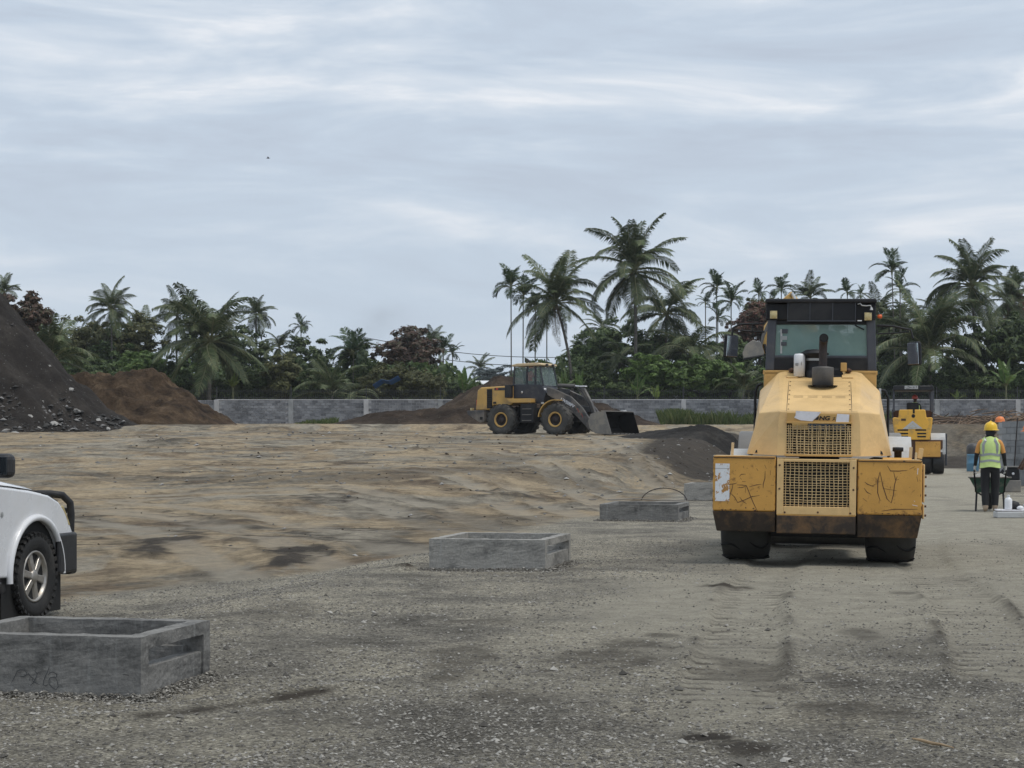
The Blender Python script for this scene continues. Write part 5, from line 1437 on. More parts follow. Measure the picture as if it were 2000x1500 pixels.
# ------------------------------------------------------------------ the big yellow single-drum roller, seen from behind
ROLL_Y = 20.2
def roller():
    X0 = wx(1596, ROLL_Y)
    root = empty('soil_roller', (X0, ROLL_Y, -0.005), 0, rot=(0, math.radians(0.7), -math.radians(9.6)))
    tag(root, 'large worn yellow single drum roller with black cab seen from behind', 'road roller')
    K = 1 / 178.0
    def q(px, py, y=-0.002):                              # rear-plane photo pixel -> local
        return ((px - 1596) * K, y, (1103 - py) * K)
    Y, YP, YW, G, BK = M['yellow'], M['yellow_pale'], M['yellow_worn'], M['grease'], M['black']
    # --- rear side boxes with greasy skirts
    for s, x0, x1, zt, zb, zs in ((-1, -1.150, -0.462, 1.197, 0.595, 0.37), (1, 0.425, 1.115, 1.175, 0.58, 0.33)):
        m = MB(); m.box(((x0 + x1) / 2, 0.30, (zt + zb) / 2), (x1 - x0, 0.60, zt - zb)); m.build('side_box', YW, root, 0.018)
        xi, xo = (x1, x0) if s < 0 else (x0, x1)
        d = 0.045 * (1 if s < 0 else -1)
        m = MB(); m.hexa([(min(xi, xo) + (d if s < 0 else 0), 0.05, zs), (max(xi, xo) + (d if s > 0 else 0), 0.05, zs), (max(xi, xo) + (d if s > 0 else 0), 0.56, zs + .05), (min(xi, xo) + (d if s < 0 else 0), 0.56, zs + .05)],
                         [(x0, 0.004, zb - .003), (x1, 0.004, zb - .003), (x1, 0.6, zb - .003), (x0, 0.6, zb - .003)]); m.build('skirt', G, root, 0.008)
        m = MB(); m.box(((x0 + x1) / 2, 0.30, zt + 0.006), (x1 - x0 - 0.01, 0.58, 0.008)); m.build('box_lid', YP, root, 0.003)
        m = MB(); m.box(((x0 + x1) / 2, 0.0, zt - 0.012), (x1 - x0 - 0.02, 0.012, 0.012)); m.build('lid_seam', M['seam'], root)
    # scratches on the boxes
    def z6(x, y): return (1390 + x / 8.823, 880 + y / 8.823)
    def z1(x, y): return (1350 + x / 2.5, 540 + y / 2.5)
    L = [[(90, 555), (180, 560), (290, 572), (370, 565), (430, 545)], [(360, 565), (345, 650), (320, 725), (270, 910)], [(320, 725), (390, 790), (445, 885), (560, 840), (680, 782), (820, 755)],
         [(430, 580), (520, 580), (590, 590), (630, 680), (660, 760), (720, 900), (790, 1035)], [(440, 630), (520, 622), (590, 598)], [(575, 620), (575, 715)], [(470, 435), (500, 395), (580, 390)],
         [(480, 455), (510, 485)], [(515, 518), (580, 520)], [(640, 610), (760, 575), (850, 560)], [(910, 330), (908, 460), (880, 560), (880, 630)], [(900, 225), (930, 290)], [(760, 290), (790, 330)],
         [(480, 790), (530, 860), (600, 905)], [(1000, 320), (1000, 400)], [(1010, 575), (1070, 577)], [(150, 700), (200, 640), (310, 640)], [(180, 770), (260, 740), (320, 725)], [(535, 250), (545, 290)], [(1060, 420), (1075, 425)]]
    m = MB()
    for s in L: m.ribbon([q(*z6(*p)) for p in s], 0.008)
    m.build('scratches', M['scratch'], root)['kind'] = 'stuff'
    R = [[(910, 940), (900, 985), (900, 1040), (912, 1080)], [(910, 940), (925, 1010), (945, 1070), (965, 1090), (975, 1050), (980, 1000), (992, 960)], [(925, 1020), (990, 1030)], [(838, 990), (850, 1000), (880, 1012)],
         [(835, 1020), (850, 1040), (870, 1050)], [(945, 910), (960, 935), (1000, 935), (1040, 930)], [(1050, 925), (1075, 912)], [(920, 1130), (980, 1120), (1090, 1118)], [(975, 940), (985, 980), (1000, 975)],
         [(870, 1010), (890, 1000)], [(1085, 960), (1090, 985)], [(830, 1070), (850, 1085)], [(960, 1010), (960, 1020)]]
    m = MB()
    for s in R: m.ribbon([q(*z1(*p)) for p in s], 0.009)
    m.build('scratches', M['scratch'], root)['kind'] = 'stuff'
    m = MB(); m.ribbon([q(1786, 908), q(1785, 920)], 0.014); m.ribbon([q(1776, 979), q(1786, 981)], 0.012); m.ribbon([q(1779, 971), q(1781, 973)], 0.008); m.build('chips', M['white'], root)['kind'] = 'stuff'
    m = MB(); a, b = q(1396, 904, -0.004), q(1424, 978, -0.004)
    m.add([(a[0], -0.004, b[2]), (b[0], -0.004, b[2]), (b[0], -0.004, a[2]), (a[0], -0.004, a[2])], [(0, 1, 2, 3)]); m.build('reflector', M['sticker'], root)
    m = MB(); m.ribbon([(a[0] - .01, -0.006, a[2] - .055), (b[0], -0.006, a[2] - .055)], 0.006); m.build('reflector_crack', M['seam'], root)
    # paint knocked off along the edges of the boxes and the grille frame
    rc = random.Random(21); m = MB()
    def fleck(x, z, w, h, y=-0.0035):
        n_ = rc.randrange(5, 8); a0 = rc.random() * 6
        P = [(x + w * math.cos(a0 + 6.283 * i / n_) * rc.uniform(.4, 1.1), y, z + h * math.sin(a0 + 6.283 * i / n_) * rc.uniform(.4, 1.1)) for i in range(n_)]
        m.add(P, [tuple(range(n_))])
    for (x0, x1, zt_, zb_) in ((-1.150, -0.462, 1.197, 0.595), (0.425, 1.115, 1.175, 0.58)):
        for i in range(34):
            e_ = rc.random()
            if e_ < .35: fleck(rc.uniform(x0, x1), zb_ + abs(rc.gauss(0, .018)), rc.uniform(.004, .022), rc.uniform(.003, .012))
            elif e_ < .6: fleck(rc.uniform(x0, x1), zt_ - abs(rc.gauss(.006, .01)), rc.uniform(.004, .025), rc.uniform(.002, .006))
            elif e_ < .8: fleck(x0 + abs(rc.gauss(.004, .008)), rc.uniform(zb_, zt_), rc.uniform(.002, .006), rc.uniform(.006, .03))
            else: fleck(x1 - abs(rc.gauss(.004, .008)), rc.uniform(zb_, zt_), rc.uniform(.002, .006), rc.uniform(.006, .03))
        for i in range(16): fleck(rc.uniform(x0 + .05, x1 - .05), rc.uniform(zb_ + .03, zt_ - .05), rc.uniform(.002, .007), rc.uniform(.002, .007))
    m.build('paint_chips', M['scratch'], root)['kind'] = 'stuff'
    # --- centre panel with the lower grille
    xl, xr, zt, zb = q(1516, 0)[0], q(1669, 0)[0], q(0, 893)[2], q(0, 1003)[2]
    gl, gr, gt, gb = q(1529, 0)[0], q(1656, 0)[0], q(0, 899)[2], q(0, 986)[2]
    m = MB()
    m.box(((xl + gl) / 2, 0.03, (zt + zb) / 2), (gl - xl, 0.07, zt - zb)); m.box(((xr + gr) / 2, 0.03, (zt + zb) / 2), (xr - gr, 0.07, zt - zb))
    m.box(((gl + gr) / 2, 0.03, (zt + gt) / 2), (gr - gl, 0.07, zt - gt)); m.box(((gl + gr) / 2, 0.03, (gb + zb) / 2), (gr - gl, 0.07, gb - zb)); m.build('grille_frame', YP, root, 0.006)
    m = MB(); m.box(((xl + xr) / 2, 0.35, 0.80), (xr - xl - 0.02, 0.44, 0.76)); m.build('radiator', M['black_deep'], root)
    m = MB(); m.box(((xl + xr) / 2, 0.06, 0.46), (xr - xl - 0.004, 0.14, 0.20)); m.build('rear_beam', G, root, 0.01)
    m = MB(); m.box(((xl + xr) / 2, 0.055, 0.567), (xr - xl - 0.01, 0.12, 0.022)); m.build('beam_lip', M['yellow_worn'], root, 0.004)
    rr = random.Random(6)
    def mesh_grid(x0, x1, z0, z1, y0, y1, nv, nh, name):
        m = MB()
        for i in range(nv):
            x = x0 + (x1 - x0) * (i + 0.5) / nv
            P = [(x + rr.uniform(-.004, .004), y0 + (y1 - y0) * t - 0.012 * (1 if rr.random() < .3 else 0), z0 + (z1 - z0) * t) for t in np.linspace(0, 1, 9)]
            m.tube(P, 0.0048, 4, False)
        for j in range(nh):
            t = (j + 0.5) / nh; z = z0 + (z1 - z0) * t; sag = rr.uniform(-.008, .004)
            P = [(x0 + (x1 - x0) * u, y0 + (y1 - y0) * t + 0.004, z + sag * math.sin(math.pi * u) + rr.uniform(-.003, .003)) for u in np.linspace(0, 1, 9)]
            m.tube(P, 0.0042, 4, False)
        m.build(name, M['wire'], root)['kind'] = 'stuff'
    mesh_grid(gl, gr, gb, gt, 0.03, 0.03, 15, 16, 'wire_mesh')
    for (bx, bz) in ((xl + .03, zt - .07), (xl + .03, zt - .33), (xr - .03, zt - .09), (xr - .03, zt - .33), (xl + .09, zb + .03), (0, zb + .035), (xr - .06, zb + .03)):
        m = MB(); m.lathe([(0.012, -0.004), (0.010, -0.012), (0.001, -0.014)], 'y', (bx, 0.0, bz), 8); m.build('bolt', M['rust'], root)
    # --- hood
    def pt(x, y, z): return (x, y, z)
    bot_r, ben_r, top_r = (0.455, 0.10, 1.215), (0.425, 0.13, 1.705), (0.415, 1.66, 2.20)
    bot_s, ben_s, top_s = (0.80, 0.42, 1.225), (0.665, 0.40, 1.69), (0.70, 1.66, 1.97)
    bot_f, top_c = (0.80, 1.66, 1.25), (0.485, 1.66, 2.185)
    gw, gz0, gz1 = 0.350, 1.215, 1.575
    V = []; Fc = []
    def av(p): V.append(p); return len(V) - 1
    for s in (-1, 1):
        i = {k: av((s * p[0], p[1], p[2])) for k, p in dict(a=bot_r, b=ben_r, c=top_r, d=bot_s, e=ben_s, f=top_s, g=bot_f, h=top_c).items()}
        quads = [('a', 'd', 'e', 'b'), ('b', 'e', 'f', 'h'), ('d', 'g', 'f', 'e'), ('b', 'h', 'c')]
        for w in quads:
            t = tuple(i[k] for k in w); Fc.append(t if s > 0 else t[::-1])
    # central rear face around the upper grille and the slope above it
    def yr(z): return 0.10 + (z - 1.215) / (1.705 - 1.215) * 0.03
    n0 = len(V)
    for (x, z) in ((-.455, 1.215), (-gw, 1.215), (gw, 1.215), (.455, 1.215), (-.445, gz1), (-gw, gz1), (gw, gz1), (.445, gz1), (-.425, 1.705), (.425, 1.705)):
        V.append((x, yr(z), z))
    Fc += [(n0, n0 + 1, n0 + 5, n0 + 4), (n0 + 2, n0 + 3, n0 + 7, n0 + 6), (n0 + 4, n0 + 5, n0 + 6, n0 + 7, n0 + 9, n0 + 8)]
    m = MB(); m.add(V, Fc)
    m.add([(-.425, .13, 1.705), (.425, .13, 1.705), (.415, 1.66, 2.20), (-.415, 1.66, 2.20)], [(0, 1, 2, 3)])
    o = m.build('hood', YP, root)
    md = o.modifiers.new('w', 'WELD'); md.merge_threshold = 0.004
    md = o.modifiers.new('b', 'BEVEL'); md.width = 0.014; md.segments = 3; md.limit_method = 'ANGLE'; md.angle_limit = math.radians(12)
    # dents pressed into the lower corners of the hood
    m = MB()
    for s in (-1, 1):
        m.hexa([(s * .70, .30, 1.24), (s * .80, .9, 1.24), (s * .6, 1.6, 1.24), (s * .3, .4, 1.24)], [(s * .5, .45, 1.6), (s * .6, .9, 1.75), (s * .5, 1.6, 1.9), (s * .3, .5, 1.6)])
    m.box((0, 0.7, 1.35), (0.72, 0.9, 0.3)); m.build('engine', M['black_deep'], root)
    mesh_grid(-gw, gw, gz0 + .005, gz1 - .02, 0.085, 0.10, 9, 12, 'wire_mesh')
    mesh_grid(-gw, gw, gz0 + .005, gz1 - .02, 0.095, 0.11, 16, 4, 'wire_mesh')
    m = MB(); m.box((0, 0.09, gz1 + 0.005), (2 * gw + .02, 0.05, 0.02)); m.box((0, 0.09, gz0 + .004), (2 * gw + .04, 0.06, 0.022)); m.build('grille_rail', Y, root, 0.004)
    # badge strip with torn white film
    m = MB(); m.box((0, 0.098, 1.633), (2 * gw, 0.03, 0.098), (math.radians(3), math.radians(1.2), 0)); m.build('badge_strip', Y, root, 0.004)
    bd = 0.078
    def zb(x, y, d=0.0): return ((1520 + x / 12.5 - 1597) * K, bd - d, (1103 - (780 + y / 12.5)) * K - 0.006)
    m = MB()
    m.add([zb(400, 225, .003), zb(1010, 245, .003), zb(950, 330, .003), zb(860, 415, .003), zb(800, 475, .003), zb(520, 455, .003), zb(430, 420, .003), zb(360, 390, .003), zb(395, 330, .003)], [(0, 8, 7, 6, 5, 4, 3, 2, 1)])
    m.build('torn_film', M['paper'], root)
    m = MB(); m.add([zb(1400, 285, .003), zb(1690, 300, .003), zb(1680, 490, .003), zb(1650, 525, .003), zb(1370, 505, .003), zb(1375, 430, .003)], [(0, 5, 4, 3, 2, 1)]); m.build('torn_film', M['paper'], root)
    p = zb(960, 442, .002)
    text('NG', 0.062, p, (math.radians(90), 0, 0), BK, root, 0.15, 0.001, 0.0022, 1.25)
    m = MB(); m.add([zb(850, 435, .003), zb(950, 345, .003), zb(960, 400, .003), zb(935, 440, .003)], [(0, 3, 2, 1)])
    m.ribbon([zb(1290, 382, .003), zb(1362, 382, .003)], 0.008); m.ribbon([zb(1338, 365, .003), zb(1322, 415, .003), zb(1285, 455, .003)], 0.009); m.ribbon([zb(1325, 405, .003), zb(1362, 450, .003)], 0.010)
    m.build('lettering', BK, root)['kind'] = 'stuff'
    # hood panel seams, bolts, louvres
    nrm = Vector((0, -(2.2 - 1.705), 1.53)).normalized()
    def hs(x, t, d=0.003):                               # point on the sloping hood top
        p = Vector((x, 0.13 + 1.53 * t, 1.705 + 0.495 * t)) + nrm * d; return tuple(p)
    m = MB()
    for s in (-1, 1):
        m.ribbon([hs(s * .355, 0.0), hs(s * .355, .35), hs(s * .355, .74)], 0.007, nrm)
    m.ribbon([hs(-.355, .38), hs(.355, .38)], 0.006, nrm); m.ribbon([hs(-.355, .74), hs(.355, .74)], 0.006, nrm); m.ribbon([hs(-.42, .005), hs(.42, .005)], 0.006, nrm)
    m.build('panel_seams', M['seam'], root)['kind'] = 'stuff'
    for s in (-1, 1):
        for t in (.04, .16, .28, .40, .50, .62, .72):
            m = MB(); c = hs(s * .337, t); m.lathe([(0.009, 0), (0.007, 0.005), (0.001, 0.006)], 'z', c, 6); m.build('bolt', M['rust'], root)
    for xg in (-.235, -.075, .085, .235):
        m = MB()
        for t in (.325, .345, .365): m.ribbon([hs(xg - .055, t), hs(xg + .055, t)], 0.010, nrm)
        m.build('louvre', M['seam'], root)['kind'] = 'stuff'
    for s in (-1, 1):                                     # hinges at the top
        m = MB(); c = hs(s * .32, .86, .008); m.box(c, (0.13, 0.12, 0.012), (math.radians(18), 0, 0)); m.build('hinge', YP, root, 0.003)
        m = MB(); c = hs(s * .33, .97, .03); m.lathe([(0.001, -.03), (.035, -.02), (.04, .01), (.001, .03)], 'z', c, 8); m.build('latch', M['rust'], root)
    # exhaust
    cx = q(1602, 0)[0] * 1.02
    m = MB(); m.lathe([(0.17, 0), (0.17, 0.004), (0.001, .005)], 'z', hs(cx, .62, .004), 20, False); 
    m.build('exhaust_opening', M['black_deep'], root)
    for s in (-1, 1):
        m = MB(); m.add([hs(s * .05, .84), hs(s * .27, .86), hs(s * .27, .97), hs(s * .05, .99)], [(0, 1, 2, 3) if s > 0 else (3, 2, 1, 0)]); m.build('hood_cutout', M['black_deep'], root)
    m = MB(); y = 0.13 + 1.53 * .66
    m.lathe([(0.001, 1.95), (0.122, 1.95), (0.124, 2.22), (0.120, 2.232), (0.06, 2.242), (0.001, 2.243)], 'z', (cx, y, 0), 28); m.build('muffler', M['muffler'], root)
    m = MB(); P = [(cx, y, 2.24), (cx, y, 2.42), (cx, y - .01, 2.50), (cx + .005, y - .05, 2.55), (cx + .008, y - .12, 2.565)]
    m.tube(P, [0.046, 0.046, 0.048, 0.05, 0.052], 16, False); m.build('exhaust_pipe', M['rust_dark'], root)
    m = MB(); m.lathe([(0.047, 0), (0.001, 0.001)], 'y', (cx + .008, y - .118, 2.565), 14); m.build('pipe_mouth', M['black_deep'], root)
    # air intake, filter, filler
    m = MB(); a = (cx - .10, 1.52); m.lathe([(0.13, 2.12), (0.13, 2.20), (0.10, 2.22), (0.09, 2.36), (0.17, 2.40), (0.17, 2.41), (0.10, 2.45), (0.001, 2.46)], 'z', (a[0], a[1], 0), 22); m.build('air_cleaner', M['black'], root)
    m = MB(); m.lathe([(0.092, 2.31), (0.094, 2.345), (0.092, 2.35)], 'z', (a[0], a[1], 0), 22); m.build('cleaner_band', M['white_grey'], root)
    m = MB(); m.box((cx + .03, 1.56, 2.18), (0.40, 0.12, 0.11)); m.build('intake_duct', M['black'], root, 0.02)
    fx = q(1556, 0)[0] * 1.06
    m = MB(); m.lathe([(0.001, 2.13), (0.066, 2.135), (0.066, 2.38), (0.055, 2.40), (0.001, 2.405)], 'z', (fx, 1.45, 0), 24); m.build('white_filter', M['white'], root)
    m = MB()
    for k, (dx, dz, w) in enumerate([(-.03, 2.285, .05), (-.03, 2.272, .05), (-.03, 2.262, .04), (.025, 2.30, .018), (.025, 2.285, .018), (.025, 2.27, .018)]): m.box((fx + dx, 1.45 - .0655, dz), (w * .8, 0.004, 0.005))
    m.build('filter_print', M['steel'], root)['kind'] = 'stuff'
    m = MB(); m.box((cx + .24, 1.5, 2.25), (0.07, 0.06, 0.10)); m.build('filler_neck', Y, root, 0.006)
    # --- cab base, cab
    for s in (-1, 1):
        m = MB(); m.hexa([(s * .40, 1.68, 1.3), (s * .66, 1.68, 1.3), (s * .66, 2.9, 1.3), (s * .40, 2.9, 1.3)][::s], [(s * .40, 1.68, 2.20), (s * .66, 1.68, 2.20), (s * .66, 2.9, 2.20), (s * .40, 2.9, 2.20)][::s]); m.build('cab_base', Y, root, 0.01)
    m = MB(); m.box((0, 2.3, 2.19), (1.34, 1.24, 0.05)); m.build('cab_deck', Y, root, 0.006)
    cy0, cy1, cw = 1.74, 3.1, 0.665
    S, z0, z1, wz0, wz1 = M['slate'], 2.215, 3.03, 2.37, 2.765
    for s in (-1, 1):
        m = MB(); m.hexa([(s * .60 - .045, cy0, z0), (s * .60 + .06, cy0, z0), (s * .60 + .06, cy0 + .10, z0), (s * .60 - .045, cy0 + .10, z0)], [(s * .575 - .045, cy0, z1 - .1), (s * .575 + .06, cy0, z1 - .1), (s * .575 + .06, cy0 + .1, z1 - .1), (s * .575 - .045, cy0 + .1, z1 - .1)])
        m.build('cab_post', S, root, 0.012)
        for yy in (cy1, 2.4):
            m = MB(); m.box((s * .60, yy, (z0 + z1) / 2), (.08, .08, z1 - z0 - .1)); m.build('cab_post', S, root, 0.012)
        m = MB(); m.box((s * .62, 2.4, z0 + .12), (.04, 1.3, .25)); m.build('cab_side', S, root, 0.012)
    m = MB(); m.box((0, cy0 + .045, (z0 + wz0) / 2), (1.16, 0.07, wz0 - z0)); m.build('cab_sill', BK, root, 0.01)
    m = MB(); m.box((0, cy0 + .035, wz0 + .012), (1.17, 0.05, 0.03)); m.build('sill_trim', S, root, 0.006)
    m = MB(); m.box((0, cy0 + .05, wz1 + .035), (1.16, 0.05, 0.07)); m.build('cab_header', BK, root, 0.008)
    m = MB(); m.box((0, cy0 + .05, (wz0 + wz1) / 2), (1.12, 0.012, wz1 - wz0)); m.build('rear_window', M['glass_cab'], root)
    m = MB(); m.box((0, cy1, (wz0 + wz1) / 2), (1.12, 0.012, .75)); m.build('windscreen', M['glass_clear'], root)
    for s in (-1, 1):
        m = MB(); m.box((s * .62, 2.4, (wz0 + wz1) / 2 + .05), (0.01, 1.24, .5)); m.build('side_window', M['glass_clear'], root)
    m = MB(); m.ribbon([(-.50 + .04, cy0 + .035, wz0 + .05), (-.50 + .04, cy0 + .035, wz0 + .34)], 0.05)
    m.build('window_stickers', M['white_grey'], root)['kind'] = 'stuff'
    for k, (x, z, w, h, mm) in enumerate([(-.42, 2.685, .07, .05, 'slate'), (-.43, 2.605, .075, .045, 'reflect'), (-.43, 2.535, .065, .045, 'slate')]):
        m = MB(); m.box((x, cy0 + .034, z), (w, 0.006, h)); m.build('window_sticker', M[mm], root)
    m = MB(); m.tube([(.40, cy0 + .02, wz1 - .005), (.51, cy0 + .02, wz1 - .06)], 0.008, 5); m.build('wiper', BK, root)
    # inside: floor, seat, wheel, fan
    m = MB(); m.box((0, 2.5, 2.235), (1.1, 1.2, 0.03)); m.build('cab_floor', BK, root)
    m = MB(); m.box((0.09, 2.3, 2.40), (.46, .12, .35), (-.1, 0, 0)); m.lathe([(0.001, 2.50), (.13, 2.52), (.15, 2.60), (.12, 2.70), (.001, 2.72)], 'z', (0.13, 2.26, 0), 14); m.build('seat', BK, root, 0.03)
    m = MB(); m.lathe([(.10, 0), (.105, .05), (.001, .06)], 'y', (.44, 1.95, 2.58), 18); m.lathe([(.10, 0), (.001, -.01)], 'y', (.44, 1.95, 2.58), 18); m.build('cab_fan', M['black'], root)
    m = MB(); m.tube([(-.02, 2.9, 2.75), (-.22, 2.9, 2.3)], 0.02, 6); m.tube([(.03, 2.9, 2.75), (-.17, 2.9, 2.3)], 0.012, 6); m.build('wiper_arm', BK, root)
    # roof, air conditioner
    m = MB(); m.box((0, 2.42, z1 + .01), (1.30, 1.55, 0.05)); m.build('roof', BK, root, 0.015)
    m = MB(); m.box((0, 1.80, 2.915), (1.29, 0.14, 0.20)); m.build('roof_visor', BK, root, 0.012)
    m = MB(); m.box((0.01, 1.70, 2.92), (.79, .07, .23)); m.build('air_conditioner', M['black'], root, 0.008)
    for x in (-.125, .14, -.385, .405):
        m = MB(); m.box((x, 1.66, 2.92), (.008, .012, .22)); m.build('cover_rib', M['slate'], root)
    m = MB(); m.box((0.01, 1.66, 2.802), (.80, .015, .012)); m.build('cover_rib', M['slate'], root)
    for s, z in ((-1, 2.875), (1, 2.855)):
        m = MB(); m.box((s * .552, 1.69, z), (.098, .05, .105)); m.build('lamp_housing', BK, root, 0.01)
        m = MB(); m.lathe([(.042, 1.662), (.043, 1.655), (.001, 1.65)], 'y', (s * .552, 0, z), 16); m.box((s * .552, 1.664, z), (.084, .006, .092)); m.build('work_lamp', M['lamp'], root, 0.004)
    m = MB(); m.tube([(.43, 1.68, 3.0), (.46, 1.67, 3.01), (.48, 1.66, 2.985), (.53, 1.66, 2.98), (.58, 1.66, 2.985), (.59, 1.66, 2.95)], .008, 6); m.lathe([(.02, 2.93), (.012, 2.96), (.001, 2.965)], 'z', (.59, 1.66, 0), 8); m.build('hose_clip', M['white_grey'], root)
    m = MB(); m.box((.455, 1.66, 2.805), (.05, .02, .012)); m.build('cable_tie', M['white'], root)
    m = MB(); m.lathe([(.001, -.03), (.022, -.02), (.026, .02), (.001, .03)], 'x', (.69, 1.75, 2.86), 10); m.build('indicator', M['orange'], root)
    # mirrors on tubular arms
    for s in (-1, 1):
        if s < 0: arm, mx, mz, mw, mh = [(-.66, 1.75, 2.775), (-.95, 1.72, 2.765), (-1.03, 1.70, 2.72), (-1.045, 1.70, 2.62)], -1.035, 2.50, .22, .275
        else: arm, mx, mz, mw, mh = [(.66, 1.75, 2.755), (.84, 1.72, 2.745), (1.05, 1.70, 2.70), (1.075, 1.70, 2.60)], 1.075, 2.42, .21, .28
        m = MB(); m.tube(arm, .013, 7); m.tube([(s * .66, 1.75, arm[0][2] - .10), (s * .90, 1.72, arm[0][2] - .09), (s * 1.03, 1.7, arm[2][2] - (.01 if s < 0 else .02))], .010, 7)
        m.tube([(s * .80, 1.73, arm[0][2] - .002), (s * .80, 1.73, arm[0][2] - .095)], .008, 6); m.build('mirror_arm', BK, root)
        mr = empty('mirror', (mx, 1.69, mz), 0, root); mr.rotation_euler = (math.radians(4), 0, math.radians(52 if s < 0 else -52))
        m = MB(); m.box((0, .03, 0), (mw, .05, mh)); m.build('housing', BK, mr, 0.025, 3)
        m = MB(); m.box((0, 0.001, 0), (mw - .022, .004, mh - .03)); m.build('glass', M['mirror'], mr, 0.012, 2)
    # hand rails
    for s in (-1, 1):
        m = MB(); m.tube([(s * .68, 1.72, 2.0), (s * .76, 1.74, 1.98), (s * .80, 1.75, 1.9), (s * .80, 1.75, 1.25)] if s > 0 else [(-.68, 1.72, 2.05), (-.73, 1.74, 2.04), (-.76, 1.75, 1.95), (-.76, 1.75, 1.3)], .017, 8); m.build('hand_rail', BK, root)
    m = MB(); m.box((.70, 1.7, 1.95), (.03, .05, .11)); m.build('rail_bracket', M['white_grey'], root, 0.006)
    # mudguards, tank filler, uprights
    m = MB(); R_ = 0.50
    prof = [(.46 + R_ * math.cos(a) * .7, 1.02 + .42 * math.sin(a)) for a in np.linspace(0.15, 2.7, 12)]
    m.prism([(1.0 + p[0] - .46, p[1]) for p in prof] + [(1.0 + (p[0] - .46) * .94, p[1] - .03) for p in prof[::-1]], 'x', .78, 1.03); m.build('mudguard', M['white_grey'], root)
    m = MB(); m.prism([(1.0 + p[0] - .46, p[1] - .16) for p in prof] + [(1.0 + (p[0] - .46) * .94, p[1] - .19) for p in prof[::-1]], 'x', -1.0, -.76); m.build('mudguard', M['white_grey'], root)
    m = MB(); m.lathe([(.001, 1.19), (.04, 1.19), (.042, 1.27), (.06, 1.275), (.06, 1.315), (.055, 1.32), (.001, 1.322)], 'z', (.865, .34, 0), 18); m.build('tank_filler', BK, root)
    m = MB(); m.hexa([(.69, .1, 1.178), (1.02, .1, 1.178), (1.02, .55, 1.178), (.69, .55, 1.178)], [(.70, .2, 1.205), (1.0, .2, 1.205), (1.0, .5, 1.205), (.70, .5, 1.205)]); m.build('tank_top', YW, root, 0.004)
    for (x, y, z, h, w) in ((-.955, .35, 1.2, .15, .03), (1.0, .28, 1.18, .145, .034), (1.05, .12, 1.175, .09, .025)):
        m = MB(); m.box((x, y, z + h / 2), (w, w, h), (0, .05, 0)); m.build('upright', M['wood_pale'], root, 0.004)
    m = MB(); m.box((1.105, .25, 1.255), (.05, .05, .115), (0, .15, 0)); m.build('upright', M['yellow_pale'], root, 0.004)
    # step plates with bolts on the right flank
    m = MB(); m.box((1.135, .33, .93), (.022, .5, .42)); m.box((1.133, .33, .62), (.02, .5, .16)); m.build('flank_plate', M['yellow_pale'], root, 0.01)
    for z in (1.0, .9, .8, .68, .58): 
        m = MB(); m.lathe([(.014, 1.146), (.014, 1.165), (.001, 1.166)], 'x', (0, .10, z), 6); m.build('bolt', M['rust'], root)
    # wheels, axle, frame made low to block light, drum
    for s in (-1, 1): wheel(root, (s * .815, 1.0, .60), .605, .55, .30, s, M['rubber_dusty'], Y, 0, .016, .20, 'plant', notch=14)
    m = MB(); m.box((0, 1.05, .62), (1.1, .3, .34)); m.tube([(-.6, 1.05, .74), (.6, 1.05, .74)], .16, 12); m.build('rear_axle', M['black_deep'], root)
    m = MB(); m.box((0, 1.75, .66), (1.04, 2.6, .72)); m.build('frame', M['black'], root, .02)  # box added low as a belly pan, keeps the underside dark
    m = MB(); m.box((0, 3.3, .95), (.5, .9, .5)); m.build('articulation', M['black'], root, .02)
    m = MB(); m.lathe([(.3, -1.06), (.74, -1.06), (.75, -1.04), (.75, 1.04), (.74, 1.06), (.3, 1.06)], 'x', (0, 4.5, .75), 48); m.build('drum', M['steel'], root)
    m = MB()
    for s in (-1, 1): m.box((s * 1.13, 4.3, .85), (.1, 1.9, .38))
    m.box((0, 3.5, .95), (2.2, .3, .42)); m.box((0, 5.4, .9), (2.2, .15, .32)); m.build('drum_frame', Y, root, .015)
    return root
ROLLER = roller()
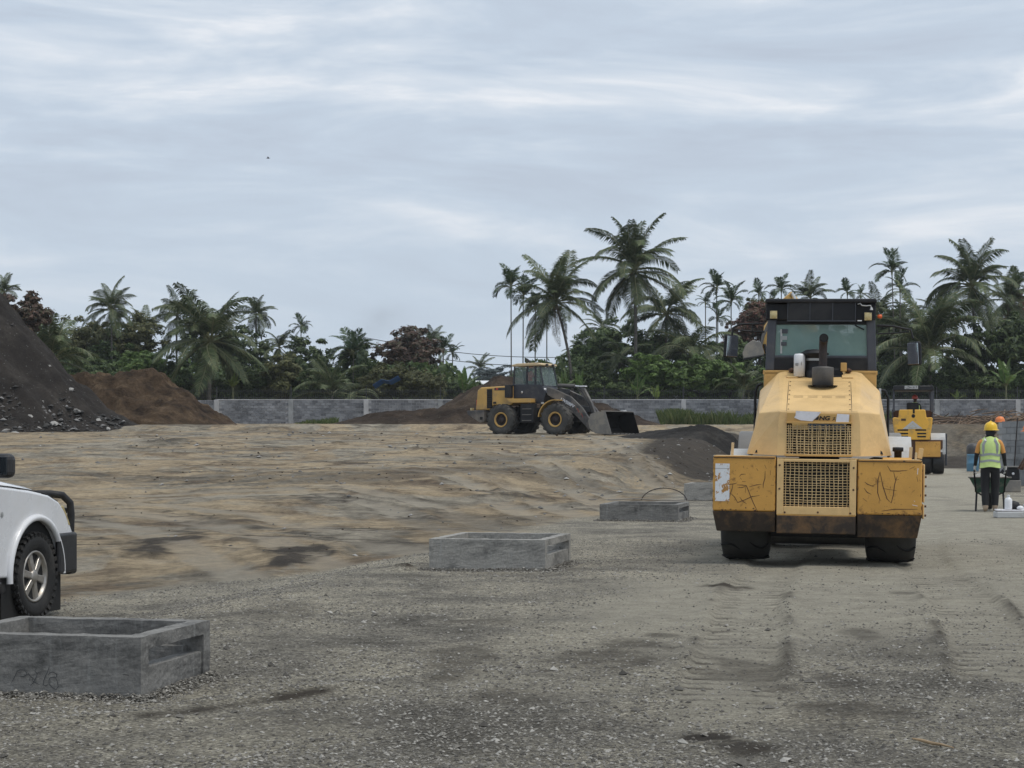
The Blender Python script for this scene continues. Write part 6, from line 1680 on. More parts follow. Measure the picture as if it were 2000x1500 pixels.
# ------------------------------------------------------------------ wheel loader
def loader():
    Y0 = 90.0; X0 = wx(1056, Y0)
    root = empty('wheel_loader', (X0, Y0, 1.66), math.radians(-120))
    tag(root, 'yellow and black wheel loader with its bucket down on the dirt plateau', 'wheel loader')
    Yl, N, B, ST, BM = M['yellow_clean'], M['navy'], M['black'], M['steel'], M['boom']
    for sx in (1, -1):
        for y, z in ((-1.5, .0), (1.5, .0)):
            wheel(root, (sx * 1.06, y, .76 + z), .77, .60, .36, sx, M['rubber_dusty'], Yl, 18, .035, .10, 'plant')
    # rear frame, counterweight, hood
    m = MB(); m.prism([(-3.62, 1.22), (-2.62, 1.24), (-2.6, .66), (-2.85, .62), (-3.5, .98), (-3.62, 1.08)], 'x', -1.0, 1.0); m.build('counterweight', M['boom'], root, .03)
    m = MB(); m.box((0.985, -2.78, .84), (.06, .15, .14)); m.build('tie_hole', M['black_deep'], root)
    m = MB(); m.prism([(-3.22, 1.25), (-3.12, 2.22), (-2.95, 2.36), (-1.1, 2.44), (-1.1, 1.55), (-1.25, 1.45), (-2.2, 1.50), (-2.45, 1.25)], 'x', -.80, .80); m.build('hood', Yl, root, .05, 3)
    for sx in (1, -1):
        m = MB(); m.box((sx * .802, -2.42, 1.80), (.02, .30, .95)); m.build('louvre_panel', M['black_deep'], root)
        for i in range(9):
            m = MB(); m.box((sx * .815, -2.42, 1.38 + i * .105), (.02, .30, .035), (0, .4, 0)); m.build('louvre', B, root)
        m = MB(); m.box((sx * .803, -2.13, 1.60), (.015, .17, .10)); m.build('latch', B, root)
        m = MB(); m.box((sx * .803, -1.72, 2.27), (.012, .85, .13)); m.build('decal', N, root)
    m = MB(); m.box((.806, -2.0, 2.28), (.012, .13, .10)); m.build('decal', M['red'], root)
    m = MB(); m.box((.60, -3.24, 1.55), (.18, .04, .42)); m.build('tail_lamp', M['red'], root, .01)
    m = MB(); m.box((.60, -3.55, 1.30), (.22, .1, .12)); m.build('rear_step', M['lamp'], root, .01)
    m = MB(); m.box((0, -1.3, 1.0), (.9, 2.6, .7)); m.build('rear_chassis', B, root, .03)
    m = MB(); m.box((0, .45, .95), (.4, .9, .6)); m.build('articulation', B, root, .03)
    m = MB(); m.box((0, 1.6, 1.05), (.8, 1.3, .8)); m.build('front_chassis', B, root, .03)
    # steps and tank under the cab
    for sx in (1, -1):
        m = MB(); m.box((sx * .98, -.12, 1.07), (.36, .72, .92)); m.build('step_box', M['black'], root, .03)
        for z in (.72, 1.0, 1.28):
            m = MB(); m.box((sx * 1.17, -.12, z), (.05, .5, .03)); m.build('step', ST, root)
        m = MB(); m.prism([(-1.22, 1.78), (.12, 1.78), (.12, 1.58), (-.95, 1.58), (-1.12, 1.66)], 'x', min(sx * .72, sx * 1.22), max(sx * .72, sx * 1.22)); m.build('deck', Yl, root, .02)
        # front mudguard
        P = [(1.5 + .92 * math.cos(a), .80 + .92 * math.sin(a)) for a in np.linspace(math.pi * .97, math.pi * .45, 10)]
        Q = [(1.5 + .87 * math.cos(a), .80 + .87 * math.sin(a)) for a in np.linspace(math.pi * .45, math.pi * .97, 10)]
        m = MB(); m.prism(P + Q, 'x', min(sx * .76, sx * 1.34), max(sx * .76, sx * 1.34)); m.build('mudguard', Yl, root)
    # cab
    c0, c1, cw = -1.12, .36, .75
    m = MB(); m.prism([(c0, 1.80), (c0 - .02, 2.50), (c1 + .1, 2.45), (c1 + .35, 2.05), (c1 + .2, 1.55), (-.1, 1.55), (-.2, 1.80)], 'x', -cw, cw); m.build('cab_body', N, root, .03)
    for sx in (1, -1):
        for (ya, za, yb, zb_) in ((c0, 2.48, c0 + .05, 3.36), (-.38, 2.45, -.36, 3.36), (.08, 2.4, .10, 3.36), (c1 + .18, 2.4, c1 - .02, 3.36)):
            m = MB(); m.tube([(sx * (cw - .05), ya, za), (sx * (cw - .07), yb, zb_)], .055 if abs(ya) < .3 else .045, 6); m.build('cab_post', N, root)
        for (ya, yb, yc, yd) in ((c0 + .06, -.44, -.42, c0 + .1), (-.33, .04, .05, -.31), (.15, c1 + .14, c1 - .04, .15)):
            m = MB(); m.hexa([(sx * (cw - .06), ya, 2.47), (sx * (cw - .05), ya, 2.47), (sx * (cw - .05), yb, 2.44), (sx * (cw - .06), yb, 2.44)], [(sx * (cw - .07), yd, 3.34), (sx * (cw - .06), yd, 3.34), (sx * (cw - .06), yc, 3.34), (sx * (cw - .07), yc, 3.34)]); m.build('side_window', M['glass_clear'], root)
    m = MB(); m.hexa([(-.66, c1 + .17, 2.42), (.66, c1 + .17, 2.42), (.66, c1 + .18, 2.42), (-.66, c1 + .18, 2.42)], [(-.66, c1 - .03, 3.34), (.66, c1 - .03, 3.34), (.66, c1 - .02, 3.34), (-.66, c1 - .02, 3.34)]); m.build('windscreen', M['glass_clear'], root)
    m = MB(); m.hexa([(-.66, c0, 2.5), (.66, c0, 2.5), (.66, c0 + .01, 2.5), (-.66, c0 + .01, 2.5)], [(-.66, c0 + .05, 3.34), (.66, c0 + .05, 3.34), (.66, c0 + .06, 3.34), (-.66, c0 + .06, 3.34)]); m.build('rear_window', M['glass_clear'], root)
    m = MB(); m.prism([(c0 - .06, 3.36), (c0 - .05, 3.44), (-.9, 3.50), (.2, 3.52), (c1 + .12, 3.46), (c1 + .12, 3.38)], 'x', -.80, .80); m.build('roof', M['wood_pale'], root, .03)
    m = MB(); m.box((.3, c1 + .16, 3.42), (.16, .08, .1)); m.build('roof_lamp', B, root, .01)
    m = MB(); m.box((-.3, c1 + .16, 3.42), (.16, .08, .1)); m.build('roof_lamp', B, root, .01)
    m = MB(); m.box((.85, -1.28, 2.15), (.34, .34, .62)); m.build('side_box', B, root, .03)
    m = MB(); m.lathe([(.06, 0), (.05, .02), (.001, .025)], 'x', (.755, -.62, 2.1), 10); m.build('badge', M['white_grey'], root)
    m = MB(); m.lathe([(.07, .0), (.05, .08), (.001, .09)], 'y', (.66, c1 + .22, 2.22), 10); m.build('headlamp', M['white'], root)
    m = MB(); m.box((.80, .55, 1.56), (.05, .15, .08)); m.build('side_lamp', M['white_grey'], root, .01)
    m = MB(); m.box((.1, -.5, 2.55), (.5, .5, .15)); m.box((.1, -.75, 2.85), (.5, .12, .6)); m.build('seat', B, root, .04)
    # lift arms, tilt link
    arm = [(0.75, 2.34), (1.2, 2.22), (2.05, 1.86), (2.70, 1.30), (3.25, .55), (3.55, .32), (3.40, .12), (3.05, .25), (2.50, .80), (1.95, 1.27), (1.3, 1.70), (.78, 1.95)]
    for sx in (1, -1):
        m = MB(); m.prism(arm, 'x', min(sx * .62, sx * .76), max(sx * .62, sx * .76)); m.build('lift_arm', BM, root, .015)
        m = MB(); m.tube([(sx * .5, .9, 1.1), (sx * .5, 1.75, 1.18)], .085, 10); m.tube([(sx * .5, 1.75, 1.18), (sx * .5, 2.3, 1.05)], .045, 8); m.build('lift_cylinder', B, root)
        m = MB(); m.ribbon([(sx * .765, p[0], p[1] - .01) for p in arm[:5]], .04, (sx, 0, 0)); m.build('arm_edge', ST, root)
    m = MB(); m.box((0, 1.1, 2.0), (1.1, .5, .5)); m.build('front_tower', B, root, .03)
    m = MB(); m.tube([(0, 1.0, 2.42), (0, 1.9, 2.38)], .10, 10); m.build('tilt_cylinder', M['muffler'], root)
    m = MB(); m.tube([(0, 1.9, 2.38), (0, 2.3, 2.33)], .05, 8); m.build('tilt_rod', M['chrome'], root)
    m = MB(); m.prism([(2.2, 2.42), (2.36, 2.40), (2.85, 1.55), (3.1, .92), (2.95, .9), (2.65, 1.5), (2.12, 2.2)], 'x', -.10, .10); m.build('rocker', BM, root, .02)
    m = MB(); m.box((0, 2.35, 1.25), (1.24, .3, .3)); m.build('cross_tube', B, root, .03)
    m = MB(); m.box((0, 2.35, 2.36), (.24, .3, .06)); m.build('rocker_cap', M['white'], root, .01)
    # hoses
    for dx in (-.2, .2):
        m = MB(); m.tube([(dx, 2.0, 2.35), (dx, 2.4, 2.1), (dx, 2.75, 1.5), (dx, 2.95, 1.0)], .022, 6); m.build('hose', B, root)
    # lettering and worn decal on the near arm
    t = text('LW500FV', .20, (.764, 1.02, 1.96), (0, 0, 0), M['white'], root, .1, .002, .006)
    ang = math.atan2(1.80 - 2.05, 1.75 - 1.1)
    # reads towards +y on the +x face, upright
    Rm = Matrix(((0, 0, 1), (1, 0, 0), (0, 1, 0))).to_4x4()
    t.matrix_local = Matrix.Translation((.766, 1.50, 1.70)) @ Rm @ Matrix.Rotation(math.radians(-28), 4, 'Z')
    for k in range(4):
        m = MB(); m.ribbon([(.766, 2.32 + k * .11, 1.42 - k * .12), (.766, 2.40 + k * .11, 1.22 - k * .12)], .05, (1, 0, 0)); m.build('worn_decal', M['red'] if k % 2 else M['wood'], root)
    # bucket: curved shell, two end plates, cutting edge
    prof = [(4.30, 1.12), (3.85, 1.10), (3.52, 1.00), (3.40, .66), (3.48, .32), (3.78, .10), (4.66, .02)]
    inn = [(4.66, .06), (3.82, .15), (3.56, .36), (3.48, .66), (3.58, .96), (3.88, 1.05), (4.30, 1.08)]
    m = MB(); m.prism(prof + inn, 'x', -1.50, 1.50); m.build('bucket_shell', M['bucket_black'], root)
    for sx in (1, -1):
        m = MB(); m.prism([(4.30, 1.12), (3.85, 1.10), (3.52, 1.00), (3.40, .66), (3.48, .32), (3.78, .09), (4.62, .02), (4.62, .12)], 'x', min(sx * 1.47, sx * 1.51), max(sx * 1.47, sx * 1.51)); m.build('bucket_end', ST if sx > 0 else M['bucket_black'], root, .008)
    m = MB(); m.box((0, 4.20, 1.135), (3.0, .26, .04), (-.04, 0, 0)); m.build('bucket_top_edge', ST, root, .01)
    m = MB(); m.box((-.5, 4.26, 1.17), (.35, .16, .07)); m.build('bucket_guard', M['white_grey'], root, .01)
    m = MB(); m.box((0, 4.67, .035), (3.04, .22, .03)); m.build('cutting_edge', ST, root)
    for i in range(8):
        m = MB(); m.hexa([(-1.4 + i * .4 - .05, 4.72, .03), (-1.4 + i * .4 + .05, 4.72, .03), (-1.4 + i * .4 + .03, 4.92, .02), (-1.4 + i * .4 - .03, 4.92, .02)], [(-1.4 + i * .4 - .05, 4.72, .09), (-1.4 + i * .4 + .05, 4.72, .09), (-1.4 + i * .4 + .03, 4.92, .04), (-1.4 + i * .4 - .03, 4.92, .04)]); m.build('tooth', ST, root)
    return root
LOADER = loader()

# ------------------------------------------------------------------ pneumatic-tyred roller farther along the road
def tyre_roller():
    Y0 = 75.0; X0 = wx(1783, Y0)
    root = empty('tyre_roller', (X0, Y0, 0.03), -math.atan(.2))
    tag(root, 'smaller yellow tyre roller with open black canopy driving away along the road', 'road roller')
    Yb, B = M['yellow_bright'], M['black']
    k = 1 / 225.0
    def q(x, y): return ((x - 478) * k, (970 - y) * k)
    # body shell seen from behind: shoulders and raised centre
    def loft(pts, y0, y1, name, mat, bev=.03):
        m = MB(); m.prism([q(*p) for p in pts], 'y', y0, y1); return m.build(name, mat, root, bev, 3)
    loft([(325, 655), (628, 655), (650, 520), (655, 455), (640, 448), (600, 452), (590, 385), (580, 378), (365, 378), (355, 385), (348, 452), (310, 448), (296, 455), (300, 500)], 0.0, 1.3, 'engine_cover', Yb)
    for (x0, x1, y) in ((340, 436, 565), (500, 597, 565), (516, 597, 597), (518, 595, 625), (345, 436, 597), (345, 436, 625)):
        a, b = q(x0, y - 7), q(x1, y + 7); m = MB(); m.box(((a[0] + b[0]) / 2, -.002, (a[1] + b[1]) / 2), (b[0] - a[0], .012, a[1] - b[1])); m.build('vent_slot', M['black_deep'], root, .004)
    m = MB(); a, b, c = q(385, 556), q(565, 552), q(475, 480); m.add([(a[0], -.012, a[1]), (b[0], -.012, b[1]), (c[0], -.012, c[1])], [(0, 1, 2)]); m.build('warning_triangle', M['white_grey'], root)
    m = MB(); a, b, c = q(440, 545), q(515, 543), q(476, 505); m.ribbon([(a[0], -.015, a[1]), (b[0], -.015, b[1]), (c[0], -.015, c[1]), (a[0], -.015, a[1])], .03); m.build('triangle_mark', M['lamp'], root)
    a = q(394, 470); m = MB(); m.box((a[0], -.003, a[1]), (.19, .012, .09)); m.build('filler_flap', M['seam'], root, .004)
    m = MB(); a = q(482, 436); m.lathe([(.075, -.006), (.001, -.008)], 'y', (a[0], 0, a[1]), 16); b = q(486, 390); m.box((b[0], -.004, b[1]), (.08, .012, .2)); m.build('cover_slot', M['black_deep'], root)
    # operator deck, rails, seat, canopy
    m = MB(); m.box((0, 1.35, q(0, 420)[1]), (1.55, 1.2, .34)); m.build('deck', M['rust'], root, .02)
    for sx in (-1, 1):
        for yy in (.55, 2.2):
            x = q(305, 0)[0] if sx < 0 else q(658, 0)[0]
            m = MB(); m.box((x * .98, yy, (q(0, 400)[1] + q(0, 195)[1]) / 2), (.075 if sx < 0 else .12, .1, q(0, 195)[1] - q(0, 400)[1])); m.build('canopy_post', M['slate'], root, .01)
        m = MB(); m.box((sx * .80, 1.4, q(0, 430)[1]), (.06, 1.6, .5)); m.build('side_panel', M['slate'], root, .02)
    zc = q(0, 178)[1]
    m = MB(); m.prism([(-.80, zc - .10), (.84, zc - .10), (.84, zc + .06), (.78, zc + .10), (-.74, zc + .10), (-.80, zc + .06)], 'y', .35, 2.45); m.build('canopy', B, root, .03)
    m = MB(); m.box((q(590, 0)[0], .34, zc + .075), (.42, .01, .02)); m.build('canopy_trim', M['steel'], root)
    p = q(465, 172); m = MB(); m.box((p[0], .335, p[1]), (.535, .012, .135)); pl = m.build('number_plate', M['white_grey'], root, .004)
    text('LZH-317', .125, (p[0], .327, p[1] - .045), (math.radians(90), 0, 0), B, root, 0, .001, .002, 1.0, 'CENTER')
    m = MB(); m.box((q(480, 0)[0], .95, q(0, 350)[1]), (.50, .16, .36)); m.build('seat', B, root, .06, 3)
    # rear frame, sprinkler box, tyres
    m = MB(); m.prism([q(205, 655), q(755, 655), q(755, 690), q(720, 820), q(260, 820), q(205, 700)], 'y', .1, .8); m.build('rear_frame', M['rust'], root, .02)
    a, b = q(500, 670), q(725, 810); m = MB(); m.box(((a[0] + b[0]) / 2, .08, (a[1] + b[1]) / 2), (b[0] - a[0], .05, a[1] - b[1])); m.build('scraper_plate', M['yellow_worn'], root, .01)
    for sx in (-1, 1):
        m = MB(); P = [(.60 + .52 * math.cos(t), .78 + .95 * math.sin(t) * .95) for t in np.linspace(.1, 3.0, 12)]; Q = [(.60 + .48 * math.cos(t), .78 + .91 * math.sin(t) * .95) for t in np.linspace(3.0, .1, 12)]
        m.prism(P + Q, 'x', min(sx * .72, sx * 1.30), max(sx * .72, sx * 1.30)); m.build('mudguard', M['white_grey'], root)
        m = MB(); m.box((sx * 1.24, .12, 1.12), (.12, .06, .62)); m.build('mudguard_edge', M['white_grey'], root, .02)
        m = MB(); m.box((sx * 1.34, .9, 1.0), (.08, .3, 1.3)); m.build('side_ladder', M['slate'], root, .01)
    for i in range(5):
        wheel(root, (-1.02 + i * .51, .62, .50), .50, .46, .26, 1 if i > 2 else -1, M['rubber_wet'], B, 2, .002, .02, 'plant')
    for i in range(4):
        wheel(root, (-.80 + i * .53, 3.6, .50), .50, .46, .26, 1 if i > 2 else -1, M['rubber_wet'], B, 2, .002, .02, 'plant')
    m = MB(); m.box((0, 2.2, 1.0), (1.9, 3.0, .6)); m.build('chassis', B, root, .03)
    m = MB(); m.box((0, 3.4, 1.35), (1.8, 1.1, .5)); m.build('front_body', Yb, root, .05)
    return root
TROLLER = tyre_roller()

# ------------------------------------------------------------------ excavator standing behind the big roller
def excavator():
    Y0 = 66.0; X0 = wx(1592, Y0)
    root = empty('excavator', (X0, Y0, gz(X0, Y0)), math.radians(150))
    tag(root, 'yellow excavator almost hidden behind the big roller, its dusty bucket showing left of the cab', 'excavator')
    Ye, B, ST = M['yellow_clean'], M['black'], M['steel']
    for sx in (-1, 1):
        m = MB(); m.prism([(-1.7, .1), (-1.9, .45), (-1.7, .8), (1.7, .8), (1.9, .45), (1.7, .1), (1.4, 0), (-1.4, 0)], 'x', min(sx * .8, sx * 1.3), max(sx * .8, sx * 1.3)); m.build('track', B, root, .05)
    m = MB(); m.lathe([(.6, .7), (.6, 1.0), (.5, 1.05)], 'z', (0, 0, 0), 20); m.build('turntable', B, root)
    m = MB(); m.box((.3, -.9, 1.55), (1.5, 2.0, 1.0)); m.build('engine_house', Ye, root, .06)
    m = MB(); m.box((0, -1.9, 1.5), (2.1, .5, .9)); m.build('counterweight', M['boom'], root, .1, 3)
    m = MB(); m.box((-.62, .55, 1.9), (.9, 1.4, 1.5)); m.build('cab', B, root, .08, 3)
    m = MB(); m.box((-.62, 1.26, 2.1), (.75, .02, .9)); m.build('cab_window', M['glass_dark'], root)
    # boom rises and folds: its crown shows above the roller roof, the stick drops left of the cab
    T = Matrix.Rotation(-math.radians(150), 4, 'Z')
    def L(px, py, dy=0.0):                                # photo pixel in the machine plane -> local
        w = Vector((wx(px, Y0 + dy) - X0, dy, wz(py, Y0 + dy) - root.location.z)); return T @ w
    def beam(name, pts, wd, mat):
        m = MB(); m.tube(pts, wd, 8, True, 0.8); return m.build(name, mat, root, .03)
    beam('boom', [L(1640, 830), L(1606, 700), L(1566, 612), L(1536, 578)], [.30, .36, .36, .30], Ye)
    beam('stick', [L(1540, 590, -.6), L(1500, 640, -.6), L(1492, 690, -.6)], [.22, .20, .13], Ye)
    m = MB(); m.tube([L(1546, 572, -.3), L(1562, 605, -.3)], .07, 8); m.build('boom_cylinder', M['chrome'], root)
    m = MB(); m.tube([L(1506, 622, -.9), L(1491, 655, -.9), L(1486, 676, -.9)], .06, 8); m.build('bucket_cylinder', M['muffler'], root)
    m = MB(); m.tube([L(1493, 672, -.8), L(1497, 690, -.8)], .05, 6); m.tube([L(1486, 668, -.8), L(1480, 684, -.8)], .05, 6); m.build('bucket_link', B, root)
    # bucket: rounded shell with closed ends
    pts = [(1493, 690), (1486, 668), (1470, 664), (1456, 674), (1450, 690), (1452, 700), (1470, 697), (1490, 693)]
    P = [L(*p, -1.1) for p in pts]; Q = [L(*p, -.2) for p in pts]; n = len(pts)
    m = MB(); m.add([tuple(p) for p in P] + [tuple(p) for p in Q], [tuple(range(n))[::-1], tuple(range(n, 2 * n))] + [(i, (i + 1) % n, n + (i + 1) % n, n + i) for i in range(n)]); m.build('bucket', ST, root, .02)
    m = MB(); a, b = L(1452, 701, -1.15), L(1492, 694, -1.15); m.tube([a, b], .035, 6); m.build('bucket_lip', B, root)
    return root
EXC = excavator()

# ------------------------------------------------------------------ white pickup, front right quarter in view
def pickup():
    root = empty('pickup_truck', (-5.32, 14.69, -0.19), -math.atan(.2213))
    tag(root, 'white pickup truck with black bull bar, only its front quarter in view', 'pickup truck')
    W, P, B = M['van_white'], M['plastic'], M['black']
    ax, R = 1.54, .388
    hw = .875
    # front right wheel and the others
    def car_wheel(x, y, side, detailed):
        wh = empty('wheel', (x, y, R), 0, root)
        m = MB(); m.lathe(tyre_prof(R - .012, .27, .215), 'x', n=44)
        for i in range(34):
            for s in (-1, 1):
                a = 2 * math.pi * (i + (.5 if s > 0 else 0)) / 34; m.M = Matrix.Rotation(a, 4, 'X')
                m.box((s * .075, 0, R - .010), (.09, .042, .02), (0, 0, s * .3)); m.box((s * .128, 0, R - .030), (.014, .034, .045), (0, s * .35, 0))
        m.M = Matrix.Identity(4); m.build('tyre', M['rubber'], wh)
        m = MB(); s = side
        m.lathe([(.226, s * .105), (.222, s * .118), (.205, s * .112), (.200, s * .06), (.19, s * -.02)], 'x', n=40)
        m.build('rim', M['alloy'], wh)
        m = MB(); m.lathe([(.195, s * .02), (.001, s * .02)], 'x', n=24); m.build('brake_disc', M['rust_dark'], wh)
        for i in range(6):
            m = MB(); m.M = Matrix.Rotation(i * math.pi / 3 + .3, 4, 'X')
            m.hexa([(s * .075, -.030, .05), (s * .108, -.024, .05), (s * .108, .024, .05), (s * .075, .030, .05)], [(s * .06, -.042, .203), (s * .098, -.034, .203), (s * .098, .034, .203), (s * .06, .042, .203)])
            m.M = Matrix.Identity(4); m.build('spoke', M['alloy'], wh, .006)
        m = MB(); m.lathe([(.062, s * .07), (.060, s * .108), (.040, s * .118), (.001, s * .12)], 'x', n=20); m.build('hub_cap', M['alloy'], wh)
        return wh
    for (x, y, s) in ((.755, ax, 1), (-.755, ax, -1), (.755, -ax, 1), (-.755, -ax, -1)): car_wheel(x, y, s, True)
    # body sides: outline with wheel arches, as a curved skin
    def arch(cy, r, a0=0.0, a1=math.pi, n=16): return [(cy + r * math.cos(t), R + .02 + r * math.sin(t)) for t in np.linspace(a0, a1, n)]
    top = [(2.28, .62), (2.25, .74), (2.14, .90), (1.98, 1.02), (1.78, 1.085), (1.45, 1.13), (1.15, 1.16), (.78, 1.19)]
    fr = arch(ax, .475)
    fen = [(2.28, .62)] + top[1:] + [(.78, .42)] + [p for p in fr[::-1] if True]
    def side_skin(name, outline, s, bulge, mat):
        m = MB(); m.prism(outline, 'x', s * (hw - .06) if s > 0 else -hw, hw if s > 0 else -(hw - .06)); return m.build(name, mat, root, .02, 3)
    for s in (1, -1):
        side_skin('fender', fen, s, 0, W)
        m = MB()                                         # flared arch lip
        P1 = [(s * (hw + .008), y, z) for (y, z) in arch(ax, .49, -.05, math.pi + .10, 22)]
        m.tube(P1, .030, 8, True); m.build('arch_flare', W, root)
        side_skin('door', [(.765, .42), (.765, 1.19), (.5, 1.20), (-.35, 1.20), (-.35, .42)], s, 0, W)
        side_skin('door', [(-.365, .42), (-.365, 1.20), (-1.05, 1.21), (-1.1, .8), (-1.12, .42)], s, 0, W)
        bed = [(-1.135, .8), (-1.06, 1.21), (-1.25, 1.22), (-2.75, 1.20), (-2.78, .60)] + [p for p in arch(-ax, .46)[::-1]] + [(-1.12, .42)]
        side_skin('bed_side', bed, s, 0, W)
        m = MB(); m.box((s * (hw - .06), ax, .50), (.04, 1.1, .9)); m.build('inner_arch', M['black_deep'], root)
        m = MB(); m.box((s * (hw + .02), -.2, .38), (.16, 1.9, .05)); m.build('side_step', P, root, .02)
        # door mirror
        mr = empty('door_mirror', (s * (hw + .17), .60, 1.36), 0, root)
        m = MB(); m.box((0, 0, 0), (.22, .13, .20)); m.build('housing', P, mr, .05, 3)
        m = MB(); m.box((0, -.068, 0), (.17, .008, .15)); m.build('glass', M['glass_dark'], mr, .004)
        m = MB(); m.box((s * -.13, 0, -.06), (.10, .06, .05)); m.build('stalk', P, mr, .01)
    for s in (1, -1):
        m = MB(); m.tube([(s * .845, y, z + .012) for (y, z) in [(2.0, 1.01), (1.78, 1.085), (1.45, 1.13), (1.15, 1.16), (.78, 1.19)]], .006, 5); m.build('bonnet_gap', M['black_deep'], root)
    # splash guard behind the wheel
    m = MB(); m.box((.76, 1.0, .42), (.16, .10, .30), (.25, 0, 0)); m.build('splash_guard', P, root, .02)
    # bonnet, front, cabin
    m = MB()
    sec = [(2.20, .60, .92), (2.02, .74, 1.04), (1.75, .80, 1.115), (1.2, .835, 1.18), (.80, .84, 1.225)]
    V = []; Fc = []
    for (y, w, z) in sec:
        for u in np.linspace(-1, 1, 11): V.append((u * w, y, z + .045 * (1 - u * u) - .04 * max(0, abs(u) - .85) / .15))
    for i in range(len(sec) - 1):
        for j in range(10): Fc.append((i * 11 + j, i * 11 + j + 1, (i + 1) * 11 + j + 1, (i + 1) * 11 + j))
    m.add(V, Fc, True); o = m.build('bonnet', W, root); md = o.modifiers.new('s', 'SOLIDIFY'); md.thickness = .03; md.offset = -1
    m = MB(); m.box((0, 2.24, .86), (1.0, .08, .24)); m.build('grille', P, root, .02)
    m = MB(); m.prism([(-.86, .42), (.86, .42), (.89, .60), (.84, .78), (-.84, .78), (-.89, .60)], 'y', 2.20, 2.30); m.build('front_panel', W, root, .03)
    for s in (1, -1):
        m = MB(); m.hexa([(s * .62, 2.30, .78), (s * .882, 2.20, .80), (s * .86, 2.1, .80), (s * .6, 2.2, .78)][::s], [(s * .62, 2.24, .94), (s * .882, 2.06, .985), (s * .85, 1.98, .985), (s * .6, 2.14, .94)][::s]); m.build('headlamp', M['lamp'], root, .01)
    # steel bumper with bull bar
    m = MB(); m.prism([(-.90, 2.16), (-.90, 2.28), (-.82, 2.40), (-.6, 2.44), (.6, 2.44), (.82, 2.40), (.90, 2.28), (.90, 2.16)], 'z', .36, .74); m.build('bumper', P, root, .03, 3)
    for s in (1, -1):
        m = MB(); m.box((s * .885, 2.10, .56), (.05, .36, .36)); m.build('bumper_end', P, root, .03, 3)
        m = MB(); m.tube([(s * .80, 2.36, .72), (s * .80, 2.37, .90), (s * .80, 2.35, 1.00), (s * .76, 2.28, 1.07), (s * .68, 2.20, 1.085), (s * .55, 2.20, 1.085)], .034, 10); m.build('bull_bar_hoop', B, root)
    m = MB(); m.tube([(-.56, 2.20, 1.085), (.56, 2.20, 1.085)], .032, 10); m.build('bull_bar_tube', B, root)
    m = MB(); m.tube([(-.80, 2.37, .93), (.80, 2.37, .93)], .025, 10); m.build('bull_bar_tube', B, root)
    m = MB(); V = [(-.80, .82, 1.21), (.80, .82, 1.21), (.64, .20, 1.74), (-.64, .20, 1.74), (.64, -.75, 1.76), (-.64, -.75, 1.76), (.78, -1.05, 1.22), (-.78, -1.05, 1.22)]
    m.add(V, [(0, 1, 2, 3), (3, 2, 4, 5), (5, 4, 6, 7), (1, 6, 4, 2), (0, 3, 5, 7), (0, 7, 6, 1)]); m.build('glasshouse', M['glass_dark'], root)
    m = MB(); m.prism([(.24, 1.735), (.18, 1.78), (-.3, 1.80), (-.72, 1.79), (-.80, 1.75)], 'x', -.66, .66); m.build('roof', W, root, .03)
    for s in (1, -1):
        m = MB(); m.tube([(s * .81, .83, 1.20), (s * .655, .20, 1.75)], .035, 6); m.build('pillar', W, root)
        m = MB(); m.tube([(s * .80, -.36, 1.2), (s * .66, -.32, 1.76)], .035, 6); m.build('pillar', B, root)
        m = MB(); m.tube([(s * .79, -1.05, 1.21), (s * .65, -.76, 1.76)], .05, 6); m.build('pillar', W, root)
    m = MB(); m.box((0, -1.95, .75), (1.66, 1.6, .06)); m.build('bed_floor', P, root)
    m = MB(); m.box((0, -2.75, .90), (1.66, .05, .60)); m.build('tailgate', W, root, .02)
    m = MB(); m.box((0, -.15, .45), (1.4, 4.4, .25)); m.build('chassis', M['black_deep'], root)
    m = MB(); m.box((0, 1.4, .85), (1.45, 1.3, .35)); m.build('engine_bay', M['black_deep'], root)
    # badge letters on the door edge and the side repeater
    Rm = Matrix(((0, 0, 1), (1, 0, 0), (0, 1, 0))).to_4x4()
    for s_, y, z in (('VVTi', .50, .955), ('V-6', .56, .90)):
        t = text(s_, .075, (0, 0, 0), (0, 0, 0), B, root, .15, .002, .003)
        t.matrix_local = Matrix.Translation((hw + .002, y, z)) @ Rm
    m = MB(); m.lathe([(.024, .003), (.001, .006)], 'x', (hw, .93, .945), 14); m.build('side_repeater', M['reflect'], root)
    m = MB(); m.ribbon([(hw + .002, .772, .45), (hw + .002, .772, .9), (hw + .002, .772, 1.19)], .008, (1, 0, 0)); m.build('door_gap', M['black_deep'], root)
    return root
PICKUP = pickup()
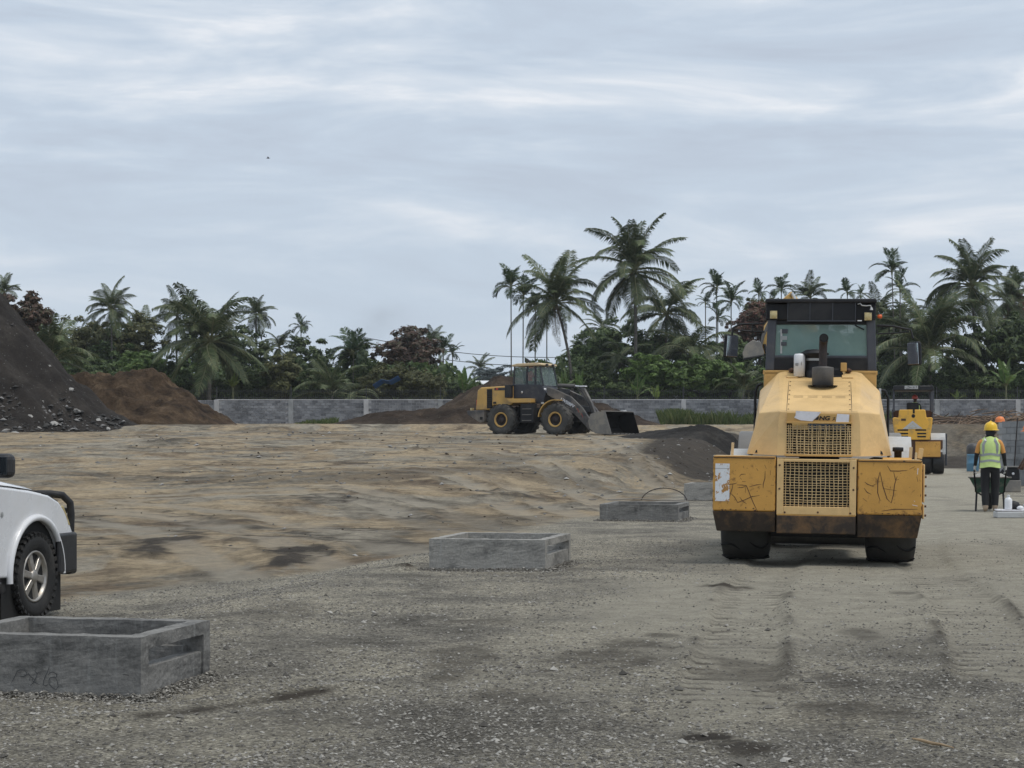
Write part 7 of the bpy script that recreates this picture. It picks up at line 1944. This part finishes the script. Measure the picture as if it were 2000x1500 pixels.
# ------------------------------------------------------------------ people
def skin_body(name, J, E, mats, classify, parent, sub=1):
    """one continuous body grown from joints J {key: (x,y,z,r[,ry])} and bones E; classify(centre) -> material slot"""
    keys = list(J)
    me = bpy.data.meshes.new(name)
    me.from_pydata([J[k][:3] for k in keys], [(keys.index(a), keys.index(b)) for a, b in E], [])
    me.update()
    t = bpy.data.objects.new(name + '_rig', me); COL.objects.link(t)
    sk = t.modifiers.new('skin', 'SKIN'); sk.use_smooth_shade = True
    lay = me.skin_vertices[0].data
    for i, k in enumerate(keys):
        r = J[k][3]; r2 = J[k][4] if len(J[k]) > 4 else r
        lay[i].radius = (r, r2); lay[i].use_root = (i == 0)
    sb = t.modifiers.new('sub', 'SUBSURF'); sb.levels = sub; sb.render_levels = sub
    dg = bpy.context.evaluated_depsgraph_get()
    out = bpy.data.meshes.new_from_object(t.evaluated_get(dg)); out.name = name
    bpy.data.objects.remove(t); bpy.data.meshes.remove(me)
    out.materials.clear()
    for m in mats: out.materials.append(m)
    out.polygons.foreach_set('material_index', [classify(p.center) for p in out.polygons])
    out.polygons.foreach_set('use_smooth', [True] * len(out.polygons))
    o = bpy.data.objects.new(name, out); COL.objects.link(o); o.parent = parent
    return o
def hand_joints(J, E, s, wrist, palm, down, fwd, side):
    """five separate fingers closed round a bar"""
    pw = Vector(palm); d = Vector(down); f = Vector(fwd); sd = Vector(side)
    J[s + 'palm'] = (*pw, .034, .022); E.append((wrist, s + 'palm'))
    for i, (o, L) in enumerate(((-.03, .9), (-.01, 1.05), (.01, 1.0), (.03, .8))):
        a = pw + f * o + d * .035; b = a + d * .03 * L + sd * .012; c = b + d * .008 * L + sd * .034 * L
        J[s + 'f%da' % i] = (*a, .011); J[s + 'f%db' % i] = (*b, .010); J[s + 'f%dc' % i] = (*c, .009)
        E += [(s + 'palm', s + 'f%da' % i), (s + 'f%da' % i, s + 'f%db' % i), (s + 'f%db' % i, s + 'f%dc' % i)]
    a = pw - f * .035 + sd * .01; b = a + d * .03 + sd * .02
    J[s + 'ta'] = (*a, .012); J[s + 'tb'] = (*b, .010); E += [(s + 'palm', s + 'ta'), (s + 'ta', s + 'tb')]
def head_joints(J, E, n, c, look):
    c = Vector(c); l = Vector(look).normalized(); sd = l.cross(Vector((0, 0, 1)))
    J['head0'] = (*(c + Vector((0, 0, -.06)) + l * .015), .068); J['head1'] = (*(c + Vector((0, 0, .03))), .088, .082); J['head2'] = (*(c + Vector((0, 0, .09))), .065)
    E += [(n, 'head0'), ('head0', 'head1'), ('head1', 'head2')]
    J['nose'] = (*(c + l * .105 + Vector((0, 0, -.015))), .013); E.append(('head1', 'nose'))
    J['chin'] = (*(c + l * .075 + Vector((0, 0, -.095))), .028); E.append(('head0', 'chin'))
    for s in (-1, 1):
        J['ear%d' % s] = (*(c + sd * s * .088 + Vector((0, 0, -.005))), .014, .02); E.append(('head1', 'ear%d' % s))
def helmet(parent, c, mat, look=(0, 1, 0), r=.125):
    h = empty('helmet', c, math.atan2(-look[0], look[1]), parent)
    m = MB(); m.lathe([(r * 1.02, -.01), (r * 1.0, .03), (r * .93, .075), (r * .72, .115), (r * .4, .137), (.001, .145)], 'z', (0, 0, 0), 20); m.build('shell', mat, h)
    m = MB(); m.lathe([(r * 1.0, -.006), (r * 1.22, -.018), (r * 1.22, -.024), (r * 1.0, -.014)], 'z', (0, .02, 0), 20); m.build('brim', mat, h)
    m = MB(); m.tube([(0, -r * .95, .03), (0, -r * .6, .115), (0, 0, .15), (0, r * .6, .115), (0, r * .95, .03)], .016, 6); m.build('ridge', mat, h)
    return h
def band(rings, z0, z1, mat, name, parent, grow=.006, a0=0.0, a1=2 * math.pi, n=28, dz=None):
    """strip of cloth round the torso between two heights; rings: (z, rx, ry, cy)"""
    zs = [r[0] for r in rings]
    V, Fc = [], []
    hs = [z0 + (z1 - z0) * k / max(1, int((z1 - z0) / .05) or 1) for k in range((int((z1 - z0) / .05) or 1) + 1)]
    for z in hs:
        rx = np.interp(z, zs, [r[1] for r in rings]) + grow; ry = np.interp(z, zs, [r[2] for r in rings]) + grow; cy = np.interp(z, zs, [r[3] for r in rings])
        for k in range(n + 1):
            a = a0 + (a1 - a0) * k / n
            V.append((rx * math.cos(a), cy + ry * math.sin(a), z + (dz(a) if dz else 0)))
    for i in range(len(hs) - 1):
        for k in range(n): Fc.append((i * (n + 1) + k, i * (n + 1) + k + 1, (i + 1) * (n + 1) + k + 1, (i + 1) * (n + 1) + k))
    m = MB(); m.add(V, Fc, True); return m.build(name, mat, parent)

def worker_main():
    Y0 = 35.6; X0 = wx(1934, Y0)
    root = empty('person', (X0, Y0, gz(X0, Y0) + .0), math.radians(-14))
    tag(root, 'worker in yellow helmet and lime safety vest pushing a green wheelbarrow, seen from behind', 'person')
    J = {'pelvis': (0, 0, .93, .135, .11)}; E = []
    J['waist'] = (0, 0, 1.07, .135, .105); J['chest'] = (0, .01, 1.25, .165, .115); J['neckb'] = (0, 0, 1.405, .075, .065); J['neck'] = (.005, .01, 1.45, .052)
    E += [('pelvis', 'waist'), ('waist', 'chest'), ('chest', 'neckb'), ('neckb', 'neck')]
    head_joints(J, E, 'neck', (.012, .03, 1.55), (.55, .83, -.08))
    for s, k in ((-1, 'l'), (1, 'r')):
        J[k + 'sh'] = (s * .185, 0, 1.365, .068); J[k + 'el'] = (s * .255, .0, 1.10, .047); J[k + 'wr'] = (s * .285, .10, .875, .032)
        E += [('chest', k + 'sh'), (k + 'sh', k + 'el'), (k + 'el', k + 'wr')]
        hand_joints(J, E, k, k + 'wr', (s * .292, .135, .815), (0, .2, -1), (0, 1, .1), (-s, 0, 0))
        st = .05 if s > 0 else -.03
        J[k + 'hip'] = (s * .092, 0, .86, .112); J[k + 'kn'] = (s * .095, .04 + st, .48, .088); J[k + 'an'] = (s * .09, -.01 + st * 1.5, .11, .068); J[k + 'heel'] = (s * .09, -.05 + st * 1.5, .05, .045); J[k + 'toe'] = (s * .105, .15 + st * 1.5, .04, .040)
        E += [('pelvis', k + 'hip'), (k + 'hip', k + 'kn'), (k + 'kn', k + 'an'), (k + 'an', k + 'heel'), (k + 'heel', k + 'toe')]
    def cl(c):
        if c.z > 1.43: return 0
        if c.z < .115: return 4
        arm = abs(c.x) > .19 and c.z > .70
        if arm:
            if c.z > 1.15: return 1
            return 3 if c.z < .885 else 2
        return 1 if c.z > .96 else 2
    skin_body('body', J, E, [M['skin'], M['shirt'], M['trousers'], M['glove'], M['shoe']], cl, root, 1)
    helmet(root, (.012, .03, 1.60), M['helmet_y'], (.55, .83, 0))
    m = MB(); m.lathe([(.001, .0), (.085, .0), (.092, -.06), (.07, -.13)], 'z', (0, 0, 1.585), 14); m.build('hair', M['trousers'], root)
    rings = [(.86, .19, .15, .0), (.98, .175, .14, 0), (1.1, .175, .135, 0), (1.28, .20, .145, .01), (1.36, .19, .13, .01), (1.42, .13, .10, 0), (1.45, .09, .085, 0)]
    wav = lambda a: .012 * math.sin(3 * a)
    band(rings, .86, 1.45, M['hivis'], 'vest', root, .010, dz=wav)
    v = [o for o in root.children if o.name.startswith('vest')][0]
    band(rings, 1.085, 1.13, M['reflect'], 'reflective_band', v, .016, dz=wav); band(rings, .965, 1.005, M['reflect'], 'reflective_band', v, .016, dz=wav)
    for s in (-1, 1):
        P = []
        for z in (1.12, 1.2, 1.3, 1.38, 1.43):
            x = s * (.11 + (.02 if z < 1.35 else -.02)); rx = np.interp(z, [r[0] for r in rings], [r[1] for r in rings]); ry = np.interp(z, [r[0] for r in rings], [r[2] for r in rings])
            P.append((x, -(ry + .018) * math.sqrt(max(.05, 1 - (x / (rx + .02)) ** 2)), z))
        m = MB(); m.ribbon(P, .05, (0, -1, .1)); m.build('reflective_band', M['reflect'], v)
    # wheelbarrow in the worker's hands
    w = empty('wheelbarrow', (X0, Y0, gz(X0, Y0)), math.radians(-14)); tag(w, 'green wheelbarrow with black handles held by the worker in the lime vest', 'wheelbarrow')
    G = M['green_tub']
    m = MB(); b = [(-.24, .50, .36), (.24, .50, .36), (.20, 1.05, .36), (-.20, 1.05, .36)]; t = [(-.40, .34, .66), (.40, .34, .66), (.33, 1.25, .62), (-.33, 1.25, .62)]
    m.add(b + t, [(3, 2, 1, 0), (0, 1, 5, 4), (1, 2, 6, 5), (2, 3, 7, 6), (3, 0, 4, 7)]); o = m.build('tub', G, w); md = o.modifiers.new('s', 'SOLIDIFY'); md.thickness = .012
    m = MB(); m.tube(t + [t[0]], .016, 6); m.build('rim', M['steel'], w)
    for s in (-1, 1):
        m = MB(); m.tube([(s * .30, .06, .80), (s * .295, .30, .70), (s * .27, .5, .38), (s * .16, 1.1, .30), (s * .06, 1.42, .20)], .018, 7); m.build('handle', M['black'], w)
        m = MB(); m.tube([(s * .25, .62, .40), (s * .27, .45, .0)], .02, 7); m.build('leg', M['black'], w)
    m = MB(); m.lathe([(.09, -.05), (.19, -.05), (.20, 0), (.19, .05), (.09, .05)], 'x', (0, 1.42, .20), 20, True, True); m.build('wheel', M['rubber'], w)
    m = MB(); m.lathe([(.001, 0), (.22, -.01), (.36, -.08)], 'z', (0, .8, .74), 16); m.build('mortar_load', M['concrete'], w)
worker_main()

def seated(label, loc, rz, parent_loc_scale, hel, shirt, vest=None, look=(0, 1, 0), name='person'):
    root = empty(name, loc, rz); tag(root, label, 'person')
    J = {'pelvis': (0, 0, .10, .14, .11)}; E = []
    J['waist'] = (0, .01, .26, .135, .105); J['chest'] = (0, .04, .44, .165, .115); J['neckb'] = (0, .05, .60, .075, .065); J['neck'] = (0, .06, .645, .052)
    E += [('pelvis', 'waist'), ('waist', 'chest'), ('chest', 'neckb'), ('neckb', 'neck')]
    head_joints(J, E, 'neck', (0, .08, .745), look)
    for s, k in ((-1, 'l'), (1, 'r')):
        J[k + 'sh'] = (s * .185, .04, .555, .068); J[k + 'el'] = (s * .24, .14, .32, .047); J[k + 'wr'] = (s * .16, .36, .34, .033)
        E += [('chest', k + 'sh'), (k + 'sh', k + 'el'), (k + 'el', k + 'wr')]
        hand_joints(J, E, k, k + 'wr', (s * .15, .42, .35), (0, .5, -.8), (0, .6, .6), (-s, 0, 0))
        J[k + 'hip'] = (s * .10, .06, .09, .10); J[k + 'kn'] = (s * .13, .46, .12, .075); J[k + 'an'] = (s * .12, .52, -.28, .052); J[k + 'toe'] = (s * .13, .70, -.33, .040)
        E += [('pelvis', k + 'hip'), (k + 'hip', k + 'kn'), (k + 'kn', k + 'an'), (k + 'an', k + 'toe')]
    def cl(c):
        if c.z > .635: return 0
        if c.y > .31 and abs(c.z - .34) < .1: return 0
        if c.z > .17: return 1
        return 2
    skin_body('body', J, E, [M['skin'], M[shirt], M['trousers']], cl, root, 1)
    helmet(root, (0, .08, .795), M[hel], look)
    if vest:
        band([(.05, .19, .15, .0), (.3, .175, .14, .02), (.48, .195, .145, .04), (.58, .15, .11, .05), (.63, .09, .085, .05)], .05, .63, M[vest], 'vest', root, .012)
    return root
def W(root, p):
    return root.matrix_basis @ Vector(p)
p = W(LOADER, (.10, -.55, 2.50)); seated('driver in orange helmet sitting in the wheel loader cab', p, math.radians(-120), 1, 'helmet_o', 'red', None)
p = W(TROLLER, (.10, 1.12, 2.32)); seated('driver in red helmet sitting on the tyre roller', p, -math.atan(.2), 1, 'helmet_r', 'trousers', 'hivis', (.8, .5, -.15))
p = W(ROLLER, (.05, 2.42, 2.12)); seated('driver in an orange shirt inside the cab of the big roller', p, -math.radians(9.6), 1, 'helmet_o', 'helmet_o', None)

def worker_edge():
    Y0 = 38.0; X0 = wx(2013, Y0)
    root = empty('person', (X0, Y0, gz(X0, Y0)), math.radians(80)); tag(root, 'worker in orange shirt and blue jeans standing half out of frame', 'person')
    J = {'pelvis': (0, 0, .93, .135, .11)}; E = []
    J['waist'] = (0, 0, 1.07, .135, .105); J['chest'] = (0, .01, 1.25, .165, .115); J['neckb'] = (0, 0, 1.405, .075, .065); J['neck'] = (0, .01, 1.45, .052)
    E += [('pelvis', 'waist'), ('waist', 'chest'), ('chest', 'neckb'), ('neckb', 'neck')]
    head_joints(J, E, 'neck', (0, .03, 1.55), (0, 1, -.1))
    for s, k in ((-1, 'l'), (1, 'r')):
        J[k + 'sh'] = (s * .185, 0, 1.365, .068); J[k + 'el'] = (s * .22, .03, 1.10, .047); J[k + 'wr'] = (s * .22, .15, .92, .033)
        E += [('chest', k + 'sh'), (k + 'sh', k + 'el'), (k + 'el', k + 'wr')]
        hand_joints(J, E, k, k + 'wr', (s * .22, .19, .86), (0, .2, -1), (0, 1, .1), (-s, 0, 0))
        J[k + 'hip'] = (s * .095, 0, .86, .105); J[k + 'kn'] = (s * .10, .03, .48, .072); J[k + 'an'] = (s * .10, -.01, .10, .052); J[k + 'heel'] = (s * .10, -.05, .05, .045); J[k + 'toe'] = (s * .11, .15, .04, .040)
        E += [('pelvis', k + 'hip'), (k + 'hip', k + 'kn'), (k + 'kn', k + 'an'), (k + 'an', k + 'heel'), (k + 'heel', k + 'toe')]
    def cl(c):
        if c.z > 1.43: return 0
        if c.z < .115: return 3
        if abs(c.x) > .18 and c.z > .75: return 1 if c.z > 1.15 else 0
        return 1 if c.z > .98 else 2
    skin_body('body', J, E, [M['skin'], M['shirt'], M['jeans'], M['glove']], cl, root, 1)
    helmet(root, (0, .03, 1.60), M['helmet_o'])
worker_edge()

# ------------------------------------------------------------------ right-hand corner: block wall, machine, slab, bottle, drum, branches
def low_wall():
    ax, ay, bx, by = wx(1947, 58), 58.0, 17.6, 53.4
    L = math.hypot(bx - ax, by - ay); rz = math.atan2(by - ay, bx - ax)
    root = empty('retaining_wall', (ax, ay, 0.0), rz); tag(root, 'pale grey concrete block wall at the frame edge behind the workers', 'wall', kind='thing')
    m = MB(); m.box((L / 2, .12, .98), (L, .10, 1.96)); m.build('mortar_core', M['mortar'], root)
    q = MB(); q.box((0, 0, 0), (.388, .14, .188)); me = bpy.data.meshes.new('block'); me.from_pydata(q.v, [], q.f); me.update(); me.materials.append(M['block_pale'])
    r = random.Random(3)
    for i in range(10):
        x = .2 if i % 2 == 0 else .4
        while x < L:
            o = bpy.data.objects.new('block', me); COL.objects.link(o); o.parent = root; o.location = (x, .095 - r.uniform(0, .006), .1 + i * .2); x += .4
    m = MB(); m.box((.9, -.06, 1.1), (.025, .025, 2.0), (0, .10, 0)); m.build('prop', M['rust_dark'], root)
low_wall()
def site_machine():
    Y0 = 50.0; X0 = wx(1972, Y0)
    root = empty('site_machine', (X0, Y0, gz(X0, Y0)), -.1); tag(root, 'dark slant topped site machine on a grey base beside the pale block wall', 'machine')
    m = MB(); m.box((.05, 0, .16), (.42, .5, .32)); m.build('base', M['steel'], root, .02)
    m = MB(); m.prism([(-.22, .32), (.24, .32), (.22, .66), (-.12, .66), (-.22, .56)], 'y', -.2, .25); m.build('housing', M['black'], root, .02)
    m = MB(); m.box((.02, -.02, .685), (.42, .5, .03)); m.build('lid', M['steel'], root, .01)
    m = MB(); m.lathe([(.035, -.205), (.001, -.215)], 'y', (.06, 0, .50), 12); m.build('lamp', M['white'], root)
    m = MB(); m.tube([(-.2, -.1, .60), (-.34, -.2, .42), (-.3, -.2, .30)], .02, 6); m.build('hose', M['black'], root)
site_machine()
def slab():
    Y0 = 33.2; X0 = wx(1985, Y0)
    root = empty('kerb_slab', (X0, Y0, gz(X0, Y0)), -.08); tag(root, 'white concrete slab lying on the gravel by the feet of the worker', 'slab')
    m = MB(); m.box((.05, 0, .055), (.85, .40, .11)); m.build('slab_body', M['white_grey'], root, .015)
    b = empty('board', (X0 + .03, Y0 - .02, gz(X0, Y0) + .112), -.12); tag(b, 'thin pale board lying across the white slab', 'board')
    m = MB(); m.box((0.02, 0, .018), (.84, .34, .03), (0, .015, 0)); m.build('plank', M['paper'], b, .006)
    z = gz(X0, Y0) + .150
    t = empty('bottle', (wx(1968, Y0), Y0 - .05, z)); tag(t, 'white plastic bottle standing on the pale board', 'bottle')
    m = MB(); m.lathe([(.001, 0), (.062, .002), (.066, .02), (.066, .17), (.05, .20), (.026, .215), (.026, .235)], 'z', n=18); m.build('bottle_body', M['white'], t)
    m = MB(); m.lathe([(.029, .232), (.029, .262), (.001, .264)], 'z', n=14); m.build('cap', M['white_grey'], t)
    g = MB(); g.lathe([(.001, 0), (.10, .0), (.12, .05), (.09, .13), (.03, .16), (.001, .165)], 'z', n=14)
    o = g.build('bag', M['black']); o.location = (wx(1981, Y0), Y0 + .05, z - .012); o.scale = (1.1, .9, 1); tag(o, 'small dark crumpled bag beside the white bottle', 'bag')
    o = MB().lathe([(.001, 0), (.06, .005), (.07, .03), (.04, .06), (.001, .07)], 'z', n=12).build('cup', M['white']); o.location = (wx(1990, Y0), Y0 - .1, z); tag(o, 'small white cup right of the dark bag on the board', 'cup')
slab()
def drum():
    Y0 = 84.0; X0 = wx(1900, Y0)
    root = empty('plastic_drum', (X0, Y0, gz(X0, Y0))); tag(root, 'blue plastic drum standing on end left of the worker', 'drum')
    m = MB(); m.lathe([(.001, 0), (.26, .0), (.275, .03), (.275, .35), (.285, .37), (.275, .39), (.275, .72), (.285, .74), (.27, .76), (.26, .98), (.001, .99)], 'z', n=24); m.build('body', M['blue'], root)
    m = MB(); m.lathe([(.28, .80), (.285, .98), (.27, 1.16), (.15, 1.27), (.001, 1.29)], 'z', n=20); m.build('cover', M['boom'], root)
drum()
def branches():
    root = empty('brushwood', (0, 0, 0)); root.location = (26.0, 110, 3.0); tag(root, 'heap of dry brown branches on the bank in front of the block wall', 'brushwood')
    r = random.Random(9); m = MB()
    for i in range(120):
        px = 2015 - 200 * r.random() ** 1.7; Yq = r.uniform(106, 113)
        x = wx(px, Yq); zt = float(ground_base(x, Yq)) + float(bank_fn(np.array([x]), np.array([Yq]))[0] if True else 0)
        zt = max(zt, float(ground_base(x, Yq))) + r.uniform(0, .5 if px > 1890 else .08)
        a = r.gauss(0, .9); L = r.uniform(.4, 2.0); t = r.gauss(0, .32)
        p0 = Vector((x - 26.0, Yq - 110, zt - 3.0)); d = Vector((math.cos(a), math.sin(a), t))
        m.tube([p0 - d * L / 2, p0 + Vector((0, 0, r.uniform(-.05, .1))), p0 + d * L / 2], [.028, .035, .012], 4, False)
    o = m.build('dry_branches', M['twig'], root); o['kind'] = 'stuff'
    Y0 = 104.0
    h = empty('hard_hat', (wx(1953, Y0), Y0, wz(818, Y0) - .12)); tag(h, 'orange hard hat lying on the brushwood above the pale block wall', 'helmet')
    m = MB(); m.lathe([(.27, -.03), (.26, .08), (.2, .2), (.1, .25), (.001, .26)], 'z', n=18); m.build('shell', M['helmet_o'], h)
    m = MB(); m.lathe([(.26, -.03), (.32, -.05), (.32, -.06), (.26, -.04)], 'z', n=18); m.build('brim', M['helmet_o'], h)
branches()
def birds():
    p = W(LOADER, (-.1, -.75, 3.515))
    root = empty('bird', p, 1.2); tag(root, 'small dark bird perched on the roof of the wheel loader', 'bird')
    m = MB(); m.tube([(0, -.16, .06), (0, -.06, .11), (0, .05, .17), (0, .10, .24), (0, .17, .25)], [.02, .06, .075, .05, .008], 8); m.build('body', M['bird'], root)
    m = MB(); m.tube([(-.02, .02, .12), (-.02, .02, 0)], .008, 5); m.build('leg', M['bird'], root)
    m = MB(); m.tube([(.02, .02, .12), (.02, .02, 0)], .008, 5); m.build('leg', M['bird'], root)
    Y0 = 120.0
    root = empty('bird', (wx(524, Y0), Y0, wz(309, Y0))); tag(root, 'tiny dark bird flying in the open sky', 'bird')
    m = MB(); m.tube([(-.13, 0, 0), (0, 0, .0), (.12, 0, .01)], [.012, .035, .01], 6); m.build('body', M['bird'], root)
    for s in (-1, 1):
        m = MB(); m.add([(-.04, 0, .01), (.05, 0, .01), (.02, s * .22, .07), (-.05, s * .2, .06)], [(0, 1, 2, 3)]); m.build('wing', M['bird'], root)
birds()
